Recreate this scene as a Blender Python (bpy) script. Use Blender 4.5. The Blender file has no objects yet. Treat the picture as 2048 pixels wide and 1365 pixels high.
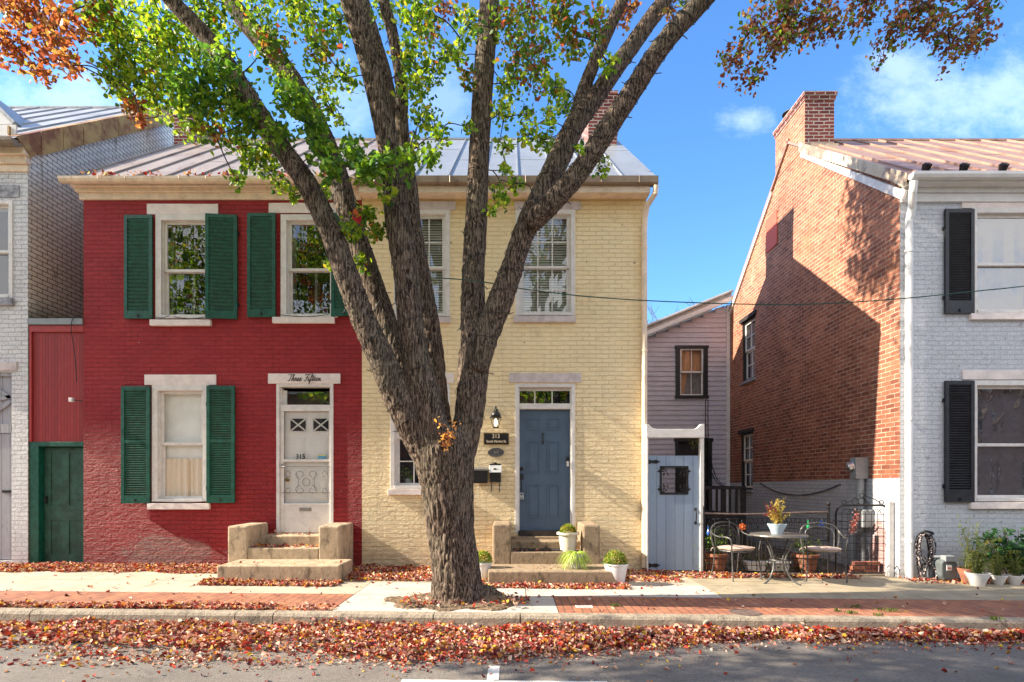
import bpy, math, random
import numpy as np
from mathutils import Vector, Matrix, noise
random.seed(7); RNG = np.random.default_rng(7)
R = math.radians
SC = bpy.context.scene
COL = SC.collection

# ------------------------------------------------------------ camera, sky, sun, exposure
EYE = 1.44          # metres above the pavement
FPX = 1140.0        # focal length in pixels of the 2048 wide photograph
cam_d = bpy.data.cameras.new('camera'); cam = bpy.data.objects.new('camera', cam_d); COL.objects.link(cam)
cam.location = (0, 0, EYE); cam.rotation_euler = (R(90), 0, 0)
cam_d.sensor_width = 36; cam_d.lens = 36 * FPX / 2048
cam_d.shift_y = (965 - 682.5) / 2048; cam_d.clip_start = .05; cam_d.clip_end = 2000
SC.camera = cam

SUN_DIR = Vector((3.76, .18, -2.35)).normalized()      # the way the light travels
SUN_EL = math.asin(-SUN_DIR.z); SUN_AZ = math.atan2(-SUN_DIR.x, -SUN_DIR.y)
sun_d = bpy.data.lights.new('sun', 'SUN'); sun_d.energy = 5.0; sun_d.angle = R(.5); sun_d.color = (1, .89, .72)
sun = bpy.data.objects.new('sun', sun_d); COL.objects.link(sun); sun.location = (-20, 0, 20)
sun.rotation_euler = SUN_DIR.to_track_quat('-Z', 'Y').to_euler()
SC.view_settings.view_transform = 'Standard'; SC.view_settings.look = 'None'
SC.view_settings.gamma = 1; SC.view_settings.use_curve_mapping = False
SC.view_settings.exposure = 1.46
SC.render.engine = 'CYCLES'
SC.cycles.max_bounces = 6; SC.cycles.transparent_max_bounces = 16; SC.cycles.sample_clamp_indirect = 6


# ------------------------------------------------------------ node helper
class N:
    def __init__(s, nt): s.nt = nt
    def new(s, t, **kw):
        n = s.nt.nodes.new('ShaderNode' + t)
        for k, v in kw.items(): setattr(n, k, v)
        return n
    def put(s, sock, v):
        if v is None: return
        if isinstance(v, bpy.types.NodeSocket): s.nt.links.new(v, sock)
        else:
            if sock.type == 'RGBA' and hasattr(v, '__len__') and len(v) == 3: v = (*v, 1)
            sock.default_value = v
    def math(s, op, a, b=None, c=None, clamp=False):
        n = s.new('Math', operation=op); n.use_clamp = clamp
        s.put(n.inputs[0], a)
        if b is not None: s.put(n.inputs[1], b)
        if c is not None: s.put(n.inputs[2], c)
        return n.outputs[0]
    def vmath(s, op, a, b=None, scale=None):
        n = s.new('VectorMath', operation=op); s.put(n.inputs[0], a)
        if b is not None: s.put(n.inputs[1], b)
        if scale is not None: s.put(n.inputs['Scale'], scale)
        return n.outputs['Value'] if op in ('LENGTH', 'DISTANCE', 'DOT_PRODUCT') else n.outputs[0]
    def mix(s, f, a, b, blend='MIX'):
        n = s.new('Mix', data_type='RGBA', blend_type=blend)
        s.put(n.inputs[0], f); s.put(n.inputs[6], a); s.put(n.inputs[7], b)
        return n.outputs[2]
    def fmix(s, f, a, b):
        n = s.new('Mix', data_type='FLOAT'); s.put(n.inputs[0], f); s.put(n.inputs[2], a); s.put(n.inputs[3], b)
        return n.outputs[0]
    def noise(s, vec, scale=5, detail=3, rough=.55, out=0):
        n = s.new('TexNoise'); s.put(n.inputs['Vector'], vec); s.put(n.inputs['Scale'], scale)
        n.inputs['Detail'].default_value = detail; n.inputs['Roughness'].default_value = rough
        return n.outputs[out]
    def voro(s, vec, scale=5, feature='F1', out=0):
        n = s.new('TexVoronoi', feature=feature); s.put(n.inputs['Vector'], vec); s.put(n.inputs['Scale'], scale)
        return n.outputs[out]
    def ramp(s, f, stops):
        n = s.new('ValToRGB'); s.put(n.inputs[0], f); e = n.color_ramp.elements
        while len(e) < len(stops): e.new(.5)
        for i, (p, c) in enumerate(stops):
            e[i].position = p
            e[i].color = (c, c, c, 1) if isinstance(c, (int, float)) else ((*c, 1) if len(c) == 3 else c)
        return n.outputs[0]
    def step(s, f, lo, hi):
        n = s.new('MapRange'); n.interpolation_type = 'SMOOTHSTEP'; s.put(n.inputs[0], f)
        s.put(n.inputs[1], lo); s.put(n.inputs[2], hi); n.inputs[3].default_value = 0; n.inputs[4].default_value = 1
        return n.outputs[0]
    def pos(s): return s.new('NewGeometry').outputs['Position']
    def xyz(s, v):
        n = s.new('SeparateXYZ'); s.put(n.inputs[0], v); return n.outputs
    def comb(s, x=0, y=0, z=0):
        n = s.new('CombineXYZ'); s.put(n.inputs[0], x); s.put(n.inputs[1], y); s.put(n.inputs[2], z); return n.outputs[0]
    def scale(s, v, sc):
        return s.vmath('MULTIPLY', v, sc)
    def bump(s, h, dist=.01, strength=1., nrm=None):
        n = s.new('Bump'); n.inputs['Strength'].default_value = strength; n.inputs['Distance'].default_value = dist
        s.put(n.inputs['Height'], h)
        if nrm is not None: s.put(n.inputs['Normal'], nrm)
        return n.outputs[0]


def new_mat(name):
    m = bpy.data.materials.new(name); m.use_nodes = True
    nt = m.node_tree; b = nt.nodes['Principled BSDF']
    return m, N(nt), b


def mat(name, col, rough=.6, var=.12, vscale=8., bump=0., bscale=60., metal=0., spec=.5, stain=None, stain_amt=.5, stain_scale=3., edge=None):
    """plain painted or bare surface with uneven colour, optional stain colour and fine bump"""
    m, n, b = new_mat(name); p = n.pos()
    f = n.noise(p, vscale, 5, .65)
    lo = tuple(c * (1 - var * 1.6) for c in col); hi = tuple(min(1, c * (1 + var * 1.3)) for c in col)
    c = n.mix(n.step(f, .3, .7), lo, hi)
    if stain is not None:
        s = n.step(n.noise(p, stain_scale, 6, .7), .52, .68)
        c = n.mix(n.math('MULTIPLY', s, stain_amt), c, stain)
    n.put(b.inputs['Base Color'], c)
    n.put(b.inputs['Roughness'], n.math('ADD', rough - .08, n.math('MULTIPLY', n.noise(p, vscale * 3, 2), .16)))
    b.inputs['Metallic'].default_value = metal; b.inputs['Specular IOR Level'].default_value = spec
    if bump: n.put(b.inputs['Normal'], n.bump(n.noise(p, bscale, 4, .6), bump))
    return m


def brick_uv(n, wob=.01):
    """brick coordinates from the wall's own direction: along the wall and up"""
    g = n.new('NewGeometry'); P = g.outputs['Position']; x, y, z = n.xyz(P)
    nx, ny, nz = n.xyz(g.outputs['True Normal'])
    t = n.math('GREATER_THAN', n.math('ABSOLUTE', nx), .6)
    u = n.fmix(t, x, y)
    w = n.noise(P, 2.2, 2, .5); w2 = n.noise(P, 11, 2, .5)
    v = n.math('ADD', z, n.math('ADD', n.math('MULTIPLY', n.math('SUBTRACT', w, .5), wob * 2), n.math('MULTIPLY', n.math('SUBTRACT', w2, .5), wob)))
    u = n.math('ADD', u, n.math('MULTIPLY', n.math('SUBTRACT', w2, .5), wob))
    return n.comb(u, v, 0), P, (x, y, z), g


def brick_tex(n, uv, c1, c2, mortar, bw, bh, ms, smooth=.2, bias=0.):
    t = n.new('TexBrick'); t.offset = .5; t.squash = 1.
    n.put(t.inputs['Vector'], uv); n.put(t.inputs['Color1'], c1); n.put(t.inputs['Color2'], c2); n.put(t.inputs['Mortar'], mortar)
    t.inputs['Scale'].default_value = 1; t.inputs['Brick Width'].default_value = bw; t.inputs['Row Height'].default_value = bh
    t.inputs['Mortar Size'].default_value = ms; t.inputs['Mortar Smooth'].default_value = smooth; t.inputs['Bias'].default_value = bias
    return t.outputs[0], t.outputs[1]


def per_brick(n, uv, bw, bh): return brick_tex(n, uv, (0, 0, 0), (1, 1, 1), (.5, .5, .5), bw, bh, .0005, 0)[0]


def mat_brick(name, c1, c2, mortar, bw=.215, bh=.073, ms=.006, smooth=.35, bump=.012, rough=.75, wob=.012, lump=.6, extra=None, var=.15, bias=0., fade=False):
    m, n, b = new_mat(name)
    uv, P, xyz, g = brick_uv(n, wob)
    col, fac = brick_tex(n, uv, c1, c2, mortar, bw, bh, ms, smooth, bias)
    big = n.noise(P, 1.1, 5, .65)
    if fade:   # paint has filled some joints and left others open
        mf = n.step(n.noise(P, 2.1, 5, .65), .38, .62)
        col = n.mix(n.math('MULTIPLY', n.math('MULTIPLY', fac, mf), .75), n.mix(per_brick(n, uv, bw, bh), c1, c2), mortar)
        sk = n.step(n.noise(n.scale(P, (5, 5, .3)), 1.3, 5, .7), .55, .72); col = n.mix(n.math('MULTIPLY', sk, .34), col, tuple(c * .62 for c in c1))
    col = n.mix(1, col, n.ramp(big, [(.3, 1 - var), (.7, 1 + var)]), 'MULTIPLY')
    if not fade: col = n.mix(1, col, n.ramp(n.noise(P, 38, 4, .65), [(.3, .78), (.7, 1.18)]), 'MULTIPLY')
    fine = n.noise(P, 22, 5, .65); mid = n.noise(n.scale(P, (1, 1, 2.2)), 9, 4, .6)
    # every brick sits a little in or out of the wall
    per, _ = brick_tex(n, uv, (0, 0, 0), (1, 1, 1), (.3, .3, .3), bw, bh, ms, .6)
    h = n.math('ADD', n.math('MULTIPLY', n.math('SUBTRACT', 1, fac), .5), n.math('ADD', n.math('MULTIPLY', fine, .55 * lump), n.math('MULTIPLY', mid, .9 * lump)))
    h = n.math('ADD', h, n.math('MULTIPLY', per, .22 * lump))
    if extra: col, h = extra(n, P, xyz, col, h, fac, uv)
    n.put(b.inputs['Base Color'], col); b.inputs['Roughness'].default_value = rough; b.inputs['Specular IOR Level'].default_value = .22
    n.put(b.inputs['Normal'], n.bump(h, bump))
    return m


# ------------------------------------------------------------ objects
ORI = {}


def empty(name, label, cat, loc=(0, 0, 0), group=None, rz=0, kind=None):
    o = bpy.data.objects.new(name, None); COL.objects.link(o); o.location = loc; o.empty_display_size = .2
    o.rotation_euler = (0, 0, rz)
    o['label'] = label; o['category'] = cat
    if group: o['group'] = group
    if kind: o['kind'] = kind
    ORI[o.name] = Vector(loc)
    return o


def tag(o, label=None, cat=None, group=None, kind=None):
    if label: o['label'] = label
    if cat: o['category'] = cat
    if group: o['group'] = group
    if kind: o['kind'] = kind
    return o


def finish(me, name, mats, parent, origin=None, smooth=False, bevel=0., weld=False):
    """link mesh data given in world coordinates as one object"""
    o = bpy.data.objects.new(name, me); COL.objects.link(o)
    for m in (mats if isinstance(mats, (list, tuple)) else [mats]): me.materials.append(m)
    if parent is not None:
        o.parent = parent; org = ORI[parent.name]
    else:
        org = Vector(origin) if origin is not None else Vector((0, 0, 0)); o.location = org
    ORI[o.name] = org
    if org.length > 0: me.transform(Matrix.Translation(-org))
    if smooth: me.polygons.foreach_set('use_smooth', [True] * len(me.polygons))
    if bevel:
        md = o.modifiers.new('bevel', 'BEVEL'); md.width = bevel; md.segments = 2; md.limit_method = 'ANGLE'
    me.update()
    return o


class MB:
    def __init__(s): s.v = []; s.f = []; s.m = []
    def add(s, vs, fs, mi=0):
        k = len(s.v); s.v += [tuple(p) for p in vs]; s.f += [tuple(i + k for i in f) for f in fs]; s.m += [mi] * len(fs)
        return s
    def box(s, x0, x1, y0, y1, z0, z1, mi=0):
        if x0 > x1: x0, x1 = x1, x0
        if y0 > y1: y0, y1 = y1, y0
        if z0 > z1: z0, z1 = z1, z0
        return s.add([(x0, y0, z0), (x1, y0, z0), (x1, y1, z0), (x0, y1, z0), (x0, y0, z1), (x1, y0, z1), (x1, y1, z1), (x0, y1, z1)],
                     [(0, 3, 2, 1), (4, 5, 6, 7), (0, 1, 5, 4), (1, 2, 6, 5), (2, 3, 7, 6), (3, 0, 4, 7)], mi)
    def obox(s, c, ax, ay, az, mi=0):
        """box from its centre and three half-vectors"""
        c, ax, ay, az = map(Vector, (c, ax, ay, az))
        vs = [c + i * ax + j * ay + k * az for k in (-1, 1) for (i, j) in ((-1, -1), (1, -1), (1, 1), (-1, 1))]
        return s.add(vs, [(0, 3, 2, 1), (4, 5, 6, 7), (0, 1, 5, 4), (1, 2, 6, 5), (2, 3, 7, 6), (3, 0, 4, 7)], mi)
    def prism(s, poly, a, b, axis='y', mi=0):
        """poly: list of 2D points; extruded from a to b along axis (y: points are x,z; x: points are y,z; z: points are x,y)"""
        def P(p, t): return {'y': (p[0], t, p[1]), 'x': (t, p[0], p[1]), 'z': (p[0], p[1], t)}[axis]
        n = len(poly); vs = [P(p, a) for p in poly] + [P(p, b) for p in poly]
        fs = [tuple(range(n)), tuple(range(2 * n - 1, n - 1, -1))] + [(i, i + n, (i + 1) % n + n, (i + 1) % n) for i in range(n)]
        return s.add(vs, fs, mi)
    def tube(s, pts, r, n=8, mi=0, cap=True, closed=False):
        pts = [Vector(p) for p in pts]; L = len(pts)
        rs = r if hasattr(r, '__len__') else [r] * L
        vs = []; up = Vector((0, 0, 1)); prev = None
        for i, p in enumerate(pts):
            if closed: t = pts[(i + 1) % L] - pts[i - 1]
            else: t = pts[min(i + 1, L - 1)] - pts[max(i - 1, 0)]
            if t.length < 1e-9: t = Vector((0, 0, 1))
            t.normalize()
            if prev is None:
                a = t.cross(up)
                if a.length < .2: a = t.cross(Vector((1, 0, 0)))
            else: a = prev - t * prev.dot(t)
            if a.length < 1e-6: a = t.orthogonal()
            a.normalize(); prev = a; b = t.cross(a)
            for k in range(n):
                w = 2 * math.pi * k / n; vs.append(p + float(rs[i]) * (math.cos(w) * a + math.sin(w) * b))
        fs = []
        for i in range(L if closed else L - 1):
            j = (i + 1) % L
            for k in range(n): fs.append((i * n + k, i * n + (k + 1) % n, j * n + (k + 1) % n, j * n + k))
        if cap and not closed: fs += [tuple(range(n - 1, -1, -1)), tuple(range((L - 1) * n, L * n))]
        return s.add(vs, fs, mi)
    def lathe(s, c, prof, n=24, mi=0, sx=1., sy=1.):
        """prof: (radius, z) from bottom to top about the vertical through c"""
        vs = []; fs = []
        for r, z in prof:
            for k in range(n):
                w = 2 * math.pi * k / n; vs.append((c[0] + r * sx * math.cos(w), c[1] + r * sy * math.sin(w), c[2] + z))
        for i in range(len(prof) - 1):
            for k in range(n): fs.append((i * n + k, i * n + (k + 1) % n, (i + 1) * n + (k + 1) % n, (i + 1) * n + k))
        fs += [tuple(range(n - 1, -1, -1)), tuple(range((len(prof) - 1) * n, len(prof) * n))]
        return s.add(vs, fs, mi)
    def sheet(s, xs, ys, zf, mi=0):
        nx, ny = len(xs), len(ys)
        vs = [(x, y, zf(x, y)) for y in ys for x in xs]
        return s.add(vs, [(j * nx + i, j * nx + i + 1, (j + 1) * nx + i + 1, (j + 1) * nx + i) for j in range(ny - 1) for i in range(nx - 1)], mi)
    def wall(s, x0, x1, z0, z1, y, holes, depth=.2, mi=0, axis='y', sgn=1):
        """upright wall with rectangular holes and their reveals; axis 'y': runs along x at y; axis 'x': runs along y at x"""
        def P(u, t, z): return (u, t, z) if axis == 'y' else (t, u, z)
        us = sorted({x0, x1} | {h[0] for h in holes} | {h[1] for h in holes}); zs = sorted({z0, z1} | {h[2] for h in holes} | {h[3] for h in holes})
        for i in range(len(us) - 1):
            for j in range(len(zs) - 1):
                cu, cz = (us[i] + us[i + 1]) / 2, (zs[j] + zs[j + 1]) / 2
                if any(h[0] < cu < h[1] and h[2] < cz < h[3] for h in holes): continue
                s.add([P(us[i], y, zs[j]), P(us[i + 1], y, zs[j]), P(us[i + 1], y, zs[j + 1]), P(us[i], y, zs[j + 1])], [(0, 1, 2, 3)], mi)
        e = y + sgn * depth
        for a, b, c, d in holes:
            for q in ([(a, c), (b, c)], [(b, c), (b, d)], [(b, d), (a, d)], [(a, d), (a, c)]):
                (u1, w1), (u2, w2) = q
                s.add([P(u1, y, w1), P(u1, e, w1), P(u2, e, w2), P(u2, y, w2)], [(0, 1, 2, 3)], mi)
        return s
    def build(s, name, mats, parent=None, **kw):
        me = bpy.data.meshes.new(name); me.from_pydata(s.v, [], s.f)
        if any(s.m): me.polygons.foreach_set('material_index', s.m)
        return finish(me, name, mats, parent, **kw)


def spline(pts, n=6):
    """Catmull-Rom through tuples of any length"""
    a = np.array(pts, float); out = []
    for i in range(len(a) - 1):
        p0, p1, p2, p3 = a[max(i - 1, 0)], a[i], a[i + 1], a[min(i + 2, len(a) - 1)]
        for k in range(n):
            t = k / n
            out.append(.5 * (2 * p1 + (p2 - p0) * t + (2 * p0 - 5 * p1 + 4 * p2 - p3) * t * t + (3 * p1 - p0 - 3 * p2 + p3) * t ** 3))
    out.append(a[-1]); return np.array(out)


def text_mesh(name, s, size, c, parent, m, ext=.002, shear=0., align='CENTER', sx=1., bold=0.):
    """upright lettering facing the street, centre at c"""
    cu = bpy.data.curves.new('t', 'FONT'); cu.body = s; cu.size = size; cu.extrude = ext; cu.shear = shear; cu.align_x = align; cu.align_y = 'CENTER'
    cu.offset = bold
    t = bpy.data.objects.new('t', cu); COL.objects.link(t)
    dg = bpy.context.evaluated_depsgraph_get(); me = bpy.data.meshes.new_from_object(t.evaluated_get(dg))
    bpy.data.objects.remove(t); bpy.data.curves.remove(cu)
    me.transform(Matrix.Translation(Vector(c)) @ Matrix.Rotation(R(90), 4, 'X') @ Matrix.Diagonal((sx, 1, 1, 1)))
    me.materials.clear()
    return finish(me, name, m, parent)


def gz(x): return -.0095 * max(-12, min(12, x))
def X(px, d): return (px - 1024) * d / FPX
def Z(py, d): return EYE + (965 - py) * d / FPX
def G(py, x, lift=0): return FPX * (EYE - gz(x) - lift) / (py - 965)      # depth of a ground point seen at row py
# ------------------------------------------------------------ world
w = bpy.data.worlds.new('World'); SC.world = w; w.use_nodes = True
n = N(w.node_tree); bg = w.node_tree.nodes['Background']
sky = n.new('TexSky', sky_type='NISHITA'); sky.sun_disc = False; sky.sun_elevation = SUN_EL; sky.sun_rotation = SUN_AZ
sky.altitude = 0; sky.air_density = 1.1; sky.dust_density = .15; sky.ozone_density = 3.
d = n.new('TexCoord').outputs['Generated']; dx, dy, dz = n.xyz(d)
dys = n.math('MAXIMUM', dy, .05); u = n.math('DIVIDE', dx, dys); v = n.math('DIVIDE', dz, dys)
front = n.math('GREATER_THAN', dy, .06)
wq = n.comb(u, v, 0); nz = n.noise(wq, 7, 8, .66); nz3 = n.noise(n.scale(wq, (1, 1.8, 1)), 21, 6, .7)
tot = None
for (px, py, rx, ry, k) in [(1960, 195, 210, 80, .52), (1810, 135, 75, 55, .5), (1500, 240, 60, 28, .5), (130, 200, 170, 55, .55), (665, 215, 90, 80, .35), (890, 185, 60, 90, .28)]:
    cu, cv = (px - 1024) / FPX, (965 - py) / FPX
    e = n.math('SQRT', n.math('ADD', n.math('POWER', n.math('DIVIDE', n.math('SUBTRACT', u, cu), rx / FPX), 2), n.math('POWER', n.math('DIVIDE', n.math('SUBTRACT', v, cv), ry / FPX), 2)))
    e = n.math('ADD', e, n.math('ADD', n.math('MULTIPLY', n.math('SUBTRACT', nz, .5), 3.2), n.math('MULTIPLY', n.math('SUBTRACT', nz3, .5), 1.5)))
    e = n.math('MULTIPLY', n.math('SUBTRACT', 1, n.step(e, .0, 1.5)), k)
    tot = e if tot is None else n.math('MAXIMUM', tot, e)
tot = n.math('MULTIPLY', tot, front)
hs = n.new('HueSaturation'); hs.inputs['Hue'].default_value = .5; hs.inputs['Saturation'].default_value = 1.12; hs.inputs['Value'].default_value = 1.; n.put(hs.inputs['Color'], sky.outputs[0])
tint = n.mix(1, hs.outputs[0], (.58, .74, .90), 'MULTIPLY')
front_sky = n.mix(tot, tint, (2.7, 3.4, 4.7))
# broken white cloud added to the unseen sky behind the camera, to fill the shaded fronts with neutral light
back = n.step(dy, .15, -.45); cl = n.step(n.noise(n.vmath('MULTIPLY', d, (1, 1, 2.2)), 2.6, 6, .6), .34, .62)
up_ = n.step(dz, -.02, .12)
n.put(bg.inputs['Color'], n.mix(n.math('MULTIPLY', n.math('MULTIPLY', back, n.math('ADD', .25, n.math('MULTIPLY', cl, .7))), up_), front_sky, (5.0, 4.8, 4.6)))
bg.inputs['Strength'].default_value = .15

# ------------------------------------------------------------ materials
M = {}
M['cream'] = mat('cream_paint', (.82, .66, .50), .55, .08, 6, .002, 40, stain=(.40, .27, .16), stain_amt=.35, stain_scale=5)
M['white'] = mat('white_paint', (.74, .70, .66), .5, .06, 9, .0015, 60, stain=(.50, .44, .38), stain_amt=.35, stain_scale=6)
M['lintel'] = mat('white_stone_paint', (.82, .72, .67), .6, .06, 7, .003, 50, stain=(.5, .45, .42), stain_amt=.3)
M['lintel_grey'] = mat('pale_lilac_stone', (.62, .54, .52), .7, .1, 8, .003, 50, stain=(.35, .31, .30), stain_amt=.4)
M['green'] = mat('dark_green_paint', (.004, .082, .052), .42, .25, 14, .001, 80, stain=(.012, .11, .075), stain_amt=.5, stain_scale=20)
M['door_green'] = mat('old_green_paint', (.022, .075, .052), .6, .25, 7, .002, 80, stain=(.05, .09, .07), stain_amt=.5, stain_scale=9)
M['black_shutter'] = mat('black_paint', (.017, .019, .026), .45, .3, 10, .001, 60)
M['black'] = mat('black_metal', (.012, .012, .013), .4, .2, 15, .001, 90)
M['iron'] = mat('wrought_iron', (.020, .018, .019), .5, .3, 15, .001, 90, metal=.4)
M['chair_iron'] = mat('grey_patio_iron', (.11, .105, .10), .45, .3, 15, .0, 90, metal=.5)
M['blue_door'] = mat('slate_blue_paint', (.078, .125, .19), .45, .07, 4, .0008, 200)
M['concrete_step'] = None
M['dark'] = mat('dark_interior', (.012, .012, .014), .8)
M['interior'] = mat('room_plaster', (.22, .20, .19), .9)
M['brass'] = mat('aged_brass', (.30, .20, .08), .35, .2, 20, metal=1)
M['nickel'] = mat('brushed_metal', (.5, .48, .46), .35, .1, 20, metal=1)
M['soil'] = mat('potting_soil', (.03, .02, .013), .95, .3, 30, .01, 70)
M['terracotta'] = mat('terracotta', (.30, .115, .065), .8, .15, 9, .001, 80, stain=(.25, .12, .08), stain_amt=.5)
M['pot_white'] = mat('white_plastic', (.70, .68, .66), .35, .04, 8, stain=(.5, .46, .42), stain_amt=.25)
M['pot_blue'] = mat('pale_blue_enamel', (.42, .52, .58), .35, .05, 8)
M['cushion'] = mat('beige_cushion_cloth', (.44, .33, .28), .9, .08, 12, .001, 300)
M['grey_meter'] = mat('grey_meter_paint', (.25, .27, .28), .5, .08, 8, .001, 60, stain=(.2, .2, .2), stain_amt=.3)
M['downspout'] = mat('white_downspout', (.72, .71, .70), .4, .06, 4)
M['grey_wood'] = mat('weathered_grey_wood', (.32, .32, .35), .8, .3, 12, .003, 60, stain=(.12, .11, .12), stain_amt=.8, stain_scale=8)
M['dark_wood'] = mat('dark_stained_wood', (.030, .022, .020), .7, .3, 12, .002, 60)
M['rubber'] = mat('black_rubber', (.015, .015, .015), .8)
M['cable'] = mat('cable_green', (.012, .07, .05), .6)
M['cable_black'] = mat('cable_black', (.012, .012, .014), .6)
M['screen'] = mat('lantern_glass', (.8, .75, .62), .2)
M['orange_red'] = mat('orange_red_board', (.62, .10, .055), .7, .04)


def stained_concrete(name, c, dark, rough=.85, scale=6, amt=.6, bump=.004, low=None):
    m, n, b = new_mat(name); p = n.pos()
    a = n.noise(p, scale, 6, .7); f = n.noise(p, 70, 3, .6)
    col = n.mix(n.step(a, .35, .7), c, tuple(x * .75 for x in c))
    st = n.step(n.noise(n.scale(p, (1, 1, .45)), scale * .9, 6, .72), .49, .68)
    col = n.mix(n.math('MULTIPLY', st, amt), col, dark)
    col = n.mix(n.math('MULTIPLY', n.step(f, .5, .75), .35), col, tuple(x * .55 for x in c))
    n.put(b.inputs['Base Color'], col); b.inputs['Roughness'].default_value = rough
    n.put(b.inputs['Normal'], n.bump(n.math('ADD', n.math('MULTIPLY', f, .6), n.noise(p, 18, 4, .6)), bump))
    return m


M['concrete_step'] = stained_concrete('weathered_stoop_concrete', (.50, .38, .25), (.09, .07, .04), amt=.8, scale=8, bump=.01)
M['concrete_step2'] = stained_concrete('mossy_stoop_concrete', (.36, .26, .165), (.07, .05, .025), amt=.85, scale=13, bump=.01)
M['curb'] = stained_concrete('kerb_concrete', (.38, .31, .23), (.11, .09, .065), scale=7, amt=.7, bump=.02)


def patch(n, xyz, cx, cz, rx, rz, P, k=1.3, s=6, idx=0):
    """soft irregular spot on a wall of the house (real wear, fixed to the wall)"""
    e = n.math('SQRT', n.math('ADD', n.math('POWER', n.math('DIVIDE', n.math('SUBTRACT', xyz[idx], cx), rx), 2), n.math('POWER', n.math('DIVIDE', n.math('SUBTRACT', xyz[2], cz), rz), 2)))
    e = n.math('ADD', e, n.math('MULTIPLY', n.math('SUBTRACT', n.noise(P, s, 5, .65), .5), k))
    return n.math('SUBTRACT', 1, n.step(e, .75, 1.0))


def red_extra(n, P, xyz, col, h, fac, uv):
    # bare pinkish bricks where paint has gone, low on the wall
    bare, bf = brick_tex(n, uv, (.36, .12, .10), (.26, .09, .08), (.30, .17, .14), .215, .073, .006, .3)
    k = patch(n, xyz, -5.75, .28, .85, .30, P, 1.2, 7)
    col = n.mix(k, col, bare)
    sp = n.math('GREATER_THAN', n.noise(P, 16, 1, .3), .825)
    col = n.mix(sp, col, (.6, .5, .45))
    # damp low course
    lo = n.math('SUBTRACT', 1, n.step(n.math('ADD', xyz[2], n.math('MULTIPLY', n.noise(P, 3, 4), .5)), .25, .75))
    col = n.mix(n.math('MULTIPLY', lo, .3), col, (.16, .05, .045))
    return col, n.math('MULTIPLY', h, n.math('ADD', .7, n.math('MULTIPLY', n.step(xyz[2], 3.4, 2.0), 1.9)))


def yellow_extra(n, P, xyz, col, h, fac, uv):
    st = n.step(n.noise(n.scale(P, (1, 1, .6)), 2.4, 6, .7), .56, .75)
    col = n.mix(n.math('MULTIPLY', st, .35), col, (.46, .33, .17))
    lo = n.math('SUBTRACT', 1, n.step(n.math('ADD', xyz[2], n.math('MULTIPLY', n.noise(P, 2.5, 5, .7), 1.2)), .55, 1.15))
    col = n.mix(n.math('MULTIPLY', lo, .55), col, (.48, .38, .28))
    ch = n.math('GREATER_THAN', n.noise(P, 13, 2, .4), .79)
    col = n.mix(ch, col, (.20, .13, .09))
    hi = n.step(xyz[2], 5.6, 6.3)
    col = n.mix(n.math('MULTIPLY', hi, .55), col, (.60, .36, .06))
    return col, n.math('MULTIPLY', h, n.math('ADD', .7, n.math('MULTIPLY', n.step(xyz[2], 3.4, 2.0), 1.9)))


def white_extra(n, P, xyz, col, h, fac, uv):
    lo = n.math('SUBTRACT', 1, n.step(n.math('ADD', xyz[2], n.math('MULTIPLY', n.noise(P, 3, 5, .7), 1.1)), .5, 1.1))
    col = n.mix(n.math('MULTIPLY', lo, .4), col, (.35, .28, .27))
    ch = n.step(n.noise(P, 14, 3, .5), .66, .70)
    return n.mix(n.math('MULTIPLY', ch, .6), col, (.30, .28, .27)), h


def sidewall_extra(n, P, xyz, col, h, fac, uv):
    # tan algae film on the lower gable and brown runs below the flashing
    g = n.step(n.math('ADD', xyz[2], n.math('MULTIPLY', n.noise(P, 1.5, 4, .6), 1.6)), 8.4, 5.4)
    col = n.mix(n.math('MULTIPLY', g, .55), col, n.mix(fac, (.66, .52, .32), (.03, .028, .02)))
    st = n.step(n.noise(n.scale(P, (1, 1.6, .35)), 2.6, 6, .7), .58, .68)
    col = n.mix(n.math('MULTIPLY', st, .55), col, (.12, .07, .035))
    mo = n.step(n.math('ADD', xyz[2], n.math('MULTIPLY', n.noise(P, 3, 4), .5)), 4.9, 4.3)
    col = n.mix(n.math('MULTIPLY', mo, .7), col, (.05, .06, .02))
    return col, h


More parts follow.
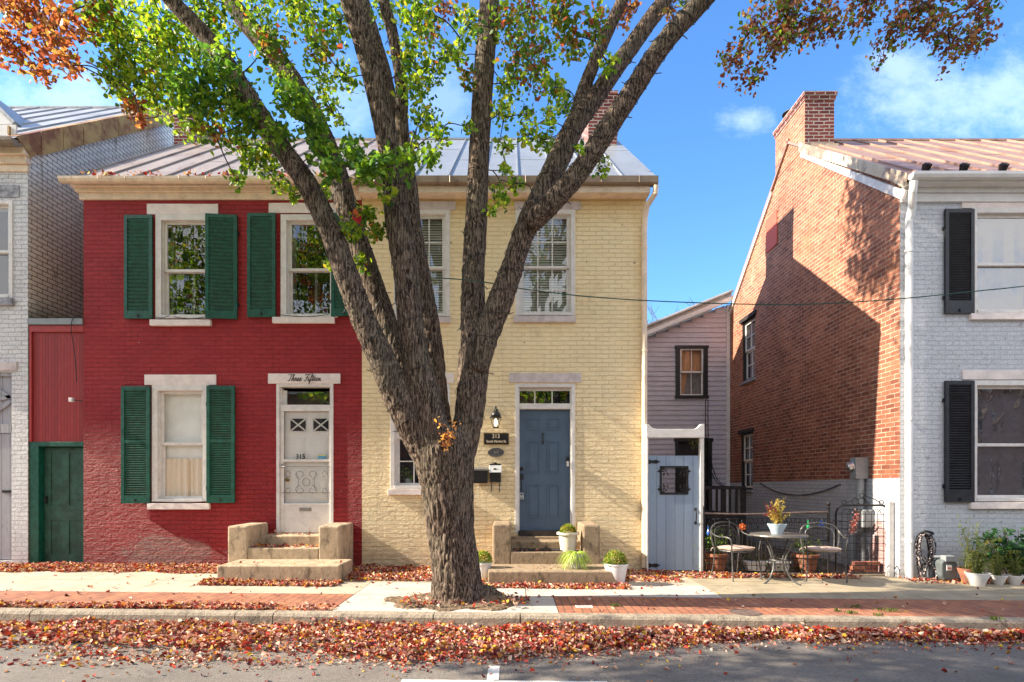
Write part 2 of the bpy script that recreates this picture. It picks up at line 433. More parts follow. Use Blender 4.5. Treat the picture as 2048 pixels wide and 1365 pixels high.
def gable_extra(n, P, xyz, col, h, fac, uv):
    x, y, z = xyz
    # pale lime bloom near the chimney, patches of soft orange rub, darker bricks towards the ground
    a = n.step(n.noise(P, 2.4, 6, .7), .56, .72); hi = n.step(z, 4.8, 7.0)
    col = n.mix(n.math('MULTIPLY', n.math('MULTIPLY', a, hi), .55), col, (.66, .46, .36))
    o = n.step(n.noise(P, 1.2, 6, .7), .50, .62)
    col = n.mix(n.math('MULTIPLY', o, .4), col, (.44, .17, .085))
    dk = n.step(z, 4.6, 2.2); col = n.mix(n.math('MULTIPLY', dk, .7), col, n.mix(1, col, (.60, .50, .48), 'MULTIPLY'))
    mo = n.math('MULTIPLY', fac, n.step(n.noise(P, 5, 3), .35, .65))
    col = n.mix(n.math('MULTIPLY', mo, .6), col, (.60, .47, .36))
    # painted base course, with worn brick low down by the gate
    zz = n.math('ADD', z, n.math('MULTIPLY', n.noise(P, 30, 2), .02))
    base = n.math('SUBTRACT', 1, n.step(zz, n.math('SUBTRACT', 1.62, n.math('MULTIPLY', y, .012)), n.math('SUBTRACT', 1.63, n.math('MULTIPLY', y, .012))))
    gp, gf = brick_tex(n, uv, (.44, .45, .48), (.50, .51, .54), (.20, .20, .22), .215, .073, .005, .3)
    gp = n.mix(n.math('MULTIPLY', n.step(n.noise(P, 4, 6, .7), .48, .68), .5), gp, (.30, .30, .33))
    wear = patch(n, xyz, 9.40, .2, .28, .75, P, 1.3, 7, 1)
    gp = n.mix(n.math('MULTIPLY', wear, .8), gp, n.mix(gf, (.30, .13, .11), (.45, .38, .36)))
    return n.mix(base, col, gp), h


M['red_brick'] = mat_brick('red_painted_brick', (.30, .024, .027), (.34, .030, .032), (.19, .013, .014), extra=red_extra, fade=True, bump=.036, rough=.6, var=.12)
M['yellow_brick'] = mat_brick('yellow_painted_brick', (.93, .74, .44), (.95, .77, .47), (.80, .60, .34), extra=yellow_extra, fade=True, bump=.036, rough=.6, var=.06)
M['white_brick'] = mat_brick('white_painted_brick', (.64, .63, .64), (.70, .69, .69), (.50, .49, .50), extra=white_extra, bump=.028, rough=.65, var=.08)
M['side_brick'] = mat_brick('weathered_white_gable_brick', (.82, .79, .76), (.88, .84, .80), (.16, .135, .11), ms=.0065, bh=.078, bw=.215, smooth=.1, wob=.005, extra=sidewall_extra, bump=.012, rough=.8)
M['blue_brick'] = mat_brick('pale_grey_painted_brick', (.56, .575, .61), (.59, .605, .64), (.50, .515, .55), extra=white_extra, bump=.010, rough=.6, var=.05, lump=.45)
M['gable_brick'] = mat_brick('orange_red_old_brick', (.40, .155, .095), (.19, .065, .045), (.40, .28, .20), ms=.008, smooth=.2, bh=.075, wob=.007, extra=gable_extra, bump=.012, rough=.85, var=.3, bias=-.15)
M['chimney_brick'] = mat_brick('dark_red_chimney_brick', (.24, .06, .045), (.13, .032, .030), (.45, .38, .34), ms=.011, smooth=.1, bump=.015, rough=.85, var=.2)
M['opp_brick'] = mat_brick('brown_brick', (.42, .19, .13), (.32, .13, .10), (.42, .36, .32), ms=.009, bump=.008)


def roof_mat(name, c, rust, amt, rough=.45, metal=.2, lo=.5, hi=.66):
    m, n, b = new_mat(name); p = n.pos()
    a = n.noise(p, 1.6, 6, .7); st = n.step(n.noise(n.scale(p, (1.8, .5, .5)), 2.2, 6, .7), lo, hi)
    col = n.mix(n.step(a, .35, .68), tuple(x * .86 for x in c), c)
    col = n.mix(n.math('MULTIPLY', st, amt), col, rust)
    n.put(b.inputs['Base Color'], col); b.inputs['Roughness'].default_value = rough; b.inputs['Metallic'].default_value = metal
    n.put(b.inputs['Normal'], n.bump(n.noise(p, 5, 4, .5), .006))
    return m


M['roof_tan'] = roof_mat('tan_standing_seam_metal', (.38, .31, .25), (.20, .12, .085), .7)
M['roof_silver'] = roof_mat('silver_standing_seam_metal', (.36, .38, .40), (.30, .32, .35), .5, .4, .3)
M['roof_grey'] = roof_mat('grey_standing_seam_metal', (.38, .38, .38), (.18, .18, .19), .5)
M['roof_rust'] = roof_mat('rusty_pink_metal_roof', (.42, .255, .185), (.25, .12, .08), .8)
M['rust_flash'] = roof_mat('rusted_yellow_flashing', (.50, .33, .12), (.20, .065, .025), .95, .6, .2, .42, .60)
M['pale_flash'] = roof_mat('flaking_pale_flashing', (.62, .50, .36), (.20, .12, .09), .8, .6, .0, .5, .58)
M['gutter_brown'] = roof_mat('stained_brown_gutter', (.27, .20, .14), (.14, .09, .06), .8)


def plank_mat(name, c, wdt, gap, axis=0, rough=.6, var=.18, grain=None, bump=.004):
    m, n, b = new_mat(name); p = n.pos(); xyz = n.xyz(p)
    t = n.math('DIVIDE', xyz[axis], wdt); fr = n.math('FRACT', t); idn = n.math('FLOOR', t)
    line = n.math('ADD', n.math('LESS_THAN', fr, gap), n.math('GREATER_THAN', fr, 1 - gap), clamp=True)
    rnd = n.noise(n.comb(idn, 3.3, 1.7), 3.7, 0)
    g = n.noise(n.scale(p, (9, 9, 1) if axis == 0 else (1, 1, 12)), 4, 6, .7)
    col = n.mix(n.step(n.math('ADD', n.math('MULTIPLY', rnd, .5), n.math('MULTIPLY', g, .5)), .35, .65), tuple(x * (1 - var) for x in c), tuple(min(1, x * (1 + var)) for x in c))
    if grain: col = n.mix(n.math('MULTIPLY', n.step(g, .55, .68), .55), col, grain)
    col = n.mix(n.math('MULTIPLY', line, .8), col, tuple(x * .25 for x in c))
    n.put(b.inputs['Base Color'], col); b.inputs['Roughness'].default_value = rough
    n.put(b.inputs['Normal'], n.bump(n.math('SUBTRACT', n.math('MULTIPLY', g, .3), line), bump))
    return m


M['red_board'] = plank_mat('red_vertical_boards', (.30, .022, .020), .052, .06, grain=(.36, .05, .04))
M['grey_board'] = plank_mat('old_grey_boards', (.36, .35, .38), .14, .03, grain=(.09, .08, .09))
M['gate_board'] = plank_mat('blue_grey_gate_boards', (.25, .32, .42), .148, .022, grain=(.18, .20, .25), var=.08)
M['siding'] = mat('pale_lilac_siding', (.52, .48, .53), .65, .08, 3, .002, 50, stain=(.26, .24, .28), stain_amt=.35)

# glass: what is behind it shows through, the street is mirrored in it
def glass_mat(name, tint=(.75, .8, .8), amt=.3, wav=.0006):
    m, n, b = new_mat(name); nt = m.node_tree; nt.nodes.remove(b)
    tr = n.new('BsdfTransparent'); tr.inputs[0].default_value = (*tint, 1)
    gl = n.new('BsdfGlossy'); gl.inputs['Roughness'].default_value = .012; gl.inputs['Color'].default_value = (.95, .97, 1, 1)
    n.put(gl.inputs['Normal'], n.bump(n.noise(n.pos(), 3.2, 2, .5), wav * 2.2))
    g_ = n.new('NewGeometry'); cs = n.math('ABSOLUTE', n.vmath('DOT_PRODUCT', g_.outputs['Incoming'], g_.outputs['Normal'])); fz_ = n.math('ADD', .05, n.math('MULTIPLY', n.math('POWER', n.math('SUBTRACT', 1, cs, clamp=True), 5), .95))
    mx = n.new('MixShader'); n.put(mx.inputs[0], n.math('ADD', fz_, amt, clamp=True)); n.put(mx.inputs[1], tr.outputs[0]); n.put(mx.inputs[2], gl.outputs[0])
    nt.links.new(mx.outputs[0], nt.nodes['Material Output'].inputs[0])
    return m


M['glass'] = glass_mat('window_glass', (.8, .84, .84), .08)
M['glass_clear'] = glass_mat('clear_storm_glass', (.97, .98, .98), .0)
M['glass_mirror'] = glass_mat('mirror_bright_glass', (.6, .62, .66), .2)


def curtain_mat(name, c, folds=40, c2=None):
    m, n, b = new_mat(name); p = n.pos(); x, y, z = n.xyz(p)
    wv = n.noise(n.comb(n.math('MULTIPLY', x, folds), 0, n.math('MULTIPLY', z, 1.2)), 1, 2, .5)
    n.put(b.inputs['Base Color'], n.mix(wv, tuple(k * .86 for k in c), c2 or c)); b.inputs['Roughness'].default_value = .9
    n.put(b.inputs['Normal'], n.bump(wv, .02))
    return m


M['curtain'] = curtain_mat('cream_curtain', (.88, .74, .58), 38)
M['shade'] = mat('white_window_shade', (.86, .86, .82), .8, .05, 3)
M['blind'] = mat('cream_blind_slats', (.80, .74, .60), .6, .06, 3)
M['orange_cloth'] = curtain_mat('orange_brown_cloth', (.52, .27, .13), 14)


# vertex-coloured foliage and litter
def leaf_mat(name, trans=.45, rough=.5, spec=.4):
    m, n, b = new_mat(name); nt = m.node_tree
    a = n.new('Attribute'); a.attribute_name = 'col'; c = a.outputs['Color']
    c = n.mix(1, c, n.ramp(n.noise(n.pos(), 90, 2), [(.3, .8), (.7, 1.15)]), 'MULTIPLY')
    n.put(b.inputs['Base Color'], c); b.inputs['Roughness'].default_value = rough; b.inputs['Specular IOR Level'].default_value = spec
    if trans:
        t = n.new('BsdfTranslucent'); n.put(t.inputs[0], n.mix(1, c, (1.5, 1.5, .9), 'MULTIPLY'))
        mx = n.new('MixShader'); mx.inputs[0].default_value = trans; n.put(mx.inputs[1], b.outputs[0]); n.put(mx.inputs[2], t.outputs[0])
        nt.links.new(mx.outputs[0], nt.nodes['Material Output'].inputs[0])
    return m


M['leaf'] = leaf_mat('living_leaves', .5); M['litter'] = leaf_mat('fallen_leaves', .12, .7, .25)


def bark_mat():
    m, n, b = new_mat('grey_brown_bark'); p = n.pos()
    w_ = n.vmath('ADD', n.scale(p, (1, 1, .11)), n.vmath('SCALE', n.noise(p, 6, 3, out=1), scale=.06))
    a = n.noise(w_, 62, 5, .62); big = n.noise(p, 2.2, 4)
    col = n.ramp(a, [(.40, (.018, .012, .010)), (.5, (.105, .072, .053)), (.62, (.27, .20, .15))])
    col = n.mix(n.math('MULTIPLY', n.step(big, .42, .7), .5), col, n.mix(n.step(a, .4, .6), (.05, .045, .03), (.20, .175, .12)))
    n.put(b.inputs['Base Color'], col); b.inputs['Roughness'].default_value = .9; b.inputs['Specular IOR Level'].default_value = .2
    n.put(b.inputs['Normal'], n.bump(n.math('ADD', a, n.math('MULTIPLY', n.noise(p, 120, 2), .25)), .02))
    return m


M['bark'] = bark_mat(); M['twig'] = mat('twig_bark', (.07, .05, .045), .9, .3, 30)


# leaves as two folded quads each
def leaf_mesh(name, P, size, cols, parent, material, flat=None, up=None, width=.85, origin=None, direc=None, jitter=.12, curl=.18):
    k = len(P); P = np.asarray(P, float); size = np.asarray(size, float)
    d = RNG.normal(size=(k, 3)) if direc is None else np.asarray(direc, float) + RNG.normal(size=(k, 3)) * .25
    nrm = RNG.normal(size=(k, 3)) if up is None else np.asarray(up, float) + RNG.normal(size=(k, 3)) * (flat if flat is not None else .5)
    d /= np.linalg.norm(d, axis=1)[:, None]
    nrm -= d * (nrm * d).sum(1)[:, None]; nrm /= np.linalg.norm(nrm, axis=1)[:, None] + 1e-9
    sd = np.cross(nrm, d)
    width = width * RNG.uniform(.55, 1.1, k)[:, None] if np.isscalar(width) else width
    T = np.array([(0, 0, 0), (.28, .5, .9), (.68, .40, .7), (1, 0, -.3), (.68, -.40, .7), (.28, -.5, .9)])
    cz = (curl * RNG.uniform(.2, 1.6, k))[:, None]
    V = np.empty((k, 6, 3))
    for i, (a, b_, c_) in enumerate(T):
        V[:, i] = P + size[:, None] * (a * d + b_ * width * sd + c_ * cz * nrm)
    me = bpy.data.meshes.new(name); me.vertices.add(k * 6); me.vertices.foreach_set('co', V.reshape(-1))
    base = (np.arange(k) * 6)[:, None]
    L = np.concatenate([base + np.array([0, 1, 2, 3]), base + np.array([0, 3, 4, 5])], 1).reshape(-1)
    me.loops.add(len(L)); me.loops.foreach_set('vertex_index', L.astype(np.int32))
    me.polygons.add(k * 2); me.polygons.foreach_set('loop_start', (np.arange(k * 2) * 4).astype(np.int32))
    me.polygons.foreach_set('loop_total', np.full(k * 2, 4, np.int32))
    me.update(calc_edges=True)
    ca = me.color_attributes.new('col', 'FLOAT_COLOR', 'POINT')
    c = np.asarray(cols, float) * RNG.uniform(1 - jitter, 1 + jitter, (k, 1)); c = np.concatenate([c, np.ones((k, 1))], 1)
    ca.data.foreach_set('color', np.repeat(c, 6, axis=0).reshape(-1))
    return finish(me, name, material, parent, origin=origin)


def pick(pal, k):
    cs = np.array([p[:3] for p in pal]); ws = np.array([p[3] for p in pal], float); ws /= ws.sum()
    return cs[RNG.choice(len(pal), size=k, p=ws)]


PAL_GREEN = [(.19, .33, .025, 5), (.31, .44, .03, 5), (.09, .19, .02, 3.5), (.46, .50, .05, 3), (.05, .13, .03, 2), (.48, .38, .04, .6), (.42, .14, .03, .25)]
PAL_DKGREEN = [(.10, .22, .03, 4), (.06, .15, .035, 2.5), (.18, .32, .025, 3.5), (.30, .42, .04, 2.5)]
PAL_RED = [(.36, .10, .05, 4), (.42, .16, .06, 4), (.24, .06, .04, 3), (.48, .25, .09, 2), (.24, .22, .05, .8)]
PAL_MIX = [(.13, .23, .025, 5), (.20, .28, .03, 3), (.40, .09, .05, 1.8), (.36, .17, .05, 1.5), (.06, .14, .02, 2)]
PAL_BROWN = [(.26, .09, .05, 4), (.16, .05, .04, 3), (.36, .18, .07, 2.5), (.22, .17, .05, 1.5), (.11, .045, .035, 2)]
PAL_LITTER = [(.30, .03, .022, 4), (.46, .06, .03, 3.5), (.66, .36, .26, 6), (.44, .20, .17, 4), (.14, .035, .045, 3), (.60, .24, .04, 2.4), (.70, .46, .05, 1.6), (.24, .11, .07, 2), (.76, .56, .42, 2.5)]
# ------------------------------------------------------------ ground, road, kerb, pavement
def gz(x): return -.0095 * max(-12, min(12, x))


def struct(mb, name, mats, **kw): return tag(mb.build(name, mats, None, **kw), kind='structure')


m_, n, b = new_mat('asphalt'); p = n.pos()
f = n.noise(p, 90, 3, .7); g = n.noise(p, 1.3, 6, .65); sp = n.voro(p, 160)
c = n.mix(n.step(g, .3, .7), (.15, .128, .110), (.205, .180, .155)); c = n.mix(n.math('MULTIPLY', n.step(f, .5, .7), .5), c, (.07, .065, .062))
c = n.mix(n.math('MULTIPLY', n.math('LESS_THAN', sp, .22), .5), c, (.36, .32, .28)); c = n.mix(n.math('MULTIPLY', n.step(n.noise(n.scale(p, (.25, 1, 1)), 1.1, 5, .7), .5, .7), .35), c, (.08, .073, .067)); c = n.mix(1, c, n.ramp(n.noise(p, 35, 4, .7), [(.3, .75), (.7, 1.2)]), 'MULTIPLY')
cr = n.voro(n.vmath('ADD', p, n.vmath('SCALE', n.noise(p, 3, 4, out=1), scale=.5)), .55, 'DISTANCE_TO_EDGE')
c = n.mix(n.math('MULTIPLY', n.math('LESS_THAN', cr, .005), .3), c, (.05, .045, .04))
n.put(b.inputs['Base Color'], c); b.inputs['Roughness'].default_value = .9; n.put(b.inputs['Normal'], n.bump(f, .006)); M['asphalt'] = m_

m_, n, b = new_mat('pavement_brick'); p = n.pos(); x, y, z = n.xyz(p); w_ = n.noise(p, 7, 2)
uv = n.comb(n.math('ADD', y, n.math('MULTIPLY', w_, .01)), n.math('ADD', x, n.math('MULTIPLY', w_, .01)), 0)
c, fc = brick_tex(n, uv, (.40, .155, .075), (.27, .095, .055), (.10, .065, .045), .2, .1, .006, .2)
c = n.mix(n.math('MULTIPLY', n.step(n.noise(p, 2, 6, .7), .5, .7), .4), c, (.42, .24, .15))
n.put(b.inputs['Base Color'], c); b.inputs['Roughness'].default_value = .85
n.put(b.inputs['Normal'], n.bump(n.math('SUBTRACT', n.math('MULTIPLY', n.noise(p, 30, 3), .4), fc), .006)); M['pave_brick'] = m_


def slab_mat(name, c, d):
    m, n, b = new_mat(name); p = n.pos(); a = n.noise(p, 2.2, 6, .7); f = n.noise(p, 60, 3)
    x, y, z = n.xyz(p)
    t = n.noise(n.comb(n.math('FLOOR', n.math('DIVIDE', x, 1.3)), n.math('FLOOR', y), 0), 2.3, 0)
    col = n.mix(n.step(a, .35, .7), c, d); col = n.mix(n.math('MULTIPLY', t, .25), col, d)
    col = n.mix(n.math('MULTIPLY', n.step(f, .55, .75), .4), col, tuple(k * .6 for k in c))
    ds = n.step(n.noise(p, 3.4, 7, .75), .52, .70); col = n.mix(n.math('MULTIPLY', ds, .45), col, tuple(k * .55 for k in c))
    ck = n.voro(n.vmath('ADD', p, n.vmath('SCALE', n.noise(p, 4, 4, out=1), scale=.35)), .6, 'DISTANCE_TO_EDGE'); col = n.mix(n.math('MULTIPLY', n.math('LESS_THAN', ck, .0035), .5), col, (.12, .10, .08))
    n.put(b.inputs['Base Color'], col); b.inputs['Roughness'].default_value = .85; n.put(b.inputs['Normal'], n.bump(f, .003)); return m


M['slab_new'] = slab_mat('new_pale_concrete', (.52, .47, .41), (.44, .39, .33)); M['slab_old'] = slab_mat('old_tan_concrete', (.50, .42, .32), (.38, .31, .23))
M['slab_yard'] = slab_mat('mossy_yard_concrete', (.40, .33, .23), (.27, .22, .14)); M['earth'] = stained_concrete('leafy_brown_earth', (.12, .085, .06), (.04, .03, .02), bump=.02)
M['road_paint'] = mat('worn_road_paint', (.66, .64, .60), .7, .06, 9, stain=(.3, .28, .26), stain_amt=.6, stain_scale=14)

xs = [-400, -60] + [-12 + i * 2 for i in range(13)] + [60, 400]
mb = MB(); mb.sheet(xs, [-300, -40, 0, 6, 20, 60, 500], lambda x, y: gz(x) - .20); struct(mb, 'ground', M['earth'])
mb = MB(); mb.sheet([-90, -60] + [-12 + i * 2 for i in range(13)] + [60, 90], [-6.5, 0, 3, 6.2], lambda x, y: gz(x) - .135 + .012 * (1 - min(1, abs(y - 0) / 6))); struct(mb, 'road', M['asphalt'])
mb = MB()
for x0, x1, y0, y1 in [(-.87, .75, 4.40, 4.51), (-.20, -.105, 4.515, 4.87), (-9, -7.2, 4.40, 4.51), (7.4, 9, 4.4, 4.51)]:
    mb.sheet([x0, (x0 + x1) / 2, x1], [y0, y1], lambda x, y: gz(x) - .135 + .012 * (1 - min(1, abs(y) / 6)) + .004)
struct(mb, 'road_marking', M['road_paint'])
mb = MB()
jx = [-60, -30, -20, -14, -11.5, -9.1, -6.8, -5.2, -2.99, -2.58, -.85, .09, 3.16, 5.6, 8.1, 10.6, 13, 20, 30, 60]
for a, c_ in zip(jx[:-1], jx[1:]):
    k = max(1, int((c_ - a) / .35)) if abs(a) < 13 else 4; pr = []
    rows = []
    for i in range(k + 1):
        x = a + .006 + (c_ - a - .012) * i / k; g0 = gz(x); j = lambda s: s * (noise.noise(Vector((x * 2.1, s * 50, 3))))
        rows.append([(x, 6.13 + j(.006), g0 - .22), (x, 6.145 + j(.008), g0 - .03 + j(.006)), (x, 6.165, g0 - .004), (x, 6.19, g0 + .002 + j(.003)), (x, 6.295, g0 + .003), (x, 6.295, g0 - .22)])
    vs = [q for r in rows for q in r]; fs = []
    for i in range(k):
        for q in range(5): fs.append((i * 6 + q, (i + 1) * 6 + q, (i + 1) * 6 + q + 1, i * 6 + q + 1))
    fs += [(0, 1, 2, 3, 4, 5), tuple(k * 6 + q for q in (5, 4, 3, 2, 1, 0))]
    mb.add(vs, fs)
struct(mb, 'kerb', M['curb'], smooth=False)


def slab(mb, x0, x1, y0, y1, mi, lift=0., g=.005):
    k = max(1, int((x1 - x0) / 2)); x0 += g; x1 -= g; y0 += g; y1 -= g
    for i in range(k):
        a, b2 = x0 + (x1 - x0) * i / k, x0 + (x1 - x0) * (i + 1) / k
        za, zb = gz(a) + lift, gz(b2) + lift
        mb.add([(a, y0, za), (b2, y0, zb), (b2, y1, zb), (a, y1, za), (a, y0, za - .1), (b2, y0, zb - .1), (b2, y1, zb - .1), (a, y1, za - .1)], [(0, 1, 2, 3), (0, 4, 5, 1), (2, 6, 7, 3), (1, 5, 6, 2), (3, 7, 4, 0)], mi)


mb = MB()
slab(mb, -60, -2.0, 6.297, 7.235, 0, g=.001); slab(mb, .525, 60, 6.297, 7.235, 0, g=.001); struct(mb, 'brick_pavement', M['pave_brick'])
mb = MB()
for a, c_ in zip([-60, -30, -14, -11.3, -8.7, -6.15, -4.9, -3.6], [-30, -14, -11.3, -8.7, -6.15, -4.9, -3.6, -2.0]): slab(mb, a, c_, 7.24, 8.1, 1); slab(mb, a, c_, 8.1, 9.6, 1)
for a, c_ in zip([-2.0, -.95, .18, 1.35], [-.95, .18, 1.35, 2.69]): slab(mb, a, c_, 7.24, 8.1, 0); slab(mb, a, c_, 8.1, 9.6, 1 if a > -1.5 else 1)
slab(mb, -2.0, .52, 6.3, 7.235, 0)
for a, c_ in zip([2.69, 3.95, 5.3, 6.7, 8.2, 10, 14, 30], [3.95, 5.3, 6.7, 8.2, 10, 14, 30, 60]): slab(mb, a, c_, 7.24, 8.1, 2); slab(mb, a, c_, 8.1, 9.6, 2)
struct(mb, 'pavement', [M['slab_new'], M['slab_old'], M['slab_yard']])
mb = MB(); mb.sheet([2.2, 4, 6.1], [9.25, 12, 16], lambda x, y: gz(x) + .006); struct(mb, 'garden_ground', M['earth'])
# tree pit mound
mb = MB(); xs_ = np.linspace(-1.55, .2, 46); ys_ = np.linspace(6.29, 7.5, 34)
def mound(x, y):
    e = math.hypot((x + .66) / .78, (y - 6.86) / .52) + .28 * noise.noise(Vector((x * 3, y * 3, 1)))
    h = .085 * (1 - min(1, e) ** 2) if e < 1 else -.03
    return gz(x) + .004 + h + (.018 * noise.noise(Vector((x * 14, y * 14, 4))) + .012 * noise.noise(Vector((x * 33, y * 33, 4))) if e < 1 else 0)
mb.sheet(xs_, ys_, mound); m_, n, b = new_mat('mulch'); p = n.pos(); q = n.noise(p, 40, 5, .7)
n.put(b.inputs['Base Color'], n.ramp(q, [(.35, (.05, .03, .018)), (.55, (.24, .16, .095)), (.7, (.42, .30, .18))])); b.inputs['Roughness'].default_value = .95; n.put(b.inputs['Normal'], n.bump(q, .02)); M['mulch'] = m_
tag(mb.build('tree_pit_mulch', M['mulch']), kind='stuff', label='brown mulch heaped round the foot of the street tree', cat='mulch')

# ------------------------------------------------------------ house building blocks
def sash(par, x0, x1, z0, z1, y, cols, rows, fw=.045, mw=.02, name='sash', m='white', glass='glass', th=.035):
    mb = MB(); mb.box(x0, x0 + fw, y, y + th, z0, z1); mb.box(x1 - fw, x1, y, y + th, z0, z1)
    mb.box(x0 + fw, x1 - fw, y, y + th, z0, z0 + fw); mb.box(x0 + fw, x1 - fw, y, y + th, z1 - fw, z1)
    ix0, ix1, iz0, iz1 = x0 + fw, x1 - fw, z0 + fw, z1 - fw
    for i in range(1, cols): c = ix0 + (ix1 - ix0) * i / cols; mb.box(c - mw / 2, c + mw / 2, y + .006, y + th - .006, iz0, iz1)
    for j in range(1, rows): c = iz0 + (iz1 - iz0) * j / rows; mb.box(ix0, ix1, y + .008, y + th - .008, c - mw / 2, c + mw / 2)
    mb.build(name, M[m], par, bevel=.003)
    g = MB(); k = 10
    vs = [(ix0 + (ix1 - ix0) * i / k, y + th / 2 + .001 * math.sin(i * 1.7 + x0 * 9), z) for z in (iz0, iz1) for i in range(k + 1)]
    g.add(vs, [(i, i + 1, i + k + 2, i + k + 1) for i in range(k)]); g.build('pane', M[glass], par)


def casing(par, x0, x1, z0, z1, y, cw=.08, proud=.02, deep=.14, m='white', name='window', top=None, bottom=.05):
    """surround fitted in the opening; returns the part and the clear inside rectangle"""
    t = top or cw; mb = MB()
    mb.box(x0, x0 + cw, y - proud, y + deep, z0, z1); mb.box(x1 - cw, x1, y - proud, y + deep, z0, z1)
    mb.box(x0 + cw, x1 - cw, y - proud, y + deep, z1 - t, z1)
    if bottom: mb.box(x0 + cw, x1 - cw, y - proud - .015, y + deep, z0, z0 + bottom)
    mb.box(x0 + cw, x0 + cw + .02, y + .025, y + deep, z0 + bottom, z1 - t); mb.box(x1 - cw - .02, x1 - cw, y + .025, y + deep, z0 + bottom, z1 - t)
    return mb.build(name, M[m], par, bevel=.004), (x0 + cw + .02, x1 - cw - .02, z0 + bottom, z1 - t)


def stone(par, x0, x1, z0, z1, y, proud, name, m='lintel'):
    mb = MB(); k = 8; rows = []
    for i in range(k + 1):
        x = x0 + (x1 - x0) * i / k; j = .003 * noise.noise(Vector((x * 5, z0 * 3, 0)))
        rows += [(x, y - proud + j, z0 + j), (x, y - proud - j, z1 + j), (x, y + .05, z1 + j), (x, y + .05, z0 + j)]
    fs = [(0, 1, 2, 3), tuple(k * 4 + q for q in (3, 2, 1, 0))]
    for i in range(k):
        for q in range(4): fs.append((i * 4 + q, (i + 1) * 4 + q, (i + 1) * 4 + (q + 1) % 4, i * 4 + (q + 1) % 4))
    mb.add(rows, fs); return mb.build(name, M[m], par, bevel=.004)


def dh_window(par, box, y, sill=None, lintel=None, grid=(1, 1), midz=None, cw=.075, m='white', lm='lintel', glass='glass', inside=None, proud=.02, sp=.035):
    x0, x1, z0, z1 = box
    wdw, (a, b_, c_, d_) = casing(par, x0, x1, z0, z1, y, cw, proud, m=m)
    mz = midz if midz is not None else (c_ + d_) / 2
    sash(wdw, a, b_, mz - .02, d_, y + .045, *grid, glass=glass, m=m); sash(wdw, a, b_, c_, mz + .02, y + .084, *grid, glass=glass, m=m)
    if sill: stone(wdw, *sill, y, sp + .02, 'sill', lm)
    if lintel: stone(wdw, *lintel, y, sp - .015, 'lintel', lm)
    if inside: inside(wdw, a, b_, c_, d_, mz, y + .115)
    back = MB(); back.box(a - .3, b_ + .3, y + .9, y + .92, c_ - .3, d_ + .3); back.build('room', M['dark'], wdw)
    return wdw


def shutter(par, x0, x1, z0, z1, y, m='green', mid=True, ang=0., bottom=.13, pitch=.038):
    fw, th = .055, .035; mb = MB()
    def put(xa, xb, ya, yb, za, zb): mb.box(xa, xb, ya, yb, za, zb)
    W = x1 - x0
    put(0, fw, 0, th, z0, z1); put(W - fw, W, 0, th, z0, z1); put(fw, W - fw, .001, th - .001, z1 - .06, z1); put(fw, W - fw, .001, th - .001, z0, z0 + bottom)
    spans = [(z0 + bottom, z1 - .06)]
    if mid: mz = z0 + (z1 - z0) * mid if isinstance(mid, float) else (z0 + z1) / 2 + .03; put(fw, W - fw, .001, th - .001, mz - .022, mz + .022); spans = [(z0 + bottom, mz - .022), (mz + .022, z1 - .06)]
    for a, b_ in spans:
        k = int((b_ - a) / pitch)
        for i in range(k):
            zc = a + (i + .5) * (b_ - a) / k
            mb.obox((W / 2, th / 2, zc), ((W - 2 * fw) / 2, 0, 0), (0, .0125, -pitch * .42), (0, .0028, .0030))
    ca, sa = math.cos(ang), math.sin(ang)
    hx = x0 if ang >= 0 else x1
    vs = []
    for vx, vy, vz in mb.v:
        wx = vx + x0 - hx; wy = vy
        vs.append((hx + wx * ca - wy * sa * 0, y - th - .02 - abs(wx) * abs(sa) + wy, vz))
    mb.v = vs
    s_ = mb.build('shutter', M[m], par, bevel=.0015)
    side = hx
    for zz in (z0 + .25, z1 - .3): h = MB(); h.box(side - .02, side + .02, y - .03, y - .012, zz - .03, zz + .03); h.build('hinge', M['black'], s_)
    h = MB(); h.box((x0 + x1) / 2 - .012, (x0 + x1) / 2 + .012, y - .075, y - .06, z0 + .03, z0 + .07); h.build('catch', M['black'], s_)
    return s_


def gutter(par, x0, x1, y, z, r=.065, m='cream', name='gutter', straps=0, box=False):
    mb = MB()
    prof = [(-r, 0), (-r * .96, -r * .55), (-r * .6, -r * 1.05), (0, -r * 1.25), (r * .6, -r * 1.05), (r * .9, -r * .5), (r, 0)] if not box else [(-r, .02), (-r, -r * 1.3), (-r * .6, -r * 1.6), (r, -r * 1.6), (r, 0)]
    inn = [(a * .88, b_ * .86 + .002) for a, b_ in prof][::-1]
    P_ = [(y + a, z + b_) for a, b_ in prof + inn]
    mb.prism(P_, x0, x1, 'x')
    k = max(0, int(straps))
    for i in range(k):
        x = x0 + (x1 - x0) * (i + .5) / k
        mb.tube([(x, y + a * 1.05, z + b_ * 1.05) for a, b_ in prof], .006, 5)
    # closed ends
    for xe in (x0, x1): mb.prism([(y + a, z + b_) for a, b_ in prof], xe - .003, xe + .003, 'x')
    return mb.build(name, M[m], par)


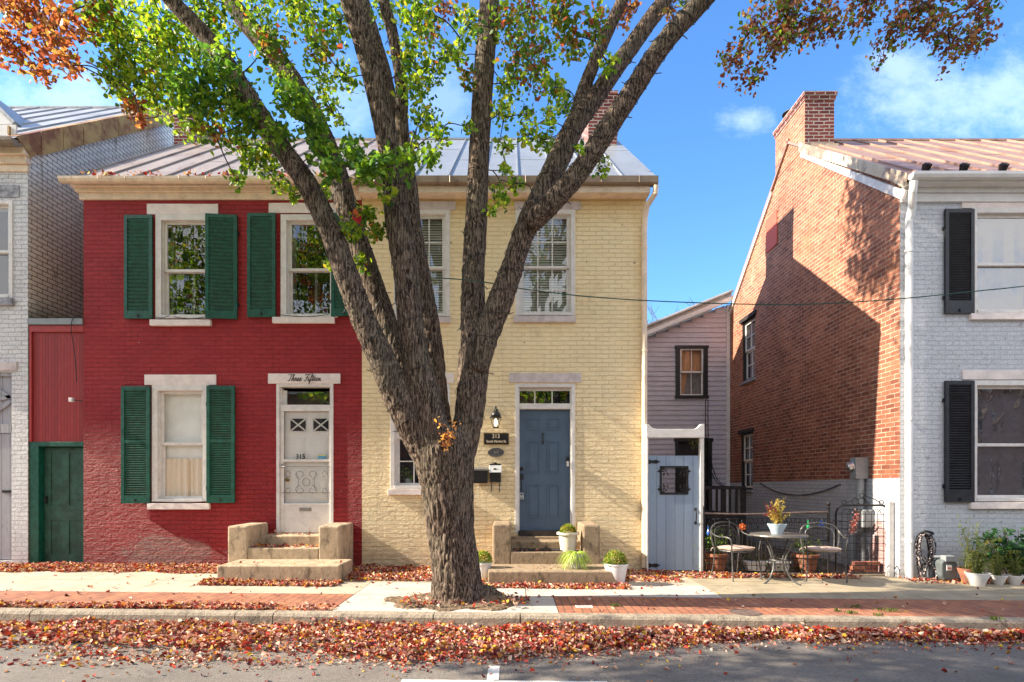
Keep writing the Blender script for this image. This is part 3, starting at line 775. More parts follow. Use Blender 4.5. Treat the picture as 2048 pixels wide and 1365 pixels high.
def roof_slab(par, x0, x1, ye, ze, yr, zr, yb, zb, m, pitch, off=0., th=.05, name='roof', seam_h=.028):
    """two metal slopes with standing seams"""
    mb = MB()
    for (ya, za, yc, zc) in ((ye, ze, yr, zr), (yb, zb, yr, zr)):
        d = Vector((0, yc - ya, zc - za)); nn = Vector((0, -d.z, d.y)).normalized()
        if nn.z < 0: nn = -nn
        o = Vector((0, 0, 0)); a = Vector((0, ya, za)); c_ = Vector((0, yc, zc)); t = nn * th
        vs = []
        for x in (x0, x1):
            for q in (a, c_, c_ - t, a - t): vs.append((x, q.y, q.z))
        mb.add(vs, [(0, 1, 5, 4), (1, 2, 6, 5), (2, 3, 7, 6), (3, 0, 4, 7), (0, 3, 2, 1), (4, 5, 6, 7)])
        x = x0 + off
        while x < x1 - .02:
            c0 = (a + c_) / 2 + nn * seam_h / 2
            if x > x0: mb.obox((x, c0.y, c0.z), (.009, 0, 0), tuple(d / 2 * .998), tuple(nn * seam_h / 2))
            x += pitch
        # cross welts
        rr = random.Random(int(x0 * 10) + int(yb * 3)); x = x0 + off
        while x < x1 - pitch:
            q = a + d * rr.uniform(.3, .75) + nn * .002
            mb.obox((x + pitch / 2, q.y, q.z), (pitch / 2 - .01, 0, 0), tuple(d.normalized() * .012), tuple(nn * .003)); x += pitch
    mb.box(x0, x1, yr - .03, yr + .03, zr - .01, zr + .035)
    return mb.build(name, M[m], par)


def shell(par, x0, x1, F, yr, yb, ze, zr, m, name='wall', sides='lr', low=-.3):
    mb = MB(); sl = (zr - ze) / (yr - F); poly = [(F, low), (yb, low), (yb, zr - sl * (yb - yr)), (yr, zr), (F, ze)]
    if 'l' in sides: mb.prism(poly, x0, x0 + .02, 'x')
    if 'r' in sides: mb.prism(poly, x1 - .02, x1, 'x')
    mb.box(x0 + .02, x1 - .02, yb - .02, yb, low, zr - sl * (yb - yr))
    return mb.build(name, M[m], par)


def chimney(par, x0, x1, y0, y1, z0, z1, m='chimney_brick', corbel=.03):
    mb = MB(); mb.box(x0, x1, y0, y1, z0, z1 - .16); c = corbel
    mb.box(x0 - c * .5, x1 + c * .5, y0 - c * .5, y1 + c * .5, z1 - .16, z1 - .08); mb.box(x0 - c, x1 + c, y0 - c, y1 + c, z1 - .08, z1)
    o = mb.build('chimney', M[m], par)
    f = MB(); f.box(x0 + .1, x1 - .1, y0 + .12, y0 + .45, z1, z1 + .02); f.build('flue', M['dark'], o)
    return o


def fx(px): return (px - 1024) / 120
def fz(py): return EYE + (965 - py) / 120
def frect(x0, x1, y0, y1): return (fx(x0), fx(x1), fz(y1), fz(y0))       # photo box on the plane of the row of facades


F = 9.5; RIDGE = 12.8; ZR = 9.12
# ------------------------------------------------------------ red house
red = empty('brick_row_house', 'red painted brick row house with green shutters, white door and cream cornice', 'house', (-4.8, F, 0))
rw = [frect(312, 426, 430, 638), frect(562, 676, 430, 636), frect(305, 418, 771, 1004)]
rdoor = frect(553, 667, 768, 1070)
mb = MB(); mb.wall(-7.14, -2.5, -.3, fz(392), F, rw + [rdoor], .24); mb.build('wall', M['red_brick'], red)
shell(red, -7.14, -2.505, F + .01, RIDGE, 16.2, 6.2, ZR - .12, 'red_brick', 'side_wall')
sl = (ZR - 6.38) / (RIDGE - 9.22)
roof_slab(red, -7.22, -2.52, 9.24, 6.39, RIDGE, ZR, 16.5, ZR - sl * 3.7, 'roof_tan', .5, .12)
c_ = MB()                                              # cream cornice in three steps
for (pz0, pz1, pr) in ((401, 388, .035), (388, 380, .075), (380, 371, .12)): c_.box(-7.16 - pr, -2.51, F - pr, F - .0005 + .02, fz(pz0), fz(pz1) - .001)
c_.build('cornice', M['cream'], red, bevel=.006)
gutter(red, -7.34, -2.54, 9.27, 6.39, .07, 'cream', straps=11)
def blinds_none(*a): pass
def half_curtain(w, a, b_, c_, d_, mz, y):
    mb = MB(); mb.box(a, b_, y + .03, y + .035, mz - .28, d_); mb.build('shade', M['shade'], w)
    k = 40; mb = MB(); vs = []
    for z in (c_, mz - .24):
        for i in range(k + 1): t = i / k; vs.append((a + (b_ - a) * t, y + .012 * math.sin(t * 44) + (.03 if abs(t - .62) < .03 else 0), z))
    mb.add(vs, [(i, i + 1, i + k + 2, i + k + 1) for i in range(k)]); mb.build('curtain', M['curtain'], w)
def dim_curtain(w, a, b_, c_, d_, mz, y):
    mb = MB(); mb.box(a, a + .06, y + .1, y + .11, c_, d_); mb.box(a + (b_ - a) * .52, a + (b_ - a) * .58, y + .1, y + .11, c_, mz); mb.build('curtain', M['interior'], w)
dh_window(red, rw[0], F, frect(303, 424, 641, 653), frect(295, 437, 409, 430), midz=fz(540), inside=dim_curtain, cw=.095)
dh_window(red, rw[1], F, frect(547, 670, 636, 648), frect(538, 682, 407, 427), midz=fz(538), inside=dim_curtain, cw=.095)
dh_window(red, rw[2], F, frect(298, 421, 1007, 1019), frect(290, 433, 750, 771), midz=fz(888), inside=half_curtain, cw=.09, glass='glass_clear')
shutter(red, *frect(252, 308, 433, 639), F, mid=False, pitch=.062); shutter(red, *frect(417, 477, 433, 640), F, mid=False, ang=-.12, pitch=.062)
shutter(red, *frect(497, 553, 429, 636), F, mid=False, pitch=.062); shutter(red, *frect(664, 716, 429, 634), F, mid=False, pitch=.062)
shutter(red, *frect(246, 303, 774, 1007), F, mid=.53); shutter(red, *frect(416, 472, 773, 1006), F, mid=.53)
# cables under the upper sills and on the lower one
mb = MB()
for (a, b_, py) in ((306, 344, 634), (352, 418, 636), (560, 660, 632), (310, 418, 1003)):
    mb.tube([(fx(a + (b_ - a) * t), F - .06 - .01 * math.sin(t * 9), fz(py + 4 * math.sin(t * 3.1) * (1 if py < 700 else .4))) for t in np.linspace(0, 1, 9)], .006, 5)
mb.build('cable', M['cable_black'], red)

# its door
x0, x1, z0, z1 = rdoor
lin = stone(red, *frect(537, 681, 748, 768), F, .025, 'lintel')
def script(par):
    """Three Fifteen in a slanted brush hand"""
    S = {'T': [[(0, .86), (.12, .98), (.75, .95), (.95, 1.02)], [(.55, .95), (.42, .5), (.25, .02), (.08, .06), (.05, .16)]],
         'h': [[(0, .1), (.22, .6), (.34, .95), (.26, .98), (.12, .3), (.06, 0), (.2, .38), (.36, .42), (.32, .1), (.42, .02), (.55, .12)]],
         'r': [[(0, .12), (.14, .42), (.12, .48), (.26, .42), (.24, .1), (.34, .02), (.46, .14)]],
         'e': [[(0, .14), (.22, .26), (.26, .42), (.16, .46), (.06, .2), (.14, .01), (.3, .05), (.42, .18)]],
         'F': [[(0, .82), (.1, .98), (.7, .96), (.95, 1.04)], [(.52, .95), (.4, .5), (.22, .0), (.06, .04), (.02, .16)], [(.2, .52), (.6, .56)]],
         'i': [[(0, .12), (.12, .42), (.08, .1), (.16, .01), (.3, .14)], [(.18, .62), (.2, .66)]],
         'f': [[(0, .12), (.2, .55), (.36, .95), (.26, 1.0), (.12, .3), (.0, -.35), (.06, -.38), (.14, 0), (.34, .12)]],
         't': [[(0, .12), (.2, .5), (.28, .85), (.12, .12), (.2, .01), (.34, .14)], [(.04, .56), (.42, .6)]],
         'n': [[(0, .12), (.12, .44), (.06, .02), (.2, .38), (.34, .42), (.28, .08), (.38, .02), (.52, .14)]], ' ': []}
    adv = {'T': .62, 'h': .5, 'r': .42, 'e': .38, 'F': .62, 'i': .28, 'f': .32, 't': .32, 'n': .5, ' ': .42}
    mb = MB(); cx = 0; tot = sum(adv[k] for k in 'Three Fifteen'); wd = fx(643) - fx(576); s = wd / tot; hh = s * 1.75
    for ch in 'Three Fifteen':
        for st in S[ch]:
            pts = spline([(u_ + cx + v_ * .25, v_) for u_, v_ in st], 3)
            mb.tube([(fx(576) + q[0] * s, F - .030, fz(763) + q[1] * hh * .62) for q in pts],   .0046, 5)
        cx += adv[ch]
    return mb.build('lettering', M['black'], par)
script(lin)
door, ins = casing(red, x0, x1, fz(1068), z1, F, .05, .012, .16, name='door_frame', bottom=0)
mb = MB(); mb.box(fx(559), fx(661), F + .02, F + .1, fz(815), fz(812) + .02); mb.box(fx(559), fx(570), F + .07, F + .1, fz(812), fz(780)); mb.build('transom_bar', M['white'], door, bevel=.003)
tr = MB(); tr.box(fx(570), fx(664), F + .10, F + .105, fz(812), fz(782)); tr.build('transom_pane', M['glass'], door)
mb = MB(); mb.box(fx(556), fx(666), F + .5, F + .52, fz(815), fz(775)); mb.build('room', M['interior'], door)
sd = MB()                                                # storm door frame
a, b_, c_, d_ = fx(560), fx(664), fz(1066), fz(815)
fw = .055
sd.box(a, a + fw, F + .015, F + .045, c_, d_); sd.box(b_ - fw, b_, F + .015, F + .045, c_, d_); sd.box(a + fw, b_ - fw, F + .016, F + .044, d_ - .06, d_)
sd.box(a + fw, b_ - fw, F + .016, F + .044, fz(924), fz(919)); sd.box(a + fw, b_ - fw, F + .016, F + .044, c_, c_ + .035)
sd.box(a + fw, b_ - fw, F + .017, F + .043, fz(1012), fz(1007)); sd.box(a + fw, b_ - fw, F + .025, F + .035, c_ + .035, fz(1012))
storm = sd.build('storm_door', M['white'], red, bevel=.003)
g = MB(); g.box(a + fw, b_ - fw, F + .028, F + .031, fz(919), d_ - .06); g.box(a + fw, b_ - fw, F + .028, F + .031, fz(1007), fz(924)); g.build('pane', M['glass_clear'], storm)
mb = MB()
def ring(cx, cz, r, a0, a1, k=14): return [(cx + r * math.cos(t), F + .012, cz + r * math.sin(t)) for t in np.linspace(a0, a1, k)]
gx, gzc = (a + b_) / 2, fz(965)
mb.tube([(a + .02, F + .012, fz(934)), (b_ - .01, F + .012, fz(934))], .004, 5); mb.tube([(a + .02, F + .012, fz(986)), (b_ - .01, F + .012, fz(986))], .004, 5)
for sx in (-1, 1):
    for sz in (-1, 1):
        sp_ = [(gx + sx * (.10 + .075 * math.cos(t) * (1 - t / 9)), F + .012, gzc + sz * (.13 + .065 * math.sin(t) * (1 - t / 9))) for t in np.linspace(-1.6, 4.5, 26)]
        mb.tube(sp_, .0038, 5)
        mb.tube([(gx + sx * (.30 + .045 * math.cos(t) * (1 - t / 9)), F + .012, gzc + sz * (.15 + .045 * math.sin(t) * (1 - t / 9))) for t in np.linspace(-2.2, 3.6, 20)], .0038, 5)
    mb.tube([(gx + sx * (.20 + .07 * math.cos(t)), F + .012, gzc + .17 * math.sin(t)) for t in np.linspace(2.0, 4.28, 16)] if sx > 0 else [(gx - (.20 + .07 * math.cos(t)), F + .012, gzc + .17 * math.sin(t)) for t in np.linspace(2.0, 4.28, 16)], .0038, 5)
mb.tube(ring(gx, gzc, .062, 0, 2 * math.pi, 24), .004, 5)
mb.build('scroll_grille', M['chair_iron'], storm)
mb = MB(); mb.tube([(a + .02, F - .01, fz(934)), (a + .09, F - .02, fz(934))], .009, 8); mb.box(a + .015, a + .045, F - .002, F + .015, fz(937), fz(928)); mb.build('handle', M['nickel'], storm)
mb = MB(); mb.box(fx(598), fx(622), F + .018, F + .024, fz(1023), fz(1016)); mb.box(fx(600), fx(620), F + .012, F + .018, fz(1021.5), fz(1017.5)); mb.build('mail_slot', M['nickel'], storm)
text_mesh('house_number', '315', .112, (fx(600), F + .022, fz(914)), storm, M['black'], .002, sx=.95, bold=.002)
mb = MB(); mb.box(fx(635), fx(651), F + .022, F + .026, fz(918), fz(909)); st_ = mb.build('sticker', mat('blue_sticker', (.12, .35, .55), .4), storm)
mb = MB(); mb.box(fx(635), fx(650), F + .0195, F + .0215, fz(912), fz(909.4)); mb.build('sticker_band', mat('yellow_band', (.7, .6, .2), .4), storm)
idr = MB(); idr.box(a + fw - .01, b_ - fw + .01, F + .075, F + .115, c_ + .035, d_ - .0)
for (u0, u1, v0, v1) in ((577, 607, 937, 1000), (622, 652, 937, 1000), (577, 607, 877, 919), (622, 652, 877, 919)):
    for e, q in ((0, .008), (.03, .014)):
        idr.box(fx(u0) + e, fx(u1) - e, F + .075 - q, F + .076, fz(v1) + e, fz(v0) - e)
M['door_white'] = mat('white_door_paint', (.86, .82, .78), .45, .03)
indoor = idr.build('inner_door', M['door_white'], red, bevel=.004)
for u0, u1 in ((578, 609), (624, 655)):
    A, B, C, D = fx(u0), fx(u1), fz(862), fz(837)
    mb = MB(); mb.box(A, B, F + .068, F + .0745, C, D); mb.build('pane', M['dark'], indoor)
    mb = MB(); mb.box(A - .012, B + .012, F + .06, F + .073, D, D + .016); mb.box(A - .012, B + .012, F + .06, F + .073, C - .016, C); mb.box(A - .014, A, F + .06, F + .073, C, D); mb.box(B, B + .014, F + .06, F + .073, C, D)
    L = math.hypot(B - A, D - C) / 2
    for s_ in (-1, 1):
        dirv = Vector(((B - A), 0, s_ * (D - C))).normalized(); pr = Vector((-dirv.z, 0, dirv.x))
        mb.obox(((A + B) / 2, F + .062 + s_ * .001, (C + D) / 2), tuple(dirv * L), (0, .005, 0), tuple(pr * .011))
    mb.build('cross_muntin', M['white'], indoor)
mb = MB(); mb.lathe((0, 0, 0), [(.03, 0), (.032, .012), (.012, .02), (.012, .04), (.028, .05), (.03, .07), (.016, .085)], 14)
mb.v = [(fx(572) + x_, F + .078 - z_ * .6, fz(960) + y_) for x_, y_, z_ in mb.v]; mb.build('knob', M['brass'], indoor)
chimney(red, -7.42, -7.02, 12.5, 13.4, 7.9, 9.62)


def stoop(par, steps, cheeks, m, name='stoop'):
    """steps: (x0,x1,yfront,yback,z0,z1); cheeks the same"""
    root = None
    for i, (a, b_, y0, y1, z0, z1) in enumerate(steps):
        mb = MB(); k = 10
        mb.box(a, b_, y0, y1, z0, z1); o = mb.build(name if root is None else 'step', M[m], par if root is None else root, bevel=.018)
        root = root or o
    for (a, b_, y0, y1, z0, z1) in cheeks:
        mb = MB(); mb.box(a, b_, y0, y1, z0, z1); mb.build('cheek_wall', M[m], root, bevel=.03)
    return root


stoop(red, [(-4.18, -2.45, 8.06, 8.755, -.1, .26), (-4.06, -2.97, 8.75, 9.12, -.1, .43), (-4.06, -2.97, 9.115, 9.56, -.1, .585)],
      [(-4.37, -4.055, 8.745, 9.505, .255 - .3, .77), (-2.975, -2.64, 8.745, 9.505, -.1, .77)], 'concrete_step')

# ------------------------------------------------------------ yellow house
yel = empty('yellow_row_house', 'pale yellow painted brick row house with slate blue door and silver metal roof', 'house', (0, F, 0))
yw = [frect(788, 900, 421, 634), frect(1031, 1150, 421, 632), frect(781, 900, 770, 978)]
ydoor = frect(1030, 1150, 768, 1068)
mb = MB(); mb.wall(-2.499, 2.24, -.3, 6.24, F - .004, yw + [ydoor], .24); mb.build('wall', M['yellow_brick'], yel)
shell(yel, -2.499, 2.24, F, RIDGE, 16.2, 6.2, ZR - .12, 'yellow_brick', 'side_wall')
roof_slab(yel, -2.515, 2.36, 9.24, 6.385, RIDGE, ZR + .01, 16.5, ZR - sl * 3.7, 'roof_silver', .565, .35)
gutter(yel, -2.53, 2.36, 9.26, 6.37, .065, 'gutter_brown', straps=8, box=True)
mb = MB(); mb.box(-2.497, 2.25, 9.28, F, 6.16, 6.3); mb.build('soffit', M['cream'], yel)
def blinds(w, a, b_, c_, d_, mz, y):
    mb = MB(); z = d_ - .02
    while z > c_ + .02: mb.obox(((a + b_) / 2, y + .02, z), ((b_ - a) / 2, 0, 0), (0, .012, .0185), (0, -.0012, .0008)); z -= .042
    mb.build('blind', M['blind'], w)
def plant_in(w, a, b_, c_, d_, mz, y):
    mb = MB(); mb.lathe((fx(812), y + .12, c_ - .02), [(.045, 0), (.06, .12), (.06, .14)], 14); mb.build('indoor_pot', M['pot_white'], w)
    k = 60; P_ = np.array([fx(812), y + .12, c_ + .16]) + RNG.normal(size=(k, 3)) * (.06, .05, .11); P_[:, 2] = np.maximum(P_[:, 2], c_ + .13)
    leaf_mesh('indoor_leaves', P_, RNG.uniform(.04, .08, k), pick(PAL_DKGREEN, k), w, M['leaf'])
dh_window(yel, yw[0], F - .004, frect(782, 902, 636, 647), frect(778, 911, 404, 421), grid=(3, 2), midz=fz(534), inside=blinds, lm='lintel_grey', cw=.07)
dh_window(yel, yw[1], F - .004, frect(1027, 1151, 634, 646), frect(1029, 1161, 404, 421), grid=(3, 2), midz=fz(533), inside=blinds, lm='lintel_grey', cw=.07)
dh_window(yel, yw[2], F - .004, frect(777, 904, 979, 990), frect(772, 908, 747, 767), grid=(3, 2), midz=fz(876), inside=plant_in, lm='lintel', cw=.07)
ylin = stone(yel, *frect(1018, 1162, 747, 766), F - .004, .02, 'lintel', 'lintel_grey')
fr, _ = casing(yel, ydoor[0], ydoor[1], fz(1068), ydoor[3], F, .055, .012, .2, name='door_frame', bottom=0)
mb = MB(); mb.box(fx(1036), fx(1144), F + .02, F + .14, fz(818), fz(807)); mb.box(fx(1036), fx(1144), F + .08, F + .13, fz(780.5), fz(775))
for u_ in (1070, 1105): mb.box(fx(u_) - .01, fx(u_) + .01, F + .09, F + .12, fz(807), fz(780.5))
mb.build('transom_bar', M['white'], fr, bevel=.003)
mb = MB(); mb.box(fx(1037), fx(1143), F + .10, F + .105, fz(807), fz(781)); mb.build('transom_pane', M['glass_mirror'], fr)
mb = MB(); mb.box(fx(1030), fx(1150), F + .6, F + .62, fz(830), fz(770)); mb.build('room', M['dark'], fr)
mb = MB(); mb.box(fx(1036.7), fx(1143.3), F + .10, F + .145, fz(1062), fz(818.4)); 
bd = mb.build('door', M['blue_door'], yel, bevel=.002)
mb = MB()
for (u0, u1, v0, v1) in ((1053, 1079, 836, 860), (1093, 1119, 836, 860), (1053, 1079, 882, 948), (1093, 1119, 882, 948), (1053, 1079, 970, 1037), (1093, 1119, 970, 1037)):
    A, B, C, D = fx(u0) + .01, fx(u1) + .01, fz(v1), fz(v0)
    for (p0, p1, q0, q1) in ((A, B, D - .018, D), (A, B, C, C + .018), (A, A + .018, C + .018, D - .018), (B - .018, B, C + .018, D - .018)): mb.box(p0, p1, F + .088, F + .101, q0, q1)
    mb.box(A + .045, B - .045, F + .092, F + .101, C + .045, D - .045)
mb.build('door_panel', M['blue_door'], bd, bevel=.005)
mb = MB(); cx, y_ = fx(1086) + .005, F + .1
mb.tube([(cx, y_ - .012, fz(866)), (cx, y_ - .03, fz(872)), (cx, y_ - .035, fz(880)), (cx, y_ - .015, fz(888))], [.018, .010, .010, .017], 10); mb.lathe((cx, y_ - .012, fz(870)), [(.014, 0), (.02, .02), (.006, .04)], 12); mb.build('knocker', M['black'], bd)
mb = MB(); mb.tube([(fx(1043), y_ - .02, fz(938)), (fx(1043), y_ + .0, fz(938))], .033, 14); mb.box(fx(1040), fx(1047), y_ - .015, y_, fz(960), fz(948)); mb.tube([(fx(1043), y_ - .02, fz(950)), (fx(1043), y_ - .05, fz(962)), (fx(1043), y_ - .03, fz(980))], .009, 8); mb.build('handle', M['black'], bd)
mb = MB(); mb.box(fx(1037), fx(1144), F - .03, F + .145, fz(1072), fz(1062)); mb.build('threshold', M['dark_wood'], fr)
mb = MB(); mb.box(fx(1134), fx(1140), F + .07, F + .1, fz(922), fz(914)); mb.build('strike_cover', M['black'], bd)
mb = MB(); mb.box(fx(1134), fx(1139), F + .07, F + .099, fz(933), fz(922.5)); mb.build('sensor', M['white'], bd)
stoop(yel, [(-.34, 1.50, 8.0, 8.73, -.2, .19), (-.02, 1.09, 8.72, 9.08, -.1, .375), (-.02, 1.09, 9.075, 9.46, -.1, .50)],
      [(-.30, -.015, 8.72, 9.495, -.1, .80), (1.085, 1.35, 8.72, 9.495, -.1, .79)], 'concrete_step2')
mb = MB(); mb.box(fx(1024), fx(1150), F - .10, F + .14, fz(1083), fz(1073)); mb.build('door_step', M['concrete_step2'], fr, bevel=.008)
chimney(yel, 1.62, 2.22, 12.1, 13.4, 8.2, 9.74)
mb = MB(); mb.box(2.0, 2.3, 12.35, 13.25, 9.0, 9.30); mb.build('chimney_flashing', M['roof_silver'], yel)
mb = MB(); xd = fx(1287)
mb.tube([(2.33, 9.22, 6.24), (2.32, 9.24, 6.12), (2.22, 9.36, 5.98), (2.2, 9.42, 5.82), (xd, 9.43, 5.6), (xd, 9.43, .03)], .045, 14)
for zz in (5.3, 3.6, 1.9, .6): mb.tube([(xd, 9.43, zz), (xd, 9.43, zz + .03)], .052, 14)
mb.build('downspout', M['cream'], yel, smooth=False)

# ------------------------------------------------------------ boarded passage between white and red house
ps = empty('passage_front', 'narrow red boarded passage front with dark green panelled door below', 'passage front', (-7.6, F, 0))
mb = MB(); mb.box(-8.05, -7.145, F + .03, F + .06, fz(884), fz(650)); mb.build('board_panel', M['red_board'], ps)
mb = MB(); mb.box(-8.05, -7.145, F - .0, F + .029, fz(664), fz(651)); mb.box(-8.05, -8.01, F + .0, F + .029, fz(884), fz(664)); mb.build('trim', mat('red_trim', (.36, .028, .026), .5, .1), ps, bevel=.004)
mb = MB(); mb.box(-8.055, -7.145, F - .03, F + .25, fz(650) + .001, fz(638)); mb.build('cap_flashing', M['grey_meter'], ps)
mb = MB(); mb.box(-8.05, -7.145, F + .01, F + .1, fz(893), fz(884)); mb.box(-8.05, -7.9, F + .01, F + .15, fz(1132), fz(893)); mb.box(-7.16, -7.145, F + .01, F + .1, fz(1132), fz(893)); mb.build('door_frame', M['green'], ps, bevel=.004)
mb = MB(); mb.box(-7.9, -7.16, F + .13, F + .17, fz(1130), fz(893))
pdr = mb.build('door', M['door_green'], ps)
mb = MB()
A, B, Cc, D = -7.89, -7.165, fz(1128), fz(895)
for (p0, p1, q0, q1) in ((A, A + .11, Cc, D), (B - .11, B, Cc, D), ((A + B) / 2 - .055, (A + B) / 2 + .055, fz(1012), D - .09), ((A + B) / 2 - .055, (A + B) / 2 + .055, Cc + .14, fz(1043)), (A + .11, B - .11, D - .09, D), (A + .11, B - .11, fz(1043), fz(1012)), (A + .11, B - .11, Cc, Cc + .14)): mb.box(p0, p1, F + .115, F + .131, q0, q1)
mb.build('stile_and_rail', M['door_green'], pdr, bevel=.004)
mb = MB(); mb.box(A + .03, A + .06, F + .09, F + .115, fz(1008), fz(993)); mb.tube([(A + .045, F + .07, fz(1004)), (A + .045, F + .06, fz(1000)), (A + .045, F + .09, fz(996))], .008, 6); mb.build('handle', M['black'], pdr)
mb = MB(); mb.box(-8.05, -7.145, F + .3, F + 6.5, 3.9, 4.1); mb.build('passage_roof', M['dark_wood'], ps)
sl_ = empty('security_light', 'small white security sensor on a bracket beside the red boards', 'sensor', (fx(152), F, fz(802)))
mb = MB(); mb.box(fx(148), fx(155), F - .12, F - .06, fz(806), fz(798)); mb.build('housing', M['pot_white'], sl_, bevel=.008)
mb = MB(); mb.tube([(fx(155), F - .09, fz(802)), (fx(166.5), F - .01, fz(803))], .008, 6); mb.build('bracket', M['black'], sl_)
mb = MB(); mb.tube([(fx(q[0]), F - .05, fz(q[1])) for q in spline([(166, 635), (158, 633), (148, 645), (148, 670), (154, 710), (158, 765)], 5)], .006, 5)
mb.build('hanging_wire', M['cable_black'], tag(None, None) if False else ps)

# ------------------------------------------------------------ white house at the left edge
wh = empty('white_brick_house', 'weathered white brick house at the left edge with rusty roof flashing', 'house', (-10, F, 0))
ww = [(-10.3, fx(27), fz(597), fz(402))]; wdoor = (-10.2, fx(24), fz(1122), fz(745))
mb = MB(); mb.wall(-15, -8.06, -.3, 6.95, F - .006, ww + [wdoor], .24); mb.build('wall', M['white_brick'], wh)
ZW = 10.3; YW = 13.5; slw = (ZW - 6.95) / (YW - 9.35)
mb = MB(); poly = [(F + .001, -.3), (20, -.3), (20, 6.0), (YW + 4.2, 6.95), (YW, ZW - .08), (F + .001, 6.95)]
mb.prism(poly, -8.0605, -8.30, 'x'); mb.build('gable_wall', M['side_brick'], wh)
mb = MB(); mb.box(-15, -8.31, 19.98, 20, -.3, 6); mb.box(-15, -14.98, F, 20, -.3, 6.9); mb.build('back_wall', M['white_brick'], wh)
roof_slab(wh, -15.2, -8.02, 9.22, 6.97, YW, ZW, YW + 4.4, ZW - slw * 4.4, 'roof_grey', .62, .3)
mb = MB()                                              # rusty verge flashing hanging over the gable
d_ = Vector((0, YW - 9.2, ZW - 6.97)); k = 9
for i in range(k):
    a0, a1 = i / k, (i + 1) / k - .004
    y0, z0, y1, z1 = 9.2 + d_.y * a0, 6.97 + d_.z * a0 + .05, 9.2 + d_.y * a1, 6.97 + d_.z * a1 + .05
    hgt = .40 if i else .36; xo = -8.0 + .004 * (i % 2)
    poly = [(y0, z0), (y1, z1), (y1, z1 - hgt), (y0 + (.28 if i == 0 else 0), z0 - hgt + (.0 if i else .18))]
    mb.prism(poly, xo, xo + .012, 'x')
    mb.prism([(y0, z0 + .012), (y1, z1 + .012), (y1, z1), (y0, z0)], -8.14, xo + .012, 'x')
mb.build('verge_flashing', M['rust_flash'], wh)
mb = MB()
for (q0, q1, pr) in ((345, 332, .04), (332, 318, .09), (318, 304, .15)): mb.box(-15, -8.05 + pr * .3, F - pr, F + .01, fz(q0), fz(q1) - .001)
mb.build('cornice', M['cream'], wh, bevel=.008)
gutter(wh, -15, -8.02, 9.2, 6.97, .08, 'gutter_brown')
dh_window(wh, ww[0], F - .006, (-10.4, fx(30), fz(612), fz(598)), (-10.5, fx(40), fz(396), fz(372)), cw=.06, midz=fz(502), lm='grey_wood', m='grey_wood' if False else 'white')
mb = MB(); mb.box(wdoor[0], fx(24), F + .02, F + .1, fz(866), fz(848)); mb.box(fx(20), fx(24), F + .02, F + .1, fz(1122), fz(745)); mb.box(wdoor[0], fx(20), F + .02, F + .1, fz(752), fz(745))
mb.box(wdoor[0], fx(20), F + .06, F + .08, fz(848), fz(752))
wd = mb.build('barn_door_frame', M['grey_board'], wh)
mb = MB()
for (xa, za, xb, zb) in ((-8.9, fz(845), fx(20), fz(800)), (-8.9, fz(755), fx(20), fz(798)), (-8.9, fz(805), fx(20), fz(792))):
    dv = Vector((xb - xa, 0, zb - za)); L = dv.length / 2; dv.normalize(); mb.obox(((xa + xb) / 2, F + .045, (za + zb) / 2), tuple(dv * L), (0, .012, 0), tuple(Vector((-dv.z, 0, dv.x)) * .03))
mb.build('brace', M['grey_board'], wd)
mb = MB(); mb.box(wdoor[0], fx(20) - .01, F + .04, F + .07, fz(1120), fz(868)); dd = mb.build('plank_door', M['grey_board'], wh)
mb = MB(); mb.box(fx(2), fx(24), F + .015, F + .04, fz(986), fz(981)); mb.build('latch', M['black'], dd)
stone(wh, -10.4, fx(36), fz(741), fz(724), F, .03, 'lintel', 'lintel_grey')
mb = MB(); mb.prism([(-10.6, 8.1), (-9.28, 8.1), (-9.94, 8.75)], 10.6, 11.6, 'y'); dm = mb.build('dormer', M['white'], wh)
mb = MB(); mb.obox((-9.58, 11.1, 8.46), (.38, 0, -.375), (0, .58, 0), (.02, 0, .02)); mb.build('dormer_roof', M['roof_grey'], dm)
mb = MB(); mb.box(-15, -8.13, 9.34, 9.37, 7.12, 7.30); mb.build('snow_board', M['white'], wh)
mb = MB(); mb.box(-8.235, -8.205, 9.30, 9.338, 7.12, 7.26); mb.build('board_bracket', M['rust_flash'], wh)

# ------------------------------------------------------------ house on the right: pale grey front, orange brick gable
RF = 8.9; XR = 6.06
def qx(px): return X(px, RF)
def qz(py): return Z(py, RF)
def qrect(x0, x1, y0, y1): return (qx(x0), qx(x1), qz(y1), qz(y0))
rt = empty('brick_gable_house', 'pale grey fronted house at the right with tall orange brick gable and chimney', 'house', (8, RF, 0))
bw = [(qx(1942), qx(1942) + 1.12, qz(628), qz(418)), (qx(1942), qx(1942) + 1.12, qz(1003), qz(762))]
mb = MB(); mb.wall(XR, 16, -.4, 6.08, RF, bw, .24); mb.build('wall', M['blue_brick'], rt)
ZG = 8.90; YG = 12.45
sw = [(14.2, 15.0, 4.05, 5.62), (14.35, 15.1, 1.25, 2.72)]
mb = MB(); mb.wall(RF + .003, 15.85, -.4, 5.9, XR, sw, .2, axis='x'); mb.add([(XR, RF + .003, 5.9), (XR, 15.85, 5.9), (XR, 15.85, 6.1), (XR, YG, ZG - .07), (XR, RF + .003, 6.12)], [(0, 1, 2, 3, 4)])
mb.build('gable_wall', M['gable_brick'], rt)
mb = MB(); mb.box(XR + .01, 16, 15.83, 15.85, -.4, 6.1); mb.box(15.98, 16, RF + .01, 15.82, -.4, 6.1); mb.build('back_wall', M['blue_brick'], rt)
roof_slab(rt, XR - .05, 16.2, 8.66, 6.10, YG, ZG, 15.95, 6.12, 'roof_rust', .56, .30, seam_h=.03)
mb = MB(); k = 8; d_ = Vector((0, YG - .55 - 8.64, (ZG - 6.10) * (YG - .55 - 8.64) / (YG - 8.66)))
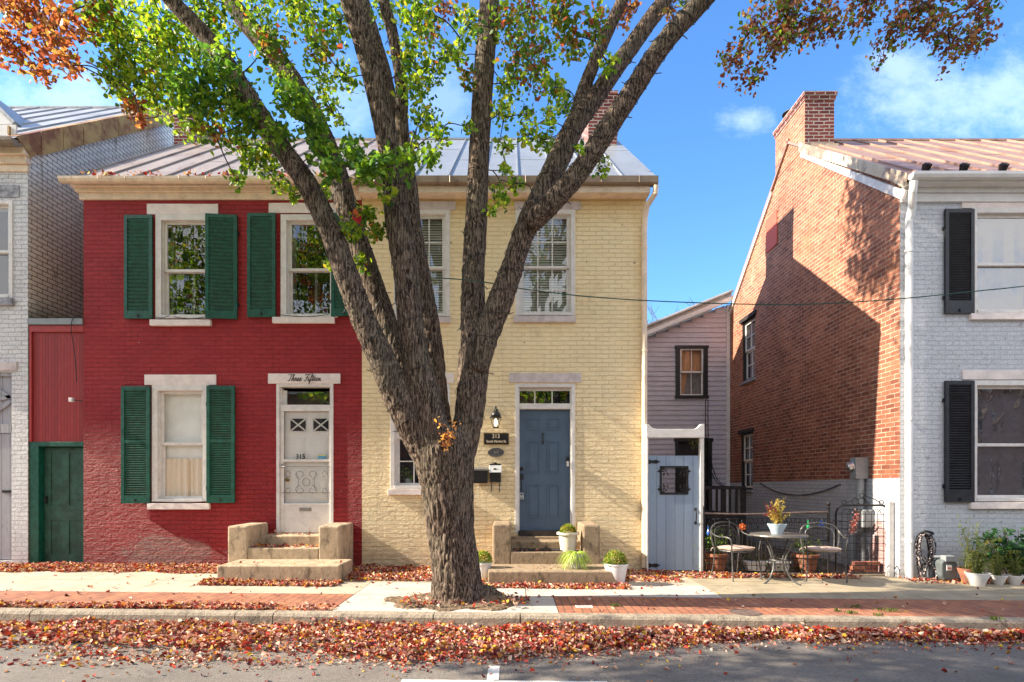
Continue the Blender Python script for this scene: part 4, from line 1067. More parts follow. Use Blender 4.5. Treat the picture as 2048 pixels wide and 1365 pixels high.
for i in range(k):
    a0, a1 = i / k, (i + 1) / k - .003
    y0, z0, y1, z1 = 8.64 + d_.y * a0, 6.10 + d_.z * a0 + .03, 8.64 + d_.y * a1, 6.10 + d_.z * a1 + .03
    mb.prism([(y0, z0), (y1, z1), (y1, z1 - .2), (y0 + (.06 if i == 0 else 0), z0 - .2)], XR - .075 - .003 * (i % 2), XR - .05, 'x')
mb.build('verge_flashing', M['pale_flash'], rt)
mb = MB(); mb.prism([(8.72, 5.90), (8.64 + d_.y, 6.1 + d_.z - .17), (8.64 + d_.y, 6.1 + d_.z - .27), (8.80, 5.80)], XR - .045, XR - .002, 'x'); mb.prism([(YG + .8, ZG - .62), (15.95, 6.08), (15.95, 5.93), (YG + .8, ZG - .78)], XR - .045, XR - .002, 'x'); mb.build('verge_board', M['white'], rt)
ch = chimney(rt, XR - .003, XR + .60, 11.78, 13.1, 8.36, 9.50, 'chimney_brick', .045)
mb = MB(); mb.box(XR - .007, XR - .0035, 11.785, 13.095, 8.37, 9.33); mb.build('weathered_face', M['gable_brick'], ch)
mb = MB(); mb.box(XR - .0, XR + .65, 11.70, 11.775, 8.28, 8.40); mb.build('flashing', M['pale_flash'], ch)
mb = MB(); mb.lathe((XR + .2, 12.75, 9.5), [(.1, 0), (.1, .16)], 18); mb.lathe((XR + .2, 12.75, 9.68), [(.2, 0), (.2, .012), (.02, .07)], 22); mb.build('chimney_cap', M['iron'], ch)
gutter(rt, XR - .04, 16, 8.6, 6.10, .075, 'downspout', straps=0)
mb = MB(); mb.box(XR + .0, 16, RF - .09, RF + .01, 5.93, 6.03); mb.box(XR + .0, 16, RF - .05, RF + .01, 5.80, 5.929); mb.box(XR + .0, 16, 8.64, RF - .092, 6.0, 6.035); mb.build('cornice', M['downspout'], rt, bevel=.006)
mb = MB(); xd = qx(1812)
mb.tube([(XR + .02, 8.62, 6.0), (XR + .03, 8.66, 5.86), (XR + .10, 8.78, 5.66), (xd, 8.83, 5.5), (xd, 8.83, gz(6))], .055, 16)
for zz in (5.0, 2.4, .5): mb.tube([(xd, 8.83, zz), (xd, 8.83, zz + .05)], .063, 16)
mb.build('downspout', M['downspout'], rt)
def street_window(w, a, b_, c_, d_, mz, y):
    mb = MB(); mb.box(b_ - .05, b_, y - .02, y + .2, c_, d_); mb.build('jamb_shadow_board', M['interior'], w)
    mb = MB(); mb.box(a, b_, y + .02, y + .025, c_, d_); mb.build('curtain', M['interior'], w)
dh_window(rt, bw[0], RF, (qx(1937), qx(1942) + 1.2, qz(641), qz(629)), (qx(1922), qx(1942) + 1.25, qz(418), qz(399)), cw=.075, midz=qz(527), inside=street_window, sp=.04, glass='glass_mirror', proud=.03)
dh_window(rt, bw[1], RF, (qx(1937), qx(1942) + 1.2, qz(1018), qz(1005)), (qx(1923), qx(1942) + 1.25, qz(760), qz(741)), cw=.075, midz=qz(890), inside=street_window, sp=.04, glass='glass_mirror', proud=.03)
shutter(rt, *qrect(1886, 1944, 421, 629), RF, 'black_shutter', mid=False, bottom=.20); shutter(rt, *qrect(1886, 1944, 763, 1005), RF, 'black_shutter', mid=False, bottom=.20)
shutter(rt, qx(1942) + 1.13, qx(1942) + 1.58, qz(629), qz(421), RF, 'black_shutter', mid=False, bottom=.20); shutter(rt, qx(1942) + 1.13, qx(1942) + 1.58, qz(1005), qz(763), RF, 'black_shutter', mid=False, bottom=.20)
for px_, sc in ((1850, 1), (1925, 1), (2003, 1), (2085, 1)):  # snow guards
    mb = MB(); cx, cy = X(px_, 8.95), 8.95
    for s_ in (-1, 0, 1): mb.tube([(cx + s_ * .035, cy, 6.30), (cx + s_ * .05, cy - .05, 6.40), (cx + s_ * .02, cy - .04, 6.43)], [.022, .03, .012], 7)
    mb.build('snow_guard', M['iron'], rt)
for (y0, y1, z0, z1) in sw:                             # sash windows in the gable
    mb = MB(); t = .05
    mb.box(XR + .02, XR + .12, y0, y0 + t, z0, z1); mb.box(XR + .02, XR + .12, y1 - t, y1, z0, z1); mb.box(XR + .02, XR + .12, y0 + t, y1 - t, z0, z0 + t); mb.box(XR + .02, XR + .12, y0 + t, y1 - t, z1 - t, z1)
    g = mb.build('window', M['black'], rt); mb = MB(); mz = (z0 + z1) / 2
    for (za, zb, xx) in ((z0 + t, mz, .09), (mz, z1 - t, .06)):
        mb.box(XR + xx, XR + xx + .03, y0 + t, y0 + t + .05, za, zb); mb.box(XR + xx, XR + xx + .03, y1 - t - .05, y1 - t, za, zb); mb.box(XR + xx, XR + xx + .03, y0 + t + .05, y1 - t - .05, za, za + .045); mb.box(XR + xx, XR + xx + .03, y0 + t + .05, y1 - t - .05, zb - .045, zb)
        ym = (y0 + y1) / 2; mb.box(XR + xx + .005, XR + xx + .025, ym - .012, ym + .012, za + .045, zb - .045); zm = (za + zb) / 2; mb.box(XR + xx + .006, XR + xx + .024, y0 + t + .05, y1 - t - .05, zm - .011, zm + .011)
    mb.build('sash', M['white'], g); mb = MB(); mb.box(XR + .105, XR + .108, y0 + t, y1 - t, z0 + t, z1 - t); mb.build('pane', M['glass_mirror'], g)
    mb = MB(); mb.box(XR + .4, XR + .42, y0 - .2, y1 + .2, z0 - .2, z1 + .2); mb.build('room', M['dark'], g)
    mb = MB(); mb.box(XR - .05, XR + .05, y0 - .08, y1 + .08, z1, z1 + .09); mb.build('lintel', M['dark_wood'], g)
    mb = MB(); mb.box(XR - .05, XR + .06, y0 - .05, y1 + .05, z0 - .06, z0); mb.build('sill', M['grey_wood'], g)
# red board on the gable
y0, y1 = XR * FPX / (1555 - 1024), XR * FPX / (1534 - 1024)
mb = MB(); mb.prism([(y0, Z(421, y0)), (y1, Z(440, y1)), (y1, Z(507, y1)), (y0, Z(487, y0))], XR - .02, XR - .003, 'x'); mb.build('painted_patch', M['orange_red'], rt)
mb = MB(); mb.tube([(XR - .015, q[0], q[1]) for q in spline([(13.9, 1.42), (13.0, 1.22), (12.0, 1.17), (11.2, 1.25), (10.5, 1.40)], 6)], .010, 6); mb.build('wall_cable', M['cable_black'], rt)
mb = MB(); mb.box(XR - .12, XR - .005, RF + .03, RF + .15, gz(6), 1.08); 
gp = empty('gate_post', 'white painted wooden post beside the arched wire gate', 'post', (5.98, 9.0, gz(6)))
mb = MB(); mb.box(5.965, 6.045, 9.02, 9.11, gz(6), 1.13); mb.box(5.955, 5.965, 9.04, 9.09, gz(6), 1.10); mb.build('timber', M['white'], gp, bevel=.006)

# ------------------------------------------------------------ lilac clapboard house in the yard behind
PF = 15.85
lh = empty('clapboard_house', 'lilac grey clapboard house at the back of the side yard', 'house', (4.5, PF, 0))
def rz(x): return 6.45 - (6.06 - x) * .41
wx0, wx1, wz0, wz1 = X(1352, PF), X(1413, PF), Z(792, PF), Z(698, PF); dx0, dx1, dz1 = X(1350, PF), X(1423, PF), Z(884, PF)
mb = MB(); z = -.2; xa, xb = 2.2, XR - .1
while z < 6.4:
    zt = z + .135
    xs0 = xa if rz(xa) > zt else 6.06 - (6.45 - zt) / .41
    segs = [(xs0, xb)]
    for (h0, h1, g0, g1) in ((wx0, wx1, wz0, wz1), (dx0, dx1, -.3, dz1)):
        if z + .12 > g0 and z < g1: segs = [q for s_ in segs for q in ([(s_[0], min(s_[1], h0)), (max(s_[0], h1), s_[1])] if s_[0] < h0 else [s_])]
    for s0, s1 in segs:
        if s1 - s0 > .02: mb.add([(s0, PF - .022, z), (s1, PF - .022, z), (s1, PF - .002, zt + .01), (s0, PF - .002, zt + .01), (s0, PF, z), (s1, PF, z)], [(0, 1, 2, 3), (0, 4, 5, 1)])
    z += .135
mb.add([(xa, PF + .12, -.3), (xb, PF + .12, -.3), (xb, PF + .12, 6.4), (xa, PF + .12, 4.86)], [(0, 1, 2, 3)])
mb.build('clapboard_wall', M['siding'], lh)
mb = MB(); mb.box(XR - .1, XR - .012, PF - .04, PF + .1, -.2, 6.36); mb.build('corner_board', M['white'], lh)
mb = MB()
for (o1, o2, yy) in ((-.02, .10, PF - .28), (.13, .30, PF - .16)):
    mb.add([(xa, yy, rz(xa) + o1), (XR - .01, yy, rz(XR) + o1), (XR - .01, yy, rz(XR) + o2), (xa, yy, rz(xa) + o2), (xa, yy + .1, rz(xa) + o1), (XR - .01, yy + .1, rz(XR) + o1), (XR - .01, yy + .1, rz(XR) + o2), (xa, yy + .1, rz(xa) + o2)],
           [(0, 1, 2, 3), (3, 2, 6, 7), (0, 4, 5, 1), (4, 7, 6, 5), (1, 5, 6, 2), (0, 3, 7, 4)])
mb.build('verge_board', M['white'], lh)
mb = MB(); mb.add([(xa, PF - .3, rz(xa) + .2), (XR - .02, PF - .3, rz(XR) + .2), (XR - .02, PF + 5, rz(XR) + .22), (xa, PF + 5, rz(xa) + .22), (xa, PF - .3, rz(xa) + .24), (XR - .02, PF - .3, rz(XR) + .24), (XR - .02, PF + 5, rz(XR) + .26), (xa, PF + 5, rz(xa) + .26)], [(3, 2, 1, 0), (4, 5, 6, 7), (0, 1, 5, 4), (1, 2, 6, 5), (2, 3, 7, 6), (3, 0, 4, 7)]); mb.build('roof', M['roof_grey'], lh)
mb = MB(); t = .10
mb.box(wx0 - .02, wx0 + t, PF - .06, PF + .05, wz0, wz1); mb.box(wx1 - t, wx1 + .02, PF - .06, PF + .05, wz0, wz1); mb.box(wx0 - .04, wx1 + .04, PF - .07, PF + .05, wz1, wz1 + .08); mb.box(wx0 - .04, wx1 + .04, PF - .09, PF + .05, wz0 - .07, wz0)
lw = mb.build('window', M['black'], lh)
mzz = (wz0 + wz1) / 2
sash(lw, wx0 + t, wx1 - t, mzz - .02, wz1, PF - .03, 2, 1, glass='glass_clear'); sash(lw, wx0 + t, wx1 - t, wz0, mzz + .02, PF + .0, 2, 1, glass='glass_clear')
mb = MB(); zc = mzz + .0; A, B = wx0 + t, wx1 - t
mb.add([(A, PF + .08, wz0 + .03), (A + .14, PF + .08, wz0 + .03), (A + .24, PF + .07, mzz), (B, PF + .09, mzz + .08), (B, PF + .08, wz1), (A, PF + .08, wz1)], [(0, 1, 2, 3, 4, 5)]); mb.build('curtain', M['orange_cloth'], lw)
mb = MB(); mb.box(A, B, PF + .11, PF + .115, wz0, wz1); mb.build('room', M['interior'], lw)
mb = MB(); mb.box(dx0, dx0 + .09, PF - .05, PF + .1, 0, dz1); mb.box(dx1 - .12, dx1, PF - .05, PF + .1, 0, dz1); mb.box(dx0 - .03, dx1 + .03, PF - .06, PF + .1, dz1, dz1 + .10)
ld = mb.build('door_frame', M['black'], lh); mb = MB(); mb.box(dx0 + .09, dx1 - .12, PF + .06, PF + .09, 0, dz1); mb.build('door', M['dark_wood'], ld)
mb = MB()
for o_ in (0, .07): mb.tube([(X(q[0], 15.7) + o_, 15.7, Z(q[1], 15.7)) for q in spline([(1411, 800), (1411, 850), (1413, 900), (1425, 950), (1440, 970), (1455, 975)], 5)], .012, 5)
mb.build('wall_cable', M['cable_black'], lh)

# timber porch with railing
po = empty('timber_porch', 'dark timber porch with railing behind the wire fence', 'porch', (4.9, 13.2, 0))
mb = MB(); mb.box(4.1, 5.3, 12.9, 15.75, .62, .70); mb.build('deck', M['dark_wood'], po)
mb = MB(); mb.box(4.1, 5.30, 12.9, 12.98, 1.28, 1.35); mb.box(5.24, 5.30, 12.98, 15.7, 1.28, 1.35); mb.build('rail', M['dark_wood'], po)
for i, xx in enumerate(np.linspace(4.2, 5.25, 8)):
    mb = MB(); wd_ = .055 if i in (0, 4, 7) else .022; mb.box(xx - wd_, xx + wd_, 12.92, 12.97, .0 if wd_ > .05 else .7, 1.28); mb.build('baluster', M['dark_wood'], po)
mb = MB()
for i in range(7): mb.box(4.1 + i * .17, 4.24 + i * .17, 12.93, 12.95, .02, .6)
mb.build('skirt', M['dark_wood'], po)
def spot(px, py): # ground point seen at a pixel
    x = 0
    for _ in range(4): d = G(py, x); x = X(px, d)
    return x, d


# ------------------------------------------------------------ things on the yellow facade
YF = F - .004
t = empty('wall_lantern', 'lit black glass lantern on the yellow wall above the address sign', 'lantern', (fx(992), YF, fz(848)))
cx, cy, zb = fx(992), YF - .13, fz(858)
mb = MB(); mb.lathe((cx, cy, zb), [(.045, 0), (.05, .012), (.045, .02)], 6)
for k in range(6):
    a = math.pi / 3 * k; mb.tube([(cx + .045 * math.cos(a), cy + .045 * math.sin(a), zb + .015), (cx + .088 * math.cos(a), cy + .088 * math.sin(a), zb + .17)], .005, 5)
mb.lathe((cx, cy, zb), [(.095, .165), (.10, .175), (.085, .185)], 6)
mb.build('frame', M['black'], t)
mb = MB(); mb.lathe((cx, cy, zb), [(.085, .18), (.075, .23), (.04, .275), (.015, .29), (.012, .33), (.02, .34), (.004, .37)], 12); mb.build('cap', M['black'], t, smooth=True)
mb = MB(); mb.tube([(cx, YF - .01, zb + .30), (cx, YF - .06, zb + .36), (cx, cy, zb + .34)], .009, 8); mb.box(cx - .03, cx + .03, YF - .015, YF + .01, zb + .1, zb + .33); mb.tube([(cx, YF - .01, zb + .14), (cx, cy + .08, zb + .12)], .007, 6); mb.build('bracket', M['black'], t)
mb = MB(); mb.lathe((cx, cy, zb), [(.040, .012), (.082, .165)], 6); mb.build('glass', M['glass_clear'], t)
m_, n, b = new_mat('lamp_glow'); b.inputs['Base Color'].default_value = (1, .9, .7, 1); b.inputs['Emission Color'].default_value = (1, .82, .5, 1); b.inputs['Emission Strength'].default_value = 2.2
mb = MB(); mb.lathe((cx, cy, zb), [(.014, .03), (.026, .07), (.026, .12), (.012, .15)], 12); mb.build('bulb', m_, t, smooth=True)

t = empty('address_sign', 'black and gold rectangular address sign reading 313 South Market St.', 'sign', (fx(992), YF, fz(878)))
mb = MB(); mb.box(fx(967.5), fx(1018), YF - .022, YF - .004, fz(890), fz(866.5)); mb.build('rim', M['brass'], t, bevel=.004)
mb = MB(); mb.box(fx(969.2), fx(1016.3), YF - .027, YF - .02, fz(888.4), fz(868)); mb.build('plate', M['black'], t)
M['sign_gold'] = mat('gold_lettering', (.72, .60, .42), .45, .05)
text_mesh('number', '313', .098, (fx(992), YF - .03, fz(873.2)), t, M['sign_gold'], .002, sx=.9, bold=.001)
text_mesh('street_name', 'South Market St.', .056, (fx(993), YF - .03, fz(883.6)), t, M['sign_gold'], .002, sx=.88, bold=.0012)
t = empty('oval_plaque', 'small dark oval historic plaque below the address sign', 'plaque', (fx(992), YF, fz(905.5)))
def disc(mb, cx, cz, rx, rzz, y0, y1, n=32): mb.prism([(cx + rx * math.cos(2 * math.pi * i / n), cz + rzz * math.sin(2 * math.pi * i / n)) for i in range(n)], y0, y1, 'y')
M['pewter'] = mat('dark_pewter', (.13, .13, .13), .45, .2, 30, .001, 80, metal=.6); M['pewter_light'] = mat('worn_pewter', (.26, .25, .24), .4, .2, 30, metal=.6)
mb = MB(); disc(mb, fx(992), fz(905.5), .136, .076, YF - .018, YF - .003); mb.build('plate', M['pewter'], t)
mb = MB(); mb.tube([(fx(992) + .128 * math.cos(a), YF - .02, fz(905.5) + .068 * math.sin(a)) for a in np.linspace(0, 2 * math.pi, 41)[:-1]], .0045, 5, closed=True); mb.tube([(fx(992) + .092 * math.cos(a), YF - .02, fz(905.5) + .043 * math.sin(a)) for a in np.linspace(0, 2 * math.pi, 33)[:-1]], .003, 5, closed=True); disc(mb, fx(992), fz(905), .05, .022, YF - .024, YF - .018, 12)
for k in range(22):
    a = 2 * math.pi * k / 22; c_ = Vector((fx(992) + .110 * math.cos(a), YF - .02, fz(905.5) + .0555 * math.sin(a))); mb.obox(c_, (.005 * abs(math.sin(a)) + .002, 0, 0), (0, .002, 0), (0, 0, .006))
mb.build('relief', M['pewter_light'], t)
t = empty('flat_mailbox', 'plain black flat mailbox partly behind the tree trunk', 'mailbox', (fx(962), YF, fz(952)))
mb = MB(); mb.box(fx(945), fx(975.5), YF - .09, YF - .005, fz(967), fz(940)); mb.build('box', M['black'], t, bevel=.006)
mb = MB(); mb.prism([(YF - .095, fz(939)), (YF - .004, fz(935)), (YF - .004, fz(938.2)), (YF - .095, fz(942))], fx(944), fx(976.5), 'x'); mb.build('lid', M['pewter_light'], t)
mb = MB(); mb.box(fx(947), fx(974), YF - .094, YF - .0905, fz(966), fz(945)); mb.build('door', M['black'], t)
t = empty('hanging_mailbox', 'black and silver mailbox with two curved newspaper hooks below it', 'mailbox', (fx(991), YF, fz(950)))
mb = MB(); mb.box(fx(980), fx(1002), YF - .085, YF - .006, fz(965), fz(946)); mb.build('box', M['black'], t, bevel=.008)
mb = MB(); mb.prism([(YF - .1, fz(945.5)), (YF - .02, fz(931)), (YF - .008, fz(931)), (YF - .008, fz(945.5))], fx(978.5), fx(1003.5), 'x'); mb.build('lid', mat('pale_metal_lid', (.55, .55, .55), .4, .1, 12, metal=.3), t, bevel=.004)
mb = MB(); disc(mb, fx(990), fz(938.5), .030, .012, YF - .075, YF - .055, 10); mb.build('emblem', M['black'], t)
mb = MB(); mb.prism([(fx(979.5), fz(932)), (fx(1002.5), fz(932)), (fx(1002), fz(928.5)), (fx(996), fz(928)), (fx(991), fz(925)), (fx(986), fz(928)), (fx(980), fz(928.5))], YF - .02, YF - .008, 'y'); mb.build('crest', M['black'], t)
for u_ in (983, 999.5):
    mb = MB(); mb.tube(spline([(fx(u_), YF - .03, fz(965)), (fx(u_), YF - .03, fz(979)), (fx(u_), YF - .05, fz(983.5)), (fx(u_), YF - .085, fz(981)), (fx(u_), YF - .09, fz(977))], 4), .008, 6); mb.build('hook', M['black'], t)
t = empty('lock_box', 'small grey key lock box hanging from the blue door handle', 'lock box', (fx(1043), F + .04, fz(992)))
mb = MB(); mb.tube([(fx(1040.5), F + .05, fz(987)), (fx(1040.5), F + .05, fz(980)), (fx(1043), F + .05, fz(977.5)), (fx(1045.5), F + .05, fz(980)), (fx(1045.5), F + .05, fz(987))], .005, 6); mb.build('shackle', M['black'], t)
mb = MB(); mb.prism([(fx(1038.4), fz(999)), (fx(1047.8), fz(999)), (fx(1047), fz(986)), (fx(1039.2), fz(986))], F + .02, F + .075, 'y'); mb.build('body', mat('lock_grey', (.42, .44, .46), .4), t, bevel=.004)
mb = MB(); disc(mb, fx(1043), fz(989.5), .018, .013, F + .015, F + .02, 12); mb.box(fx(1040.5), fx(1046), F + .016, F + .0205, fz(997.5), fz(996)); mb.build('dial', M['black'], t)
t = empty('door_mat', 'dark doormat with fallen leaves on the blue door step', 'doormat', (.5, 8.9, .375))
mb = MB(); mb.box(.02, .78, 8.78, 9.06, .377, .392); mb.build('mat', M['rubber'], t)

# ------------------------------------------------------------ pots in front of the yellow house
def tapered_pot(par, c, h, r0, r1, m, lip=.02, wall=.012, name='pot', flare=0., ribs=0):
    prof = [(r0, 0), (r0 + (r1 - r0) * .5, h * .5), (r1 - flare, h * .86), (r1 - flare * .4, h - lip * 1.2), (r1 + lip * .6, h - lip), (r1 + lip * .6, h), (r1 - wall, h), (r1 - wall * 1.6, h * .86)]
    mb = MB(); mb.lathe(c, prof, 28); o = mb.build(name, M[m] if isinstance(m, str) else m, par, smooth=False, bevel=.0)
    o.data.polygons.foreach_set('use_smooth', [True] * len(o.data.polygons)); o.modifiers.new('edge', 'EDGE_SPLIT').split_angle = R(40)
    s_ = MB(); s_.lathe((c[0], c[1], c[2] + h * .86), [(r1 - wall * 1.7, 0), (r1 * .4, .01)], 20); s_.build('soil', M['soil'], o)
    return o


def mum(par, c, r, h, pal_leaf, flowers, k=900):
    u_ = RNG.uniform(-1, 1, k); a = RNG.uniform(0, 2 * math.pi, k); rad = RNG.uniform(.55, 1.05, k) ** .5
    el = np.arccos(RNG.uniform(-.15, 1, k)); P_ = np.stack([np.sin(el) * np.cos(a) * r, np.sin(el) * np.sin(a) * r, np.cos(el) * h], 1) * rad[:, None]
    dr = P_.copy(); leaf_mesh('foliage', P_ + np.array(c), RNG.uniform(.018, .034, k), pick(pal_leaf, k), par, M['leaf'], direc=dr / np.linalg.norm(dr, axis=1)[:, None])
    k2 = k // 2; el = np.arccos(RNG.uniform(.1, 1, k2)); a = RNG.uniform(0, 2 * math.pi, k2)
    P_ = np.stack([np.sin(el) * np.cos(a) * r, np.sin(el) * np.sin(a) * r, np.cos(el) * h], 1) * 1.04
    leaf_mesh('blossoms', P_ + np.array(c), RNG.uniform(.014, .026, k2), pick(flowers, k2), par, M['leaf'], up=P_ / r)


FL_Y = [(.62, .50, .08, 4), (.55, .30, .06, 2), (.45, .18, .06, 1)]; FL_P = [(.62, .50, .12, 4), (.60, .28, .22, 1.5), (.25, .36, .06, 3)]
MUM = [(.16, .28, .05, 4), (.26, .36, .07, 3), (.36, .42, .10, 2), (.07, .15, .03, 2)]
x_, d_ = spot(1232, 1169); t = empty('potted_chrysanthemum', 'white pot of yellow green chrysanthemums on the pavement right of the stoop', 'potted plant', (x_, d_, gz(x_)), 'chrysanthemum pots by the yellow house')
tapered_pot(t, (x_, d_, gz(x_)), .30, .115, .165, 'pot_white'); mum(t, (x_ - .01, d_, gz(x_) + .30), .155, .17, MUM, FL_P, 1300)
x_, d_ = X(1136, 8.62), 8.86; t = empty('potted_chrysanthemum', 'cream urn of yellow chrysanthemums on the step beside the blue door', 'potted plant', (x_, d_, .375), 'chrysanthemum pots by the yellow house')
x_ = X(1136, d_); tapered_pot(t, (x_, d_, .375), .29, .115, .155, mat('cream_urn', (.66, .60, .48), .5, .05, 8, stain=(.35, .3, .22), stain_amt=.3), .035, flare=.012); mum(t, (x_, d_, .375 + .285), .115, .12, MUM, FL_Y, 700)
x_, d_ = X(966, 8.35), 8.35; t = empty('potted_chrysanthemum', 'white pot of rusty green chrysanthemums half hidden behind the tree trunk', 'potted plant', (x_, d_, gz(0)), 'chrysanthemum pots by the yellow house')
tapered_pot(t, (x_, d_, gz(0)), .27, .075, .12, 'pot_white', .03); mum(t, (x_, d_, gz(0) + .28), .12, .15, MUM, FL_Y, 700)
d_ = 8.3; x_ = X(1153, d_); t = empty('potted_spider_plant', 'pale grey pot with a trailing bright green spider plant on the bottom step', 'potted plant', (x_, d_, .19))
M['pot_grey'] = mat('pale_grey_glaze', (.46, .45, .43), .4, .06, 8, stain=(.2, .19, .18), stain_amt=.5)
tapered_pot(t, (x_, d_, .195), .20, .075, .125, 'pot_grey', .012)
mb = MB(); mb.lathe((x_ - .16, d_ + .2, .375), [(.05, 0), (.09, .08), (.095, .085)], 16)
PB = []; PC = []
mb = MB()
for k in range(230):
    a = RNG.uniform(0, 2 * math.pi); L = RNG.uniform(.16, .34); up_ = RNG.uniform(.35, 1.1); w_ = RNG.uniform(.008, .014)
    if math.cos(a) < -.3: L *= 1.15
    pts = []; dr = Vector((math.cos(a), math.sin(a) * .8, 0))
    for q in np.linspace(0, 1, 6): pts.append(Vector((x_, d_, .37)) + dr * L * q * (.9) + Vector((0, 0, L * (up_ * q - 1.25 * q * q * (1 if q > 0 else 0)))))
    sd = Vector((-dr.y, dr.x, 0)); vs = []
    for i, q in enumerate(pts): ww_ = w_ * (1 - (i / 5) ** 2 * .95); vs += [q - sd * ww_, q + sd * ww_ + Vector((0, 0, .002))]
    mb.add(vs, [(2 * i, 2 * i + 1, 2 * i + 3, 2 * i + 2) for i in range(5)])
def blade_mat(name, c1, c2):
    m, n, b = new_mat(name); nt = m.node_tree
    col = n.mix(n.noise(n.pos(), 30, 2), c1, c2); n.put(b.inputs['Base Color'], col); b.inputs['Roughness'].default_value = .4
    tl = n.new('BsdfTranslucent'); n.put(tl.inputs[0], col); mx = n.new('MixShader'); mx.inputs[0].default_value = .4; n.put(mx.inputs[1], b.outputs[0]); n.put(mx.inputs[2], tl.outputs[0]); nt.links.new(mx.outputs[0], nt.nodes['Material Output'].inputs[0]); return m
mb.build('blades', blade_mat('lime_blades', (.32, .50, .04), (.62, .70, .18)), t)

# ------------------------------------------------------------ garden door between the yellow house and the fence
GD = 9.32
t = empty('garden_door', 'tall blue grey plank garden door with iron grille window under a white arched header', 'gate', (X(1350, GD), GD, gz(2.5)))
def gx_(px): return X(px, GD)
def gzz(py): return Z(py, GD)
wx0, wx1, wz0, wz1 = gx_(1322), gx_(1374), gzz(987), gzz(935)
mb = MB(); mb.wall(gx_(1297), gx_(1399), gz(3) + .03, gzz(912), GD, [(wx0, wx1, wz0, wz1)], .035); mb.wall(gx_(1297), gx_(1399), gz(3) + .03, gzz(912), GD + .035, [(wx0, wx1, wz0, wz1)], .001)
mb.box(gx_(1297), gx_(1399), GD + .0005, GD + .0345, gzz(912), gzz(912) + .002)
mb.build('plank_panel', M['gate_board'], t)
mb = MB(); mb.box(gx_(1399) + .003, gx_(1407), GD - .03, GD + .06, gz(3), gzz(874)); mb.box(gx_(1293), gx_(1296), GD - .02, GD + .06, gz(3), gzz(874)); mb.build('post', M['white'], t, bevel=.004)
hp = [(1292, 876), (1407, 876), (1407, 849), (1401, 849), (1395, 856), (1388, 859), (1312, 859), (1304, 857), (1297, 850), (1292, 850)]
mb = MB(); mb.prism([(gx_(a), gzz(b_)) for a, b_ in hp], GD - .045, GD + .07, 'y'); mb.build('header_board', M['white'], t, bevel=.004)
mb = MB()
for (a, b_, c_, d2) in ((wx0 - .02, wx0 + .012, wz0 - .02, wz1 + .02), (wx1 - .012, wx1 + .02, wz0 - .02, wz1 + .02), (wx0, wx1, wz1 - .012, wz1 + .02), (wx0, wx1, wz0 - .02, wz0 + .012)): mb.box(a, b_, GD - .012, GD - .001, c_, d2)
gr = mb.build('grille', M['iron'], t)
mb = MB(); rr = random.Random(3)
for (cx, cz, sx, sz) in ((wx0, wz0, 1, 1), (wx1, wz0, -1, 1), (wx0, wz1, 1, -1), (wx1, wz1, -1, -1)):
    for k in range(4):
        L = .17 - .03 * k; a0 = .15 + k * .42
        pts = [(cx + sx * (L * q * math.cos(a0 + .7 * q)), GD - .006, cz + sz * (L * q * math.sin(a0 + .7 * q))) for q in np.linspace(0, 1, 8)]; mb.tube(pts, .004, 5)
        for q in (2, 4, 6, 7):
            p_ = Vector(pts[q]); a = rr.uniform(0, 6.28); mb.obox(p_, (.018 * math.cos(a), 0, .018 * math.sin(a)), (0, .002, 0), (-.009 * math.sin(a), 0, .009 * math.cos(a)))
mb.build('leaf_scroll', M['iron'], gr)
for cz in (924, 1131):
    mb = MB(); z = gzz(cz); x0 = gx_(1296)
    mb.prism([(x0, z - .035), (x0 + .03, z - .035), (x0 + .06, z - .018), (x0 + .11, z - .03), (x0 + .15, z - .028), (x0 + .17, z - .01), (x0 + .21, z), (x0 + .17, z + .012), (x0 + .15, z + .03), (x0 + .11, z + .03), (x0 + .06, z + .018), (x0 + .03, z + .035), (x0, z + .035)], GD - .010, GD - .001, 'y'); mb.build('strap_hinge', M['black'], t)
mb = MB(); mb.tube(spline([(gx_(1391), GD - .005, gzz(1018)), (gx_(1391), GD - .045, gzz(1026)), (gx_(1391), GD - .045, gzz(1038)), (gx_(1391), GD - .005, gzz(1047))], 4), .009, 7); mb.box(gx_(1388.6), gx_(1393.4), GD - .008, GD - .001, gzz(1022), gzz(1016)); mb.box(gx_(1388.6), gx_(1393.4), GD - .008, GD - .001, gzz(1049), gzz(1043)); mb.build('handle', M['black'], t)
t = empty('climbing_sprig', 'small leafy vine sprig hanging in the corner of the white gate header', 'vine', (gx_(1390), GD + .1, gzz(885)))
P_ = np.array([gx_(1391), GD + .08, gzz(884)]) + RNG.normal(size=(45, 3)) * (.05, .03, .05); leaf_mesh('leaves', P_, RNG.uniform(.03, .05, 45), pick([(.05, .06, .03, 2), (.10, .12, .05, 1), (.16, .12, .07, 1)], 45), t, M['leaf'])
mb = MB(); mb.tube([(gx_(1399), GD + .07, gzz(878)), (gx_(1392), GD + .08, gzz(884)), (gx_(1382), GD + .08, gzz(880))], .005, 5); mb.build('stem', M['twig'], t)

